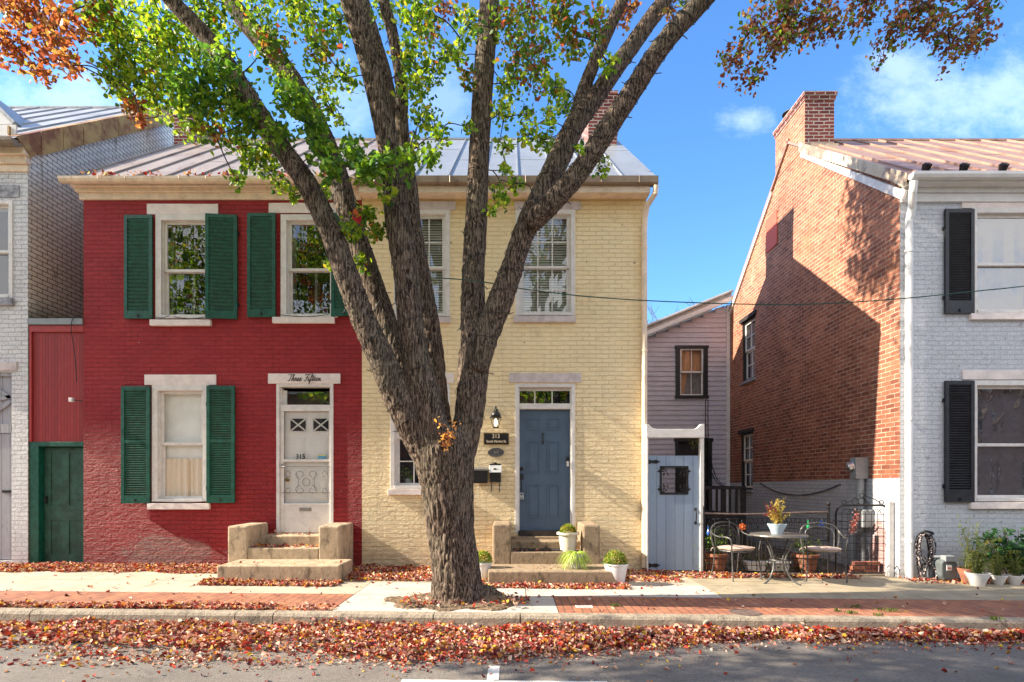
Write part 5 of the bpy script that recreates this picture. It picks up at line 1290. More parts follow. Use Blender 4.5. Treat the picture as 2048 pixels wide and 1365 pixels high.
# ------------------------------------------------------------ wire fence and arched wire gate
FD = 9.12
def wx(px): return X(px, FD)
def wz(py): return Z(py, FD)
t = empty('wire_fence', 'old looped wire garden fence panel with a rusty top rail', 'fence', (wx(1530), FD, gz(4)))
mb = MB(); mb.tube([(wx(1408) + (wx(1656) - wx(1408)) * q, FD, wz(1027 + 2 * math.sin(q * 5))) for q in np.linspace(0, 1, 12)], .016, 8); mb.build('top_rail', mat('rusty_pipe', (.14, .10, .085), .7, .3, 20, metal=.3), t)
mb = MB()
x0, x1, zb, zt = wx(1409), wx(1655), gz(4) + .06, wz(1046); nx = 26
for i in range(nx + 1):
    x = x0 + (x1 - x0) * i / nx; jj = .008 * math.sin(i * 2.3)
    if i < nx:
        xn = x + (x1 - x0) / nx * 1.5
        mb.tube([(x, FD, zb), (x + jj, FD, (zb + zt) / 2), (x, FD, zt)] + [(x + (xn - x) / 2 * (1 - math.cos(a)), FD, zt + .075 * math.sin(a)) for a in np.linspace(.3, math.pi, 6)] + [(xn, FD, zt - .05)], .0046, 4)
for j in range(9):
    z = zb + (zt - zb) * j / 8; mb.tube([(x0 + (x1 - x0) * q, FD + .003, z + .01 * math.sin(q * 9 + j)) for q in np.linspace(0, 1, 14)], .0046, 4)
mb.build('wire_mesh', M['iron'], t)
for px_ in (1407.5, 1657):
    mb = MB(); x = wx(px_); mb.tube([(x, FD, gz(4)), (x, FD, wz(1018))], .022 if px_ > 1500 else .013, 8)
    mb.lathe((x, FD, wz(1018)), [(.02, 0), (.03, .02), (.014, .04), (.03, .06), (.034, .085), (.02, .11), (.004, .118)] if px_ > 1500 else [(.014, 0), (.02, .02), (.01, .05)], 12); mb.build('post', M['iron'], t)
mb = MB(); mb.tube([(wx(1657), FD - .02, wz(1042)), (wx(1661), FD - .04, wz(1046)), (wx(1665), FD - .02, wz(1040)), (wx(1670), FD - .02, wz(1042))], .01, 6); mb.build('latch', M['iron'], t)

t = empty('arched_wire_gate', 'low arched wire garden gate with curled iron top', 'gate', (wx(1725), FD, gz(5.6)))
x0, x1, zb, zt = wx(1672), wx(1779), wz(1146), wz(1011); rr_ = .14
fr_ = [(x0, zb)] + [(x0 + rr_ - rr_ * math.cos(a), zt - rr_ + rr_ * math.sin(a)) for a in np.linspace(0, math.pi / 2, 8)] + [(x1 - rr_ + rr_ * math.sin(a), zt - rr_ + rr_ * math.cos(a)) for a in np.linspace(0, math.pi / 2, 8)] + [(x1, zb)]
mb = MB(); mb.tube([(a, FD, b_) for a, b_ in fr_], .017, 8, closed=True); mb.build('frame', M['iron'], t)
mb = MB(); nx = 9
for i in range(1, nx):
    x = x0 + (x1 - x0) * i / nx; mb.tube([(x, FD, zb), (x, FD, zt - .12)], .0048, 4)
    xn = x + (x1 - x0) / nx
    if i < nx - 1: mb.tube([(x + (xn - x) * (1 - math.cos(a)) * .8, FD + .004, zt - .14 + .08 * math.sin(a)) for a in np.linspace(0, math.pi, 7)], .0048, 4)
for j in range(1, 9): z = zb + (zt - .12 - zb) * j / 8.2; mb.tube([(x0, FD + .003, z), (x1, FD + .003, z)], .0048, 4)
mb.build('wire_mesh', M['iron'], t)
mb = MB(); xm = (x0 + x1) / 2
def curl(cx, cz, r, a0, a1): return [(cx + r * math.cos(a), FD, cz + r * math.sin(a)) for a in np.linspace(a0, a1, 16)]
for cx, r in ((x0 + .13, .034), (x1 - .13, .034), (xm - .12, .052), (xm - .02, .052)): mb.tube(curl(cx, zt + r + .012, r, -1.2, 4.6), .006, 6)
mb.tube([(xm + .02, FD, zt), (xm + .02, FD, zt + .2)], .007, 6); mb.tube(curl(xm - .01, zt + .15, .04, 0, 5), .006, 6); mb.tube(curl(xm + .02, zt + .22, .022, -1.5, 3.4), .005, 6)
mb.tube([(xm + .02, FD, zt + .16), (xm + .2, FD, zt + .09), (x1 - .13, FD, zt + .03)], .007, 6); mb.tube([(xm - .01, FD, zt + .14), (xm + .12, FD, zt + .01)], .007, 6); mb.tube([(xm - .17, FD, zt + .08), (x0 + .15, FD, zt + .03)], .004, 6)
mb.build('scroll_top', M['iron'], t)

# trinkets hanging on the fence
def trinket(px, py, label, col, shape):
    t = empty('garden_ornament', label, 'ornament', (wx(px), FD - .03, wz(py)))
    m_, n, b = new_mat('ornament_' + shape); b.inputs['Base Color'].default_value = (*col, 1); b.inputs['Roughness'].default_value = .15; b.inputs['Coat Weight'].default_value = .5
    mb = MB(); c = Vector((wx(px), FD - .035, wz(py)))
    if shape == 'bottle': mb.lathe((c.x, c.y, c.z - .07), [(.004, 0), (.02, .015), (.028, .045), (.02, .075), (.009, .10), (.009, .15)], 14)
    else:
        for k in range(6 if shape == 'star' else 4):
            a = k * 2 * math.pi / (6 if shape == 'star' else 4) + .4; L = .045
            mb.obox(c + Vector((math.cos(a) * L / 1.6, 0, math.sin(a) * L / 1.6)), (math.cos(a) * L / 1.5, 0, math.sin(a) * L / 1.5), (0, .005, 0), (-math.sin(a) * .016, 0, math.cos(a) * .016))
        mb.lathe((c.x, c.y, c.z - .02), [(.012, 0), (.02, .02), (.012, .04)], 8)
    mb.build('charm', m_, t); mb = MB(); mb.tube([c + Vector((0, 0, .03)), c + Vector((0, .03, .12))], .003, 4); mb.build('hook', M['iron'], t)
trinket(1415, 1063, 'blue glass drop ornament at the left end of the wire fence', (.03, .12, .42), 'bottle'); trinket(1483, 1054, 'orange leaf shaped ornament on the wire fence behind the left chair', (.75, .16, .03), 'star')
trinket(1614, 1050, 'bright green glass ornament on the wire fence behind the right chair', (.015, .30, .09), 'bottle'); trinket(1642, 1048, 'dark blue dragonfly ornament near the iron fence post', (.02, .06, .25), 'fly')
t = empty('dried_flower_garland', 'faded pink flower garland hanging on the arched wire gate', 'garland', (wx(1707), FD - .02, wz(1070)))
P_ = np.array([[wx(1712 - 11 * q), FD - .03, wz(1025 + 40 * q)] for q in RNG.uniform(0, 1, 130)]) + RNG.normal(size=(130, 3)) * (.03, .015, .03)
leaf_mesh('petals', P_, RNG.uniform(.02, .045, 130), pick([(.40, .12, .11, 3), (.50, .34, .34, 3), (.25, .05, .05, 2)], 130), t, M['leaf'])

# ------------------------------------------------------------ patio set
def patio_chair(loc, rz_, label):
    t = empty('patio_chair', label, 'chair', (0, 0, 0), 'iron patio chairs'); mi = M['chair_iron']
    # seat frame
    seat = [( .23 * math.sin(a) * (1 if abs(math.sin(a)) < .8 else 1), -.0 - .23 * math.cos(a), .43) for a in np.linspace(0, 2 * math.pi, 25)[:-1]]
    mb = MB(); mb.tube([(s_[0] * 1.05, s_[1], s_[2]) for s_ in seat], .011, 7, closed=True)
    mb.tube([(-.23, 0, .43), (.23, 0, .43)], .008, 6); mb.build('seat_frame', mi, t)
    back = [(-.24, .20, .43), (-.27, .23, .60), (-.26, .25, .74), (-.17, .27, .82), (0, .28, .845), (.17, .27, .82), (.26, .25, .74), (.27, .23, .60), (.24, .20, .43)]
    bs = spline(back, 5); mb = MB(); mb.tube(bs, .012, 7); inn = spline([(-.19, .21, .45), (-.205, .235, .62), (-.19, .25, .72), (-.11, .265, .775), (0, .27, .79), (.11, .265, .775), (.19, .25, .72), (.205, .235, .62), (.19, .21, .45)], 5); mb.tube(inn, .007, 6); mb.build('back_frame', mi, t)
    mb = MB()
    for i in range(-14, 15):
        x = i * .0135; h = .79 - (abs(x) / .2) ** 2.6 * .12
        mb.tube([(x, .212, .46), (x, .25, .63), (x, .268, h)], .0017, 3, cap=False)
    for j in range(24):
        z = .46 + j * .0138; xw = .2 if z < .68 else .2 * (1 - ((z - .66) / .13) ** 2 * .7) if z < .79 else .02
        y = .212 + (z - .46) * .17; mb.tube([(-xw, y, z), (0, y + .012, z), (xw, y, z)], .0017, 3, cap=False)
    mb.build('back_mesh', M['iron'], t)
    for s_ in (-1, 1):
        mb = MB(); mb.tube(spline([(s_ * .262, .25, .735), (s_ * .29, .18, .68), (s_ * .30, .05, .645), (s_ * .30, -.12, .65), (s_ * .285, -.20, .63), (s_ * .27, -.215, .56), (s_ * .255, -.20, .44)], 4), .011, 7); mb.build('armrest', mi, t)
        mb = MB(); mb.tube([(s_ * .25, -.20, .45), (s_ * .255, -.215, .22), (s_ * .27, -.245, .0)], .0105, 7); mb.build('leg', mi, t)
        mb = MB(); mb.tube([(s_ * .235, .19, .45), (s_ * .235, .22, .22), (s_ * .25, .26, .0)], .0105, 7); mb.build('leg', mi, t)
    t.location = loc; t.rotation_euler = (0, 0, rz_); return t


def cushion(loc, rz_, label):
    prof = [(.19, 0), (.225, .008), (.235, .022), (.225, .036), (.215, .040), (.12, .055), (.0, .060)]
    mb = MB(); k = 32; vs = []
    for r, z in prof:
        for i in range(k):
            a = 2 * math.pi * i / k; q = (abs(math.cos(a)) ** 3.2 + abs(math.sin(a)) ** 3.2) ** (-1 / 3.2)
            vs.append((r * q * math.cos(a), r * q * math.sin(a), z + .004 * math.sin(a * 5 + r * 20)))
    fs = [(i * k + j, i * k + (j + 1) % k, (i + 1) * k + (j + 1) % k, (i + 1) * k + j) for i in range(len(prof) - 1) for j in range(k)] + [tuple(range(k - 1, -1, -1))]
    mb.add(vs, fs)
    t = empty('seat_cushion', label, 'cushion', (0, 0, 0), 'cushions on the patio chairs'); mb.build('pad', M['cushion'], t, smooth=True)
    mb = MB(); pp = [(.236 * (abs(math.cos(a)) ** 3.2 + abs(math.sin(a)) ** 3.2) ** (-1 / 3.2) * math.cos(a), .236 * (abs(math.cos(a)) ** 3.2 + abs(math.sin(a)) ** 3.2) ** (-1 / 3.2) * math.sin(a), .036) for a in np.linspace(0, 2 * math.pi, 49)[:-1]]; mb.tube(pp, .005, 5, closed=True); mb.build('piping', mat('cushion_piping', (.42, .32, .26), .9), t)
    mb = MB(); mb.tube([(-.22, .2, .02), (-.27, .23, .0), (-.29, .22, -.03)], .006, 5); mb.tube([(-.22, .2, .02), (-.25, .25, .01), (-.24, .27, -.04)], .005, 5); mb.build('tie', M['cushion'], t)
    t.location = loc; t.rotation_euler = (0, 0, rz_)


for px_, dd_, rz_, w1, w2 in ((1472, 8.75, .35, 'left grey iron patio chair with arms facing the round table', 'beige cushion on the left patio chair'), (1646, 8.72, -.30, 'right grey iron patio chair with arms in front of the fence post', 'beige cushion on the right patio chair')):
    x_ = X(px_, dd_); patio_chair((x_, dd_, gz(x_)), rz_, w1); cushion((x_, dd_ + .0, gz(x_) + .441), rz_, w2)
TX, TD = X(1557, 8.45), 8.45; tz = gz(TX)
t = empty('round_patio_table', 'round grey iron patio table with curved legs', 'table', (TX, TD, tz))
mb = MB(); mb.lathe((TX, TD, tz + .68), [(.38, 0), (.40, .012), (.395, .03), (.1, .032)], 40); mb.build('table_top', mat('patio_table_top', (.17, .155, .14), .4, .2, 14, metal=.3), t)
for k in range(4):
    a = .55 + k * math.pi / 2; ca, sa = math.cos(a), math.sin(a)
    mb = MB(); mb.tube([(TX + ca * r, TD + sa * r, tz + z) for r, z in spline([(.30, .68), (.20, .56), (.115, .36), (.13, .2), (.22, .06), (.34, .0)], 4)], .0135, 7); mb.build('leg', M['chair_iron'], t)
mb = MB(); mb.tube([(TX + .12 * math.cos(a), TD + .12 * math.sin(a), tz + .33) for a in np.linspace(0, 2 * math.pi, 17)[:-1]], .008, 6, closed=True); mb.build('ring', M['chair_iron'], t)
px_ = X(1554, TD); t = empty('potted_sedum', 'pale blue bowl of yellowed and burgundy plants on the patio table', 'potted plant', (px_, TD, tz + .712))
tapered_pot(t, (px_, TD, tz + .712), .15, .075, .13, 'pot_blue', .01)
mb = MB(); LP = []; LC = []; rr = random.Random(5)
for k in range(34):
    a = rr.uniform(0, 6.28); s_ = rr.uniform(.02, .22); h = rr.uniform(.16, .38) * (1.1 - s_)
    p0 = Vector((px_, TD, tz + .84)); p1 = p0 + Vector((math.cos(a) * s_ * .5, math.sin(a) * s_ * .4, h * .55)); p2 = p0 + Vector((math.cos(a) * s_ + .0, math.sin(a) * s_ * .7, h)); mb.tube([p0, p1, p2], [.004, .0035, .002], 4)
    red_ = (math.cos(a) * s_ < -.05) or (math.cos(a) * s_ > .15)
    for q in range(16): f_ = rr.uniform(.3, 1.05); pt = p0.lerp(p1, f_ * 2) if f_ < .5 else p1.lerp(p2, f_ * 2 - 1); LP.append(pt + Vector((rr.gauss(0, .012), rr.gauss(0, .012), rr.gauss(0, .012)))); LC.append((.26, .05, .07) if red_ and rr.random() < .75 and f_ > .6 else rr.choice([(.55, .40, .06), (.45, .33, .08), (.62, .5, .12), (.30, .30, .06)]))
mb.build('stems', mat('yellow_stems', (.40, .26, .07), .7), t); leaf_mesh('leaves', LP, RNG.uniform(.015, .04, len(LP)), LC, t, M['leaf'])

def terracotta_planter(px, label, hgt, dens):
    dd_ = 9.45; x_ = X(px, dd_); g0 = gz(x_)
    t = empty('terracotta_planter', label, 'planter', (x_, dd_, g0), 'terracotta planters behind the fence')
    tapered_pot(t, (x_, dd_, g0), .30, .15, .185, 'terracotta', .045)
    P_ = np.array([x_, dd_, g0 + .30 + hgt * .5]) + RNG.normal(size=(dens, 3)) * (.11, .10, hgt * .32); P_[:, 2] = np.maximum(P_[:, 2], g0 + .27); leaf_mesh('foliage', P_, RNG.uniform(.03, .06, dens), pick(PAL_DKGREEN, dens), t, M['leaf'])
terracotta_planter(1431, 'terracotta planter with dark foliage next to the garden door', .35, 320); terracotta_planter(1611, 'terracotta planter behind the right patio chair', .22, 180)
for px_, lb in ((1510, 'white trough planter behind the table on the left'), (1556, 'white trough planter behind the table on the right')):
    dd_ = 9.4; x_ = X(px_, dd_); g0 = gz(x_); t = empty('trough_planter', lb, 'planter', (x_, dd_, g0), 'white troughs behind the fence')
    mb = MB(); mb.prism([(x_ - .13, g0 + .02), (x_ + .13, g0 + .02), (x_ + .17, g0 + .16), (x_ - .17, g0 + .16)], dd_ - .08, dd_ + .08, 'y'); mb.box(x_ - .18, x_ + .18, dd_ - .09, dd_ + .09, g0 + .155, g0 + .18); mb.build('trough', M['pot_white'], t, bevel=.006)
    P_ = np.array([x_, dd_, g0 + .2]) + RNG.normal(size=(160, 3)) * (.13, .06, .05); leaf_mesh('foliage', P_, RNG.uniform(.02, .045, 160), pick([(.05, .09, .03, 2), (.15, .11, .06, 2), (.08, .05, .04, 1)], 160), t, M['leaf'])
k = 700; x_ = RNG.uniform(2.95, 5.2, k); P_ = np.stack([x_, RNG.uniform(9.25, 10.4, k), np.array([gz(a) for a in x_]) + RNG.exponential(.10, k)], 1)
tag(leaf_mesh('garden_ground_cover', P_, RNG.uniform(.03, .07, k), pick([(.03, .06, .02, 4), (.07, .10, .03, 2), (.16, .10, .05, 2)], k), None, M['leaf']), 'dark low ground cover plants behind the wire fence', 'ground cover', kind='stuff')
t = empty('loose_brick_stack', 'small stack of old red bricks behind the arched gate', 'bricks', (5.75, 9.35, gz(6)))
for j in range(3):
    for i in range(2): mb = MB(); o_ = .03 * ((j * 7 + i * 3) % 3 - 1); mb.box(5.56 + i * .215 + o_, 5.765 + i * .215 + o_, 9.3, 9.40, gz(6) + j * .068, gz(6) + j * .068 + .063); mb.build('brick', M['terracotta'] if (i + j) % 2 else mat('old_dark_brick', (.16, .055, .04), .9, .2), t, bevel=.004)

# ------------------------------------------------------------ electric meter and conduit on the gable
t = empty('electric_meter', 'grey electric meter box with round glass dial and conduit on the brick gable', 'electric meter', (XR, 9.8, gz(6)))
mb = MB(); mb.box(XR - .22, XR - .002, 9.68, 9.86, 1.50, 1.86); mb.build('meter_box', M['grey_meter'], t, bevel=.008)
mb = MB(); mb.lathe((0, 0, 0), [(.085, 0), (.085, .03), (.075, .05), (.072, .10), (.04, .13)], 22); mb.v = [(XR - .22 - z_ * .75, 9.78 + y_, 1.71 + x_) for x_, y_, z_ in mb.v]; mb.build('dial', M['nickel'], t, smooth=False)
mb = MB(); mb.tube([(XR - .10, 9.76, 1.5), (XR - .10, 9.76, .60)], .065, 16); mb.tube([(XR - .085, 9.72, .5), (XR - .085, 9.72, gz(6))], .028, 12); mb.tube([(XR - .085, 9.71, .30), (XR - .085, 9.71, .0)], .045, 12); mb.tube([(XR - .14, 9.9, .95), (XR - .14, 9.9, gz(6))], .06, 14); mb.build('conduit', M['grey_meter'], t)
mb = MB(); mb.box(XR - .20, XR - .004, 9.52, 9.72, .68, .98); mb.build('junction_box', M['grey_meter'], t, bevel=.015)
mb = MB(); mb.tube([(XR - .08, 9.62, .70), (XR - .06, 9.5, .66), (XR - .06, 9.42, .74)], .014, 6); mb.build('switch_lever', M['black'], t)

# ------------------------------------------------------------ right house front: hose, gas meter, plants
def rx(px): return X(px, 8.82)
t = empty('coiled_garden_hose', 'black and white flecked garden hose coiled on a hanger by the downspout', 'garden hose', (rx(1848), 8.8, rz(6) if False else gz(6.3)))
m_, n, b = new_mat('flecked_hose'); p = n.pos(); v_ = n.voro(p, 42); n.put(b.inputs['Base Color'], n.mix(n.math('LESS_THAN', v_, .33), (.015, .013, .015), (.62, .50, .48))); b.inputs['Roughness'].default_value = .6
mb = MB(); rr = random.Random(8); cx = rx(1846)
for k in range(6):
    w_, h_ = rr.uniform(.07, .15), rr.uniform(.22, .40); top = Z(1068, 8.8); yy = 8.80 - .012 * k; sh = rr.uniform(-.03, .03)
    mb.tube([(cx + sh + w_ * math.sin(a) * (1 + .25 * math.cos(a)) , yy, top - h_ + h_ * math.cos(a)) for a in np.linspace(0, 2 * math.pi, 36)[:-1]], .0115, 7, closed=True)
mb.tube(spline([(cx + .1, 8.78, .5), (cx + .02, 8.74, .2), (cx - .06, 8.72, .0), (cx + .1, 8.7, -.03), (cx + .12, 8.72, .1), (cx - .04, 8.74, .3)], 6), .0115, 7)
mb.build('hose', m_, t)
mb = MB(); mb.tube(spline([(cx - .06, 8.86, Z(1075, 8.8)), (cx - .02, 8.76, Z(1063, 8.8)), (cx + .1, 8.76, Z(1066, 8.8)), (cx + .16, 8.86, Z(1070, 8.8))], 5), .02, 8); mb.build('hanger', M['black'], t)
t = empty('gas_meter', 'grey gas meter with paper tag and pipe low on the pale house front', 'gas meter', (rx(1890), 8.7, gz(6.6)))
cx = X(1891, 8.68); mb = MB(); mb.prism([(cx - .12, .02), (cx - .08, -.04), (cx + .08, -.04), (cx + .12, .02), (cx + .12, .22), (cx + .08, .27), (cx - .08, .27), (cx - .12, .22)], 8.6, 8.78, 'y'); mb.build('meter_body', mat('dark_meter_grey', (.10, .115, .12), .5, .1), t, bevel=.02)
mb = MB(); mb.box(cx - .07, cx + .08, 8.585, 8.70, .24, .33); mb.build('index_head', M['grey_meter'], t, bevel=.01)
mb = MB(); mb.box(cx - .045, cx + .03, 8.594, 8.6, .11, .19); mb.build('tag', mat('paper_tag', (.7, .68, .66), .7), t); mb = MB(); mb.box(cx - .035, cx + .02, 8.590, 8.5935, .135, .155); mb.build('tag_print', mat('tag_red', (.4, .05, .06), .7), t)
mb = MB(); mb.tube([(cx - .14, 8.8, -.06), (cx - .14, 8.8, .55), (cx - .19, 8.85, .62)], .022, 8); mb.tube([(cx - .14, 8.74, .3), (cx - .05, 8.7, .3)], .02, 8); mb.tube([(cx - .22, 8.78, -.06), (cx - .22, 8.78, .14)], .04, 10); mb.build('pipe', M['grey_meter'], t)


def bushy_pot(px, py, d_, r, h, m, label, stems, hgt, spread, pal, lsize, grp=None, leaves=700, name='potted_plant', pot=True, stalky=0.):
    x_ = X(px, d_); g0 = gz(x_); t = empty(name, label, 'potted plant', (x_, d_, g0), grp); rr = random.Random(px)
    if pot: tapered_pot(t, (x_, d_, g0), h, r * .55, r, m, .012)
    mb = MB(); LP = []; DR = []
    for k in range(stems):
        a = rr.uniform(0, 6.28); s_ = rr.uniform(.1, 1) * spread; hh = hgt * rr.uniform(.45, 1.05)
        p0 = Vector((x_ + rr.uniform(-.4, .4) * r, d_, g0 + h * .85)); pts = [p0, p0 + Vector((math.cos(a) * s_ * .35, math.sin(a) * s_ * .2, hh * .55)), p0 + Vector((math.cos(a) * s_, math.sin(a) * s_ * .5, hh))]
        if rr.random() < .35 and not stalky: pts[2].z = p0.z + hh * .3
        pp = spline([tuple(q) for q in pts], 4); mb.tube(pp, [.005 * (1 - .7 * i / (len(pp) - 1)) for i in range(len(pp))], 4)
        for q in range(leaves // stems): c = pp[rr.randrange(1, len(pp))]; LP.append(c + np.array([rr.gauss(0, .02), rr.gauss(0, .02), rr.gauss(0, .02)]))
    mb.build('stems', mat('green_stem', (.13, .15, .05), .7), t); leaf_mesh('leaves', LP, RNG.uniform(.6, 1.3, len(LP)) * lsize, pick(pal, len(LP)), t, M['leaf'], width=.5)
PL = [(.16, .20, .04, 4), (.26, .28, .07, 3), (.10, .14, .04, 2), (.30, .20, .06, 1)]
bushy_pot(1955, 1165, 8.3, .15, .19, 'pot_white', 'white bowl pot of straggly yellow green plants at the front of the row', 44, .62, .32, PL, .035, None, 900)
bushy_pot(1936, 1150, 8.52, .13, .22, 'terracotta', 'terracotta pot with thin bare upright stems beside the gas meter', 12, .95, .22, PL, .04, None, 160, stalky=1)
bushy_pot(1996, 1160, 8.42, .11, .14, 'pot_white', 'first small ribbed white pot of trailing greenery right of the bowl pot', 30, .4, .22, PL, .03, 'small white pots along the wall', 600)
bushy_pot(2029, 1160, 8.42, .11, .14, 'pot_white', 'last small ribbed white pot of trailing greenery at the right edge', 30, .4, .24, PL, .03, 'small white pots along the wall', 600)
t = empty('broadleaf_shrub', 'dark glossy broad leaved shrub against the pale house under the window', 'shrub', (X(2025, 8.6), 8.6, gz(7)))
rr = random.Random(2); mb = MB(); LP = []; DR = []; cx = X(2035, 8.6)
for k in range(46):
    a = rr.uniform(0, 6.28); s_ = rr.uniform(.1, .62); h = rr.uniform(.35, .92) * (1.05 - .35 * s_); p0 = Vector((cx + rr.uniform(-.15, .15), 8.62, -.06)); p2 = p0 + Vector((math.cos(a) * s_, math.sin(a) * s_ * .36 - .02, h)); pp = spline([tuple(p0), tuple(p0.lerp(p2, .5) + Vector((0, 0, .08))), tuple(p2)], 4); mb.tube(pp, .006, 4)
    for q in range(15): c = pp[rr.randrange(3, len(pp))]; v = Vector((rr.gauss(0, 1), rr.gauss(-.3, .7), rr.gauss(-.1, .6))).normalized(); LP.append(c + np.array(v) * .02); DR.append(v)
mb.build('stems', M['twig'], t); leaf_mesh('leaves', LP, RNG.uniform(.08, .15, len(LP)), pick([(.025, .075, .03, 5), (.04, .13, .05, 3), (.06, .19, .06, 2), (.20, .22, .05, 1), (.38, .30, .06, .5)], len(LP)), t, M['leaf'], direc=DR, width=.5, curl=.08)

# ------------------------------------------------------------ small street details
t = empty('street_cable', 'thin green cable strung from the tree across the street fronts', 'cable', (0, 6.6, 3.7))
mb = MB(); q_ = spline([(870, 556, 7.0), (930, 560, 6.85), (985, 567, 6.72), (1045, 578, 6.7), (1160, 592, 6.7), (1300, 602, 6.7), (1500, 609, 6.7), (1640, 608, 6.7), (1800, 598, 6.7), (1950, 583, 6.7), (2048, 573, 6.7), (2300, 545, 6.7), (2700, 490, 6.7)], 5)
mb.tube([(X(a, c_), c_, Z(b_, c_)) for a, b_, c_ in q_], .0065, 6); mb.build('line', M['cable'], t)
t = empty('utility_cover', 'round iron utility cover set in the brick pavement', 'utility cover', (2.75, 6.62, gz(2.75)))
cxx, cyy = spot(1490, 1226); mb = MB(); mb.lathe((cxx, cyy, gz(cxx) + .001), [(.17, 0), (.17, .006), (.15, .006), (.15, .003), (.02, .004)], 28); mb.build('lid', mat('worn_iron_cover', (.13, .085, .07), .8, .3, 25), t)
t = empty('inscribed_paver', 'pale inscribed stone set among the pavement bricks', 'paver', (1, 6.6, 0)); x_, d_ = spot(1168, 1214)
mb = MB(); mb.box(x_ - .1, x_ + .1, d_ - .05, d_ + .05, gz(x_) - .02, gz(x_) + .006); mb.build('stone', M['lintel'], t, bevel=.003)
mb = MB(); 
for i in range(9): mb.box(x_ - .08 + i * .018, x_ - .07 + i * .018, d_ - .02, d_ + .02, gz(x_) + .0062, gz(x_) + .0075)
mb.build('incised_marks', M['iron'], t)
t = empty('kerb_drain_cap', 'round pipe outlet cap in the face of the kerb', 'drain outlet', (2.1, 6.13, -.06)); x_ = X(1415, 6.14)
mb = MB(); mb.tube([(x_, 6.10, gz(x_) - .07), (x_, 6.14, gz(x_) - .07)], .052, 20); mb.build('rim', M['curb'], t); mb = MB(); mb.tube([(x_, 6.092, gz(x_) - .07), (x_, 6.0995, gz(x_) - .07)], .035, 18); mb.build('cap', M['iron'], t)
k = 0; GP = []; 
for px_, py_, w_ in ((1778, 1224, .07), (1702, 1228, .04), (1712, 1216, .04), (1990, 1240, .05), (1755, 1233, .03), (1230, 1214, .03), (1675, 1224, .03)):
    x_, d_ = spot(px_, py_)
    for i in range(int(900 * w_)): GP.append((x_ + RNG.normal() * w_, d_ + RNG.normal() * w_ * .4, gz(x_) + .004))
GP = np.array(GP); tag(leaf_mesh('pavement_weeds', GP, RNG.uniform(.02, .05, len(GP)), pick([(.10, .16, .03, 1), (.16, .22, .05, 1)], len(GP)), None, M['leaf'], direc=np.tile((0, 0, 1.), (len(GP), 1)), width=.18), 'small green weeds growing between the pavement bricks', 'weeds', kind='stuff')
# ------------------------------------------------------------ the street tree: real limbs at real distances
tree = empty('street_tree', 'large many stemmed pear tree with green and red autumn leaves at the kerb', 'tree', (-.66, 6.88, 0))
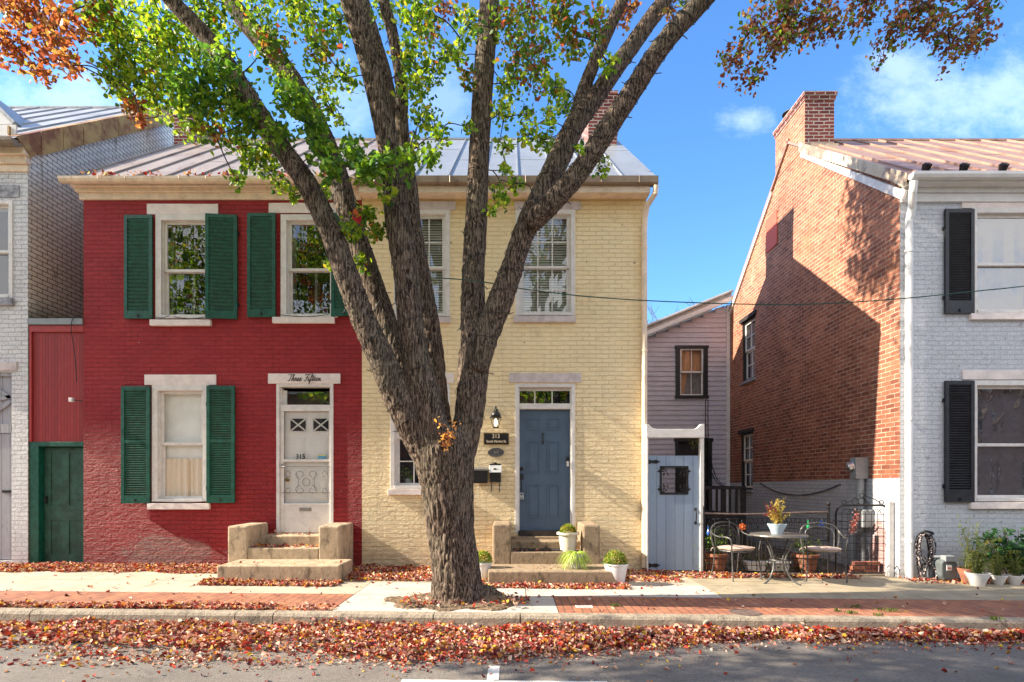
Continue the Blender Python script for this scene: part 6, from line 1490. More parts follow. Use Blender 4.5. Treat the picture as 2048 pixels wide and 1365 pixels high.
# each limb: (px, py, distance, width px) measured on the photograph and set out in space
LIMBS = [
    [(915, 1212, 6.85, 140), (914, 1190, 6.86, 122), (912, 1141, 6.88, 108), (902, 1060, 6.9, 104), (895, 976, 6.9, 116), (889, 910, 6.9, 134), (884, 860, 6.92, 112)],
    [(872, 930, 6.85, 76), (835, 860, 6.78, 80), (796, 790, 6.7, 70), (762, 715, 6.6, 60), (727, 640, 6.55, 54), (695, 555, 6.5, 50), (655, 450, 6.45, 46), (612, 365, 6.4, 44), (565, 300, 6.4, 41), (500, 200, 6.35, 38), (455, 130, 6.3, 35), (400, 60, 6.25, 32), (342, 0, 6.2, 30), (250, -110, 6.1, 26), (120, -260, 5.9, 20), (0, -420, 5.8, 13)],
    [(855, 880, 7.0, 64), (818, 780, 7.1, 60), (785, 680, 7.2, 50), (752, 590, 7.25, 47), (718, 490, 7.3, 48), (695, 420, 7.35, 47), (668, 330, 7.4, 44), (632, 245, 7.5, 42), (581, 157, 7.55, 42), (530, 90, 7.6, 40), (480, 30, 7.65, 36), (430, -50, 7.7, 34), (330, -220, 7.9, 26), (240, -420, 8.1, 16)],
    [(872, 900, 6.8, 86), (850, 800, 6.75, 74), (832, 720, 6.7, 60), (822, 649, 6.65, 56), (812, 546, 6.65, 55), (792, 415, 6.65, 53), (787, 342, 6.62, 48), (758, 205, 6.6, 44), (727, 85, 6.55, 42), (700, 0, 6.5, 41), (670, -120, 6.4, 34), (640, -330, 6.3, 24), (620, -560, 6.2, 14)],
    [(878, 880, 7.05, 70), (866, 781, 7.15, 62), (857, 670, 7.25, 56), (831, 532, 7.3, 56), (816, 444, 7.35, 55), (811, 376, 7.4, 52), (794, 290, 7.42, 50), (773, 205, 7.45, 47), (758, 137, 7.5, 46), (728, 34, 7.6, 42), (690, -110, 7.7, 34), (660, -330, 7.9, 24), (650, -560, 8.1, 14)],
    [(814, 345, 7.3, 28), (804, 250, 7.2, 26), (803, 170, 7.1, 25), (787, 75, 7.0, 23), (765, -10, 6.9, 22), (740, -160, 6.8, 18), (720, -330, 6.6, 12)],
    [(905, 960, 6.9, 80), (922, 900, 6.92, 70), (937, 838, 6.95, 66), (947, 738, 6.98, 68), (950, 670, 7.0, 62), (946, 610, 7.03, 52), (947, 546, 7.05, 48), (951, 460, 7.1, 47), (955, 380, 7.15, 45), (958, 307, 7.2, 43), (963, 220, 7.22, 43), (968, 137, 7.25, 43), (978, 17, 7.35, 41), (988, -160, 7.5, 32), (1000, -400, 7.7, 22), (1010, -600, 7.8, 12)],
    [(952, 740, 6.9, 54), (972, 672, 6.85, 54), (1001, 600, 6.8, 54), (1025, 535, 6.75, 48), (1044, 475, 6.7, 46), (1072, 415, 6.7, 52)],
    [(1052, 455, 6.75, 44), (1090, 375, 6.85, 46), (1122, 310, 6.9, 47), (1150, 250, 6.95, 44), (1195, 190, 7.05, 38), (1235, 132, 7.1, 35), (1262, 95, 7.15, 34), (1300, 41, 7.2, 33), (1335, -10, 7.25, 32), (1390, -130, 7.4, 26), (1450, -300, 7.6, 16)],
    [(1140, 275, 6.95, 30), (1152, 235, 7.0, 30), (1166, 185, 7.1, 28), (1183, 140, 7.15, 26), (1212, 70, 7.2, 25), (1245, 0, 7.3, 24), (1290, -110, 7.4, 20), (1330, -260, 7.5, 14)],
    [(1060, 448, 6.6, 44), (1104, 405, 6.5, 45), (1155, 348, 6.45, 43), (1195, 290, 6.4, 43), (1232, 232, 6.35, 43), (1272, 172, 6.3, 41), (1310, 112, 6.25, 40), (1352, 58, 6.2, 38), (1408, 0, 6.15, 36), (1500, -110, 6.0, 31), (1640, -270, 5.8, 22), (1780, -400, 5.6, 14)],
    [(915, 1195, 6.9, 60), (948, 1190, 6.95, 60), (985, 1200, 6.95, 52), (1008, 1222, 6.95, 26)], [(900, 1190, 6.85, 70), (872, 1205, 6.8, 44), (850, 1222, 6.76, 20)], [(920, 1190, 6.8, 60), (925, 1215, 6.62, 40), (935, 1232, 6.5, 16)],
    [(905, 1190, 6.95, 70), (880, 1203, 7.1, 44), (865, 1212, 7.3, 20)]]
def limb_world(L, n=5):
    s_ = spline(L, n); return [(Vector((X(a, c), c, Z(b_, c))), w_ * .445 * c / FPX) for a, b_, c, w_ in s_]
mb = MB(); LW = []
for L in LIMBS:
    w_ = limb_world(L); LW.append(w_); mb.tube([p for p, r in w_], [max(r, .02) for p, r in w_], 20)
tmp = bpy.data.meshes.new('t'); tmp.from_pydata(mb.v, [], mb.f); to = bpy.data.objects.new('t', tmp); COL.objects.link(to)
md = to.modifiers.new('r', 'REMESH'); md.mode = 'VOXEL'; md.voxel_size = .0135; md.use_smooth_shade = True
ms_ = to.modifiers.new('s', 'SMOOTH'); ms_.factor = .5; ms_.iterations = 5
me = bpy.data.meshes.new_from_object(to.evaluated_get(bpy.context.evaluated_depsgraph_get())); bpy.data.objects.remove(to)
nv = len(me.vertices); co = np.empty(nv * 3); me.vertices.foreach_get('co', co); co = co.reshape(-1, 3); no = np.empty(nv * 3); me.vertices.foreach_get('normal', no); no = no.reshape(-1, 3)
def gnoise(P, seed):                                     # vectorised value noise
    i = np.floor(P).astype(np.int64); f = P - i; f = f * f * (3 - 2 * f); out = 0
    for dx in (0, 1):
        for dy in (0, 1):
            for dz in (0, 1):
                h = (i[:, 0] + dx) * 374761393 + (i[:, 1] + dy) * 668265263 + (i[:, 2] + dz) * 2147483647 + seed * 1013904223
                h = (h ^ (h >> 13)) * 1274126177; h = (h ^ (h >> 16)) & 0xffff
                out = out + h / 65535. * (f[:, 0] if dx else 1 - f[:, 0]) * (f[:, 1] if dy else 1 - f[:, 1]) * (f[:, 2] if dz else 1 - f[:, 2])
    return out
wp = np.stack([gnoise(co * 3, s_) for s_ in (1, 2, 3)], 1) - .5
q = (co + wp * .10) * (40, 40, 5.5); r1 = 1 - np.abs(gnoise(q, 5) * 2 - 1) * 1.0; r2 = gnoise(co * (50, 50, 12), 7)
thick = np.clip((7 - co[:, 2]) / 7, .25, 1)
disp = (-(r1 ** 2) * .026 + (r2 - .5) * .014 + (gnoise(co * 2.3, 9) - .5) * .05 * thick) * thick + .012
co = co + no * disp[:, None]; me.vertices.foreach_set('co', co.reshape(-1)); me.materials.clear()
trunk = finish(me, 'trunk', M['bark'], tree, smooth=True)

# canopy: clumps along twigs; the ones seen are set where the photograph has foliage, each at its own distance
CL = []     # (x, y, z, radius, palette)
def clump(px, py, d_, rpx, pal, n_=1.): CL.append((Vector((X(px, d_), d_, Z(py, d_))), rpx * d_ / FPX, pal, n_))
rr = random.Random(11)
REG = [  # px, py, radius, count, palette
    (60, 40, 62, 1.5, PAL_RED), (20, 100, 45, 1.2, PAL_RED), (110, 95, 55, 1.2, PAL_RED), (150, 35, 50, 1.2, PAL_RED), (75, 145, 30, .5, PAL_RED), (190, 20, 45, .9, PAL_MIX), (25, 15, 40, 1, PAL_RED), (130, 128, 28, .45, PAL_RED),
    (215, 60, 52, 1.1, PAL_GREEN), (265, 35, 60, 1.3, PAL_GREEN), (240, 125, 50, 1.2, PAL_GREEN), (300, 100, 60, 1.5, PAL_GREEN), (215, 165, 32, .7, PAL_GREEN), (275, 175, 50, 1.1, PAL_GREEN), (340, 40, 60, 1.4, PAL_GREEN), (345, 150, 60, 1.4, PAL_GREEN), (395, 95, 60, 1.4, PAL_GREEN), (320, 205, 42, .9, PAL_GREEN), (265, 215, 22, .45, PAL_RED), (282, 240, 18, .35, PAL_RED),
    (395, 190, 56, 1.4, PAL_DKGREEN), (440, 130, 52, 1.3, PAL_DKGREEN), (445, 225, 48, 1.2, PAL_GREEN), (385, 245, 38, .7, PAL_GREEN), (430, 265, 34, .6, PAL_MIX), (480, 180, 44, 1.1, PAL_DKGREEN), (500, 240, 40, 1, PAL_DKGREEN), (480, 290, 36, .7, PAL_GREEN), (505, 330, 30, .6, PAL_GREEN), (540, 300, 30, .6, PAL_GREEN), (480, 365, 20, .35, PAL_GREEN), (545, 340, 28, .5, PAL_GREEN), (585, 390, 18, .35, PAL_GREEN), (555, 265, 34, .7, PAL_DKGREEN),
    (430, 30, 55, 1.2, PAL_GREEN), (510, 20, 50, 1, PAL_GREEN), (545, 80, 44, .8, PAL_MIX), (600, 40, 55, 1.1, PAL_GREEN), (640, 100, 45, .8, PAL_MIX), (560, 150, 35, .6, PAL_GREEN), (590, 200, 42, .9, PAL_DKGREEN), (620, 250, 38, .9, PAL_DKGREEN), (640, 160, 40, .7, PAL_GREEN), (665, 45, 45, .9, PAL_GREEN), (660, 210, 28, .4, PAL_GREEN), (690, 145, 34, .55, PAL_GREEN), (640, 300, 34, .8, PAL_DKGREEN), (660, 340, 28, .6, PAL_DKGREEN), (700, 300, 32, .7, PAL_DKGREEN), (685, 240, 15, .25, PAL_GREEN),
    (560, 370, 20, .3, PAL_GREEN), (640, 390, 26, .5, PAL_GREEN), (725, 340, 34, .7, PAL_DKGREEN), (770, 330, 32, .7, PAL_DKGREEN), (810, 320, 30, .55, PAL_DKGREEN), (860, 320, 24, .35, PAL_DKGREEN), (735, 430, 30, .55, PAL_GREEN), (700, 470, 30, .6, PAL_GREEN), (755, 470, 26, .4, PAL_GREEN), (770, 390, 25, .4, PAL_GREEN), (722, 525, 22, .35, PAL_GREEN), (655, 535, 18, .25, PAL_GREEN),
    (820, 30, 50, 1.1, PAL_GREEN), (870, 60, 42, .7, PAL_MIX), (820, 110, 46, 1, PAL_GREEN), (835, 180, 40, .8, PAL_GREEN), (870, 140, 34, .5, PAL_GREEN), (850, 230, 34, .7, PAL_GREEN), (875, 270, 26, .45, PAL_GREEN), (780, 20, 36, .6, PAL_GREEN), (895, 110, 26, .3, PAL_GREEN), (880, 15, 36, .45, PAL_RED), (830, 290, 26, .4, PAL_GREEN),
    (930, 40, 40, .8, PAL_GREEN), (915, 110, 26, .4, PAL_GREEN), (935, 160, 26, .4, PAL_MIX), (935, 255, 16, .2, PAL_GREEN), (1010, 40, 44, .9, PAL_MIX), (1070, 30, 46, 1, PAL_MIX), (1130, 30, 46, .9, PAL_MIX), (1030, 110, 44, .9, PAL_MIX), (1090, 100, 44, .9, PAL_MIX), (1145, 95, 40, .8, PAL_MIX), (1020, 175, 38, .7, PAL_GREEN), (1075, 170, 34, .5, PAL_MIX), (1010, 230, 28, .45, PAL_GREEN), (1060, 225, 26, .35, PAL_GREEN), (1110, 165, 34, .6, PAL_GREEN), (1130, 210, 26, .4, PAL_GREEN), (1195, 60, 40, .7, PAL_MIX), (1215, 130, 24, .35, PAL_GREEN), (1245, 30, 30, .4, PAL_RED),
    (1050, 270, 26, .4, PAL_GREEN), (1085, 285, 26, .45, PAL_GREEN), (1005, 290, 22, .35, PAL_GREEN), (1100, 240, 24, .35, PAL_GREEN), (1010, 340, 18, .25, PAL_GREEN), (1005, 395, 26, .5, PAL_GREEN), (1030, 370, 20, .35, PAL_GREEN), (985, 420, 14, .2, PAL_GREEN), (1205, 335, 20, .3, PAL_GREEN), (1160, 300, 14, .15, PAL_GREEN),
    (1270, 20, 26, .25, PAL_RED), (1340, 20, 24, .2, PAL_BROWN), (1370, 5, 14, .15, PAL_GREEN)]
HANG = [  # sprays hanging from limbs above the frame at the right
    [(1600, -60, 5.9), (1575, 20, 5.9), (1560, 75, 5.9), (1530, 120, 5.9), (1500, 160, 5.9)], [(1575, 20, 5.9), (1610, 50, 5.9), (1655, 45, 5.9), (1665, 65, 5.9)], [(1565, 60, 5.9), (1510, 60, 5.9), (1475, 100, 5.9), (1455, 145, 5.9)],
    [(1600, -40, 5.9), (1530, -10, 5.9), (1500, 30, 5.9)], [(1570, 40, 5.9), (1600, 85, 5.9)], [(1600, -60, 5.9), (1640, 0, 5.9), (1660, 20, 5.9)],
    [(1800, -60, 6.1), (1830, 20, 6.1), (1900, 60, 6.1), (1905, 125, 6.1)], [(1830, 20, 6.1), (1780, 60, 6.1), (1775, 90, 6.1)], [(1800, -60, 6.1), (1740, 10, 6.1), (1730, 40, 6.1)], [(1870, 10, 6.1), (1930, 30, 6.1), (1975, 80, 6.1)], [(1900, 60, 6.1), (1960, 95, 6.1)], [(1880, -60, 6.1), (1960, 0, 6.1), (1985, 20, 6.1)], [(1830, 20, 6.1), (1850, 75, 6.1)], [(1750, -30, 6.1), (1705, 5, 6.1)]]
LP = []; LS = []; LC = []; TW = MB()
allp = [(p, r) for w_ in LW for p, r in w_ if p.z > 3.4]
AP = np.array([tuple(p) for p, r in allp]); AP0 = AP
TG = []
def twig_to(c, rad, nsub=4):
    global AP
    d2 = ((AP - np.array(c)) ** 2).sum(1); a = Vector(AP[int(np.argmin(d2))]); m = a.lerp(c, .5) + Vector((rr.uniform(-.2, .2), rr.uniform(-.2, .2), rr.uniform(-.05, .2))) * min(1, (a - c).length)
    AP = np.concatenate([AP, [np.array(c)], [np.array(m)]])
    if (a - c).length > 2.4: m = m  # long reach stays a thin branch
    b0 = min(.02, .006 + .006 * (a - c).length); TW.tube(spline([tuple(a), tuple(m), tuple(c)], 5), list(np.linspace(b0, .005, 11)), 5, cap=False)
    for _ in range(nsub):
        v = Vector((rr.gauss(0, 1), rr.gauss(0, 1), rr.gauss(-.2, 1))).normalized() * rad * rr.uniform(.6, 1.); TW.tube([c, c + v * .5 + Vector((0, 0, .04)), c + v], [.005, .004, .002], 4, cap=False)
def fill(c, rad, pal, k, size=(.045, .085)):
    k = max(4, int(k)); v = RNG.normal(size=(k, 3)); v /= np.linalg.norm(v, axis=1)[:, None]; P_ = np.array(c) + v * (rad * RNG.uniform(.15, 1.12, k) ** .6)[:, None] * (1, 1.25, 1)
    # leaves gather in bunches of a few
    P_ += np.repeat(RNG.normal(size=((k + 4) // 5, 3)) * rad * .22, 5, axis=0)[:k]
    LP.append(P_); LS.append(RNG.uniform(*size, k)); LC.append(pick(pal, k))
for px_, py_, rp, dn, pal in REG:
    for _ in range(2):
        d_ = rr.uniform(6.0, 7.9) if py_ < 400 else rr.uniform(6.4, 7.0)
        if pal is PAL_DKGREEN: d_ = rr.uniform(5.9, 6.6)
        if px_ < 200: d_ = rr.uniform(5.6, 6.6)
        jx_, jy_ = rr.uniform(-.3, .3) * rp, rr.uniform(-.3, .3) * rp; c = Vector((X(px_ + jx_, d_), d_, Z(py_ + jy_, d_))); rad = rp * .72 * d_ / FPX
        fill(c, rad, pal, (95 if pal is PAL_RED else 118) * dn * (.6 + rp / 90), (.042, .080) if pal is not PAL_DKGREEN else (.05, .09)); TG.append((c, rad, 4))
for H in HANG:
    pts = spline(H, 6); w_ = [Vector((X(a, c), c + .12 * math.sin(i * .7), Z(b_, c))) for i, (a, b_, c) in enumerate(pts)]
    TW.tube(w_, list(np.linspace(.012, .0025, len(w_))), 5, cap=False)
    for i, c in enumerate(w_):
        if Z(-60, c.y) > 0: fill(c, .13, PAL_BROWN if i % 4 else PAL_MIX, 17 if H[0][0] < 1700 else 20, (.035, .065))
        v = Vector((rr.gauss(0, 1), rr.gauss(0, .6), rr.gauss(-.4, .8))).normalized() * .2; TW.tube([c, c + v], [.003, .0015], 4, cap=False)
for H in ([(1690, -330, 5.75), (1640, -180, 5.8), (1600, -60, 5.9)], [(1730, -370, 5.7), (1770, -200, 5.9), (1800, -60, 6.1)], [(1730, -370, 5.7), (1830, -210, 6.0), (1880, -60, 6.1)]):
    pts = spline(H, 5); TW.tube([(X(a, c), c, Z(b_, c)) for a, b_, c in pts], list(np.linspace(.022, .012, len(pts))), 6, cap=False)
# the crown above the frame (it casts the dapples on the road, the roofs and the brick gable)
def infr(p): return -30 < 965 - (p.z - EYE) * FPX / p.y if p.y > .5 else False
cnt = 0
while cnt < 150:
    v = Vector((rr.uniform(-1, 1), rr.uniform(-1, 1), rr.uniform(-1, 1)))
    if v.length > 1: continue
    c = Vector((-1.0 + v.x * 5.6, 6.7 + v.y * 3.3, 9.2 + v.z * 3.6))
    if c.z - .8 < EYE + (965 + 20) * c.y / FPX: continue
    cnt += 1; fill(c, rr.uniform(.3, .5), rr.choice([PAL_GREEN, PAL_GREEN, PAL_MIX, PAL_RED]), 75, (.07, .12)); TG.append((c, .4, 3))
for box_, m_ in (((-3, .6, 8.7, 9.7, 8.9, 11.2), 34), ((-9.5, -3.0, 3.2, 5.3, 5.3, 8.4), 125)):
    j = 0
    while j < m_:
        c = Vector((rr.uniform(*box_[:2]), rr.uniform(*box_[2:4]), rr.uniform(*box_[4:])))
        if c.z - .75 < EYE + 985 * c.y / FPX and c.x + .85 > -1040 * c.y / FPX: j += .02; continue
        j += 1; fill(c, rr.uniform(.28, .5), rr.choice([PAL_GREEN, PAL_GREEN, PAL_MIX]), 85, (.08, .13)); TG.append((c, .4, 3))
TG.sort(key=lambda q: float(((AP0 - np.array(q[0])) ** 2).sum(1).min()))
for q in TG: twig_to(*q)
LP = np.concatenate(LP); LS = np.concatenate(LS); LC = np.concatenate(LC)
# thin out leaves that fall far below the photograph's foliage line, and keep clear of the ground floor
leaf_mesh('crown', LP, LS, LC, tree, M['leaf'], curl=.16)
TW.build('twigs', M['twig'], tree)
# small dry sprout in the fork of the trunk
t = MB(); SP = []
for k in range(5):
    a = rr.uniform(-.6, .6); p0 = Vector((X(893, 6.5), 6.55, Z(905, 6.5))); p2 = p0 + Vector((a * .16, -.06, rr.uniform(.15, .52))); t.tube([p0, p0.lerp(p2, .5) + Vector((a * .04, 0, 0)), p2], [.005, .004, .002], 4); SP += [p0.lerp(p2, f_) + Vector((rr.gauss(0, .035), rr.gauss(-.02, .02), rr.gauss(0, .03))) for f_ in np.linspace(.25, 1, 15)]
t.build('sprout_stems', M['twig'], tree); leaf_mesh('sprout_leaves', SP, RNG.uniform(.04, .075, len(SP)), pick([(.55, .27, .09, 3), (.42, .17, .06, 2), (.60, .38, .16, 1)], len(SP)), tree, M['leaf'], width=.45)
SP = [(X(a, 6.3), 6.25, Z(b_, 6.3)) for a, b_ in ((708, 432), (715, 440), (722, 452), (712, 448), (738, 455), (745, 470), (716, 436))]
leaf_mesh('red_leaves', SP, [.11, .10, .09, .08, .07, .06, .08], [(.45, .03, .04)] * 4 + [(.6, .15, .04)] * 3, tree, M['leaf'])

# ------------------------------------------------------------ fairy lights wound round the stems
t = empty('string_lights', 'unlit string lights wound around the lower limbs of the tree', 'string lights', (-.7, 6.8, 3)); wr = MB(); bl = MB()
for li, (i0, i1), turns in ((1, (6, 52), 17), (2, (8, 36), 6), (3, (8, 34), 8), (6, (8, 40), 7), (7, (4, 24), 6), (10, (3, 42), 16), (8, (2, 30), 8), (5, (2, 20), 4)):
    w_ = LW[li]; w_ = w_[i0:min(i1, len(w_))]; L = len(w_); pts = []; steps = turns * 16
    for k in range(steps):
        f_ = k / steps * (L - 1); i = min(int(f_), L - 2); c = w_[i][0].lerp(w_[i + 1][0], f_ - i); r = (w_[i][1] * (1 - f_ + i) + w_[i + 1][1] * (f_ - i)) + .016; tt = (w_[i + 1][0] - w_[i][0]).normalized(); a = tt.cross(Vector((0, 1, 0))).normalized(); b_ = tt.cross(a)
        an = k / 16 * 2 * math.pi; o = math.cos(an) * a + math.sin(an) * b_; wob = .012 * math.sin(k * .9); pts.append(c + o * r + tt * wob)
        if k % 12 == 0: q = c + o * r; e = (o + tt * rr.uniform(-.9, .9)).normalized(); bl = MB(); bl.tube([q, q + e * rr.uniform(.04, .065)], [.007, .004], 5); bl.build('bulb', M['pewter'], t)
    wr.tube(pts, .0035, 4, cap=False)
wr.build('wire', M['cable_black'], t)

# ------------------------------------------------------------ bare tree far behind the lilac house
bt = empty('bare_tree', 'distant leafless tree behind the lilac clapboard house', 'tree', (9.3, 28, 0)); mb = MB(); rr = random.Random(21)
def grow(p, v, L, r, dep):
    q = p + v * L; mb.tube([p, p.lerp(q, .5) + Vector((rr.gauss(0, .04), 0, rr.gauss(0, .03))) * L, q], [r, r * .85, r * .65], 5, cap=False)
    if dep == 0: return
    for k in range(3 if dep > 1 else 4): grow(p.lerp(q, rr.uniform(.55, 1)), (v + Vector((rr.gauss(0, .42), rr.gauss(0, .42), rr.gauss(.05, .3)))).normalized(), L * rr.uniform(.58, .8), r * .6, dep - 1)
BX = X(1398, 28); grow(Vector((BX, 28, 0)), Vector((0, 0, 1)), 4.6, .12, 5); bt.location = (BX, 28, 0); ORI[bt.name] = Vector((BX, 28, 0))
mb.build('trunk', M['twig'], bt)
# ------------------------------------------------------------ fallen leaves: uncountable, one mass
P_ = []; S_ = []; U_ = []
def lay(n_, x0, x1, dfun, zlift, size=(.022, .058), pile=0., flat=.5):
    x = RNG.uniform(x0, x1, n_); t = RNG.uniform(0, 1, n_); y = np.array([dfun(a, b_) for a, b_ in zip(x, t)]); ok = ~np.isnan(y); x, y, t = x[ok], y[ok], t[ok]
    hump = np.array([max(0, .5 + noise.noise(Vector((a * 1.3, b_ * 3, 0))) * .9) for a, b_ in zip(x, y)])
    z = np.array([gz(a) for a in x]) + zlift + RNG.uniform(0, 1, len(x)) ** 1.4 * pile * hump + .006
    P_.append(np.stack([x, y, z], 1)); S_.append(RNG.uniform(*size, len(x)))
# the drift in the gutter: deep by the kerb, ragged towards the road
def front(x):
    e = [(-14, 5.62), (-6.5, 5.5), (-4.6, 5.35), (-3.4, 5.05), (-2.4, 4.98), (-1, 5.0), (0, 5.06), (.6, 5.2), (1.2, 5.42), (2.0, 5.68), (3, 5.78), (6.5, 5.80), (14, 5.80)]
    return np.interp(x, [q[0] for q in e], [q[1] for q in e]) + .16 * noise.noise(Vector((x * 1.7, 0, 5))) + .07 * noise.noise(Vector((x * 6, 0, 9)))
def gutter_d(a, t):
    f_ = front(a); y = 6.12 - (6.12 - f_) * (t ** .9); 
    gap = noise.noise(Vector((a * 1.2, y * 2.6, 2)))
    if (a < -1.5 and gap > (.0 if y < 5.8 else .16) and y < 6.02) or (gap > .42 and y < 5.8): return float('nan')
    return y
RZ = -.130
lay(27000, -8, 8, gutter_d, RZ, pile=.085); lay(4500, -4, 1.2, lambda a, t: 6.1 - (6.1 - front(a)) * t * .8, RZ + .02, pile=.09)
lay(9000, -8, 8, lambda a, t: 6.12 - (6.16 - front(a)) * t ** .8, RZ, (.01, .026), pile=.03); lay(1500, -8, 8, lambda a, t: 6.1 - (6.1 - front(a)) * t, RZ + .01, (.05, .08), pile=.09)
lay(2500, -8, 7, lambda a, t: front(a) - RNG.exponential(.12), RZ, (.008, .03), pile=.01)
lay(900, -8, 7, lambda a, t: front(a) - .02 - RNG.exponential(.11), RZ, pile=.015)                  # stragglers
lay(200, -7, 7, lambda a, t: 3.6 + 2 * t, RZ, pile=.01); lay(70, -4.6, -2.6, lambda a, t: 4.72 + .2 * t, RZ, pile=.03)
# along the feet of the walls
lay(9000, -9, -4.2, lambda a, t: 9.47 - t ** 1.1 * (.75 + .3 * noise.noise(Vector((a * 1.5, 2, 0)))), 0, pile=.05)
lay(3600, -4.3, -2.4, lambda a, t: 8.05 - t ** 1.5 * .32, 0, pile=.05); lay(6000, -2.6, -.28, lambda a, t: 9.47 - t * 1.28, 0, pile=.07)
lay(2800, -.5, 1.6, lambda a, t: 8.0 - t ** 1.5 * .27, 0, pile=.04); lay(1200, 1.4, 2.5, lambda a, t: 9.4 - t * 1.1, 0, pile=.04); lay(500, 2.3, 3.5, lambda a, t: 9.2 - t * .5, 0, pile=.03)
lay(900, 3.1, 5.4, lambda a, t: 9.10 - t * .32, 0, (.03, .06), pile=.03); lay(900, 6.0, 9, lambda a, t: 8.86 - t ** 1.3 * .45, 0, pile=.04)
lay(3600, -8, -2.7, lambda a, t: 6.32 + t ** 2.2 * .22, 0, pile=.035); lay(500, -4.6, -2, lambda a, t: 6.31 + t ** 2 * .3, 0, pile=.03)
lay(150, -8, -2, lambda a, t: 6.3 + t * 2.6, 0, pile=.01); lay(130, -2, 3.2, lambda a, t: 6.35 + t * 1.8, 0, pile=.005); lay(40, 3, 8, lambda a, t: 6.3 + t * 2, 0, pile=.005)
lay(170, -1.3, .1, lambda a, t: 6.4 + t * .6, .05, (.03, .07), pile=.03); lay(110, -.1, .2, lambda a, t: 6.7 + t * .4, .01, pile=.04)
# on the stoops, the sills of both roofs' gutters
lay(230, -4.03, -3.0, lambda a, t: 9.1 - t * .3, .39, pile=.05); lay(40, -4.03, -3.0, lambda a, t: 9.5 - t * .3, .55, pile=.02); lay(16, -4.1, -2.5, lambda a, t: 8.7 - t * .6, .225, pile=.01)
lay(110, .0, 1.0, lambda a, t: 9.06 - t * .3, .36, (.03, .07), pile=.03); lay(26, .1, 1.2, lambda a, t: 8.7 - t * .5, .18, (.03, .06), pile=.01)
P_ = np.concatenate(P_); S_ = np.concatenate(S_); keep = np.ones(len(P_), bool)
for a, b_, c_, d_, zt in ((-4.2, -2.43, 8.04, 8.75, .2), (-4.39, -4.03, 8.7, 9.6, .2), (-2.99, -2.62, 8.7, 9.6, .2), (-4.1, -2.9, 8.7, 9.6, .3), (-.36, 1.52, 7.98, 8.74, .12), (-.32, 1.37, 8.7, 9.6, .3)):
    keep &= ~((P_[:, 0] > a) & (P_[:, 0] < b_) & (P_[:, 1] > c_) & (P_[:, 1] < d_) & (P_[:, 2] < zt))
P_, S_ = P_[keep], S_[keep]
up = np.tile((0, 0, 1.), (len(P_), 1))
tag(leaf_mesh('fallen_leaves', P_, S_, pick(PAL_LITTER, len(P_)), None, M['litter'], up=up, flat=.75, curl=.34, jitter=.25, direc=np.concatenate([RNG.normal(size=(len(P_), 2)), RNG.normal(size=(len(P_), 1)) * .25], 1)),
    'drifts of red, pink and yellow fallen leaves along the kerb and walls', 'fallen leaves', kind='stuff')
k = 160; px_ = RNG.choice([-6.6, -5.9, -5.2, -4.6, -3.6, -3], k) + RNG.normal(size=k) * .14; PP = np.stack([px_, RNG.uniform(9.16, 9.3, k), np.full(k, 6.40) + RNG.uniform(0, .04, k)], 1)
tag(leaf_mesh('gutter_leaves', PP, RNG.uniform(.04, .08, k), pick(PAL_LITTER, k), None, M['litter']), 'dry red leaves caught in the gutter of the red house', 'fallen leaves', kind='stuff')

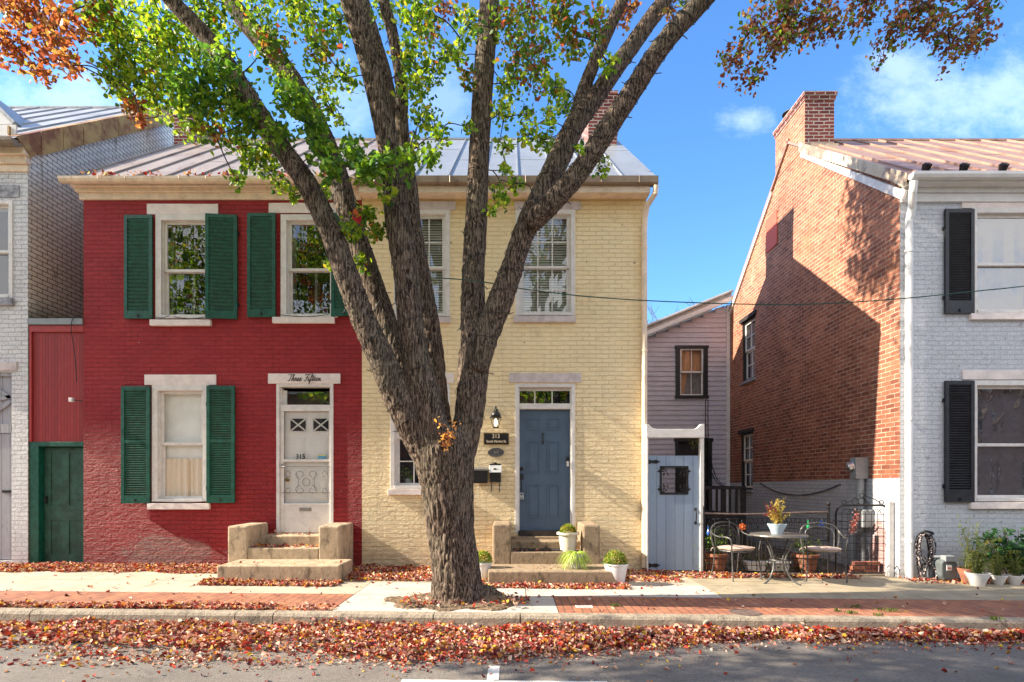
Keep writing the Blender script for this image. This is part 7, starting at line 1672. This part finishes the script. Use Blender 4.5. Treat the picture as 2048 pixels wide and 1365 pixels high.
# ------------------------------------------------------------ the other side of the street (mirrored in the window panes)
op = empty('opposite_brick_house', 'brown brick house with white windows across the street mirrored in the panes', 'house', (3, -11, 0))
holes = []
for i in range(24):
    for j in range(2): x0 = -47 + i * 4.1; holes.append((x0, x0 + 1.1, .9 + j * 3.1, 2.6 + j * 3.1))
mb = MB(); mb.wall(-50, 52, -.3, 6.2, -11, holes, .2, sgn=-1); mb.build('wall', M['opp_brick'], op)
mb = MB()
for h in holes: mb.box(h[0], h[1], -11.16, -11.12, h[2], h[3])
mb.build('window', M['white'], op)
mb = MB()
for h in holes:
    zm = (h[2] + h[3]) / 2; xm = (h[0] + h[1]) / 2
    for (a, b_) in ((h[0] + .08, xm - .03), (xm + .03, h[1] - .08)):
        for (c_, e) in ((h[2] + .08, zm - .03), (zm + .03, h[3] - .08)): mb.box(a, b_, -11.12, -11.11, c_, e)
mb.build('pane', M['dark'], op)
mb = MB(); mb.prism([(-10.7, 6.1), (-14.5, 8.6), (-18, 6.1)], -50.1, 52.1, 'x'); mb.build('roof', mat('slate_roof', (.08, .08, .09), .7, .2), op)
lw_ = MB(); lw_.sheet([-60, 0, 60], [-10.9, -6.55], lambda x, y: gz(x) - .0 + (y + 6.5) * -.04); tag(lw_.build('far_verge', mat('far_grass', (.26, .28, .09), .9, .3, 2)), kind='structure')
def mirror_tree(xx, yy, hh, pal, dens, lb):
    t = empty('leafy_tree', lb, 'tree', (xx, yy, 0), 'trees across the street'); mb = MB(); rr = random.Random(int(hh * 10)); CP = []
    def grow2(p, v, L, r, dep):
        q = p + v * L; mb.tube([p, q], [r, r * .7], 6, cap=False)
        if dep <= 2: CP.append(q)
        if dep == 0: return
        for k in range(3): grow2(p.lerp(q, rr.uniform(.6, 1)), (v + Vector((rr.gauss(0, .5), rr.gauss(0, .5), rr.gauss(.12, .25)))).normalized(), L * rr.uniform(.62, .82), r * .6, dep - 1)
    grow2(Vector((xx, yy, 0)), Vector((0, 0, 1)), hh * .27, .2, 5); mb.build('trunk', M['twig'], t)
    A = np.repeat(np.array([tuple(c) for c in CP]), dens, axis=0); A = A + RNG.normal(size=A.shape) * .35; leaf_mesh('crown', A, RNG.uniform(.12, .2, len(A)), pick(pal, len(A)), t, M['leaf'])
    return t
def copy_tree(src, loc, lb):
    r = src.copy(); COL.objects.link(r); r.location = loc; r['label'] = lb
    for c in src.children: q = c.copy(); COL.objects.link(q); q.parent = r
g_ = mirror_tree(-15, -8.2, 12.5, PAL_GREEN, 26, 'green tree across the street mirrored in the left upper window of the red house')
copy_tree(g_, (-7.5, -8.6, 0), 'green tree across the street mirrored in the right upper window of the red house'); copy_tree(g_, (2.6, -8.0, 0), 'green tree across the street mirrored in the upper windows of the yellow house')
r_ = mirror_tree(21, -8.4, 12.5, PAL_BROWN, 3, 'nearly bare tree across the street mirrored in the windows of the pale house')
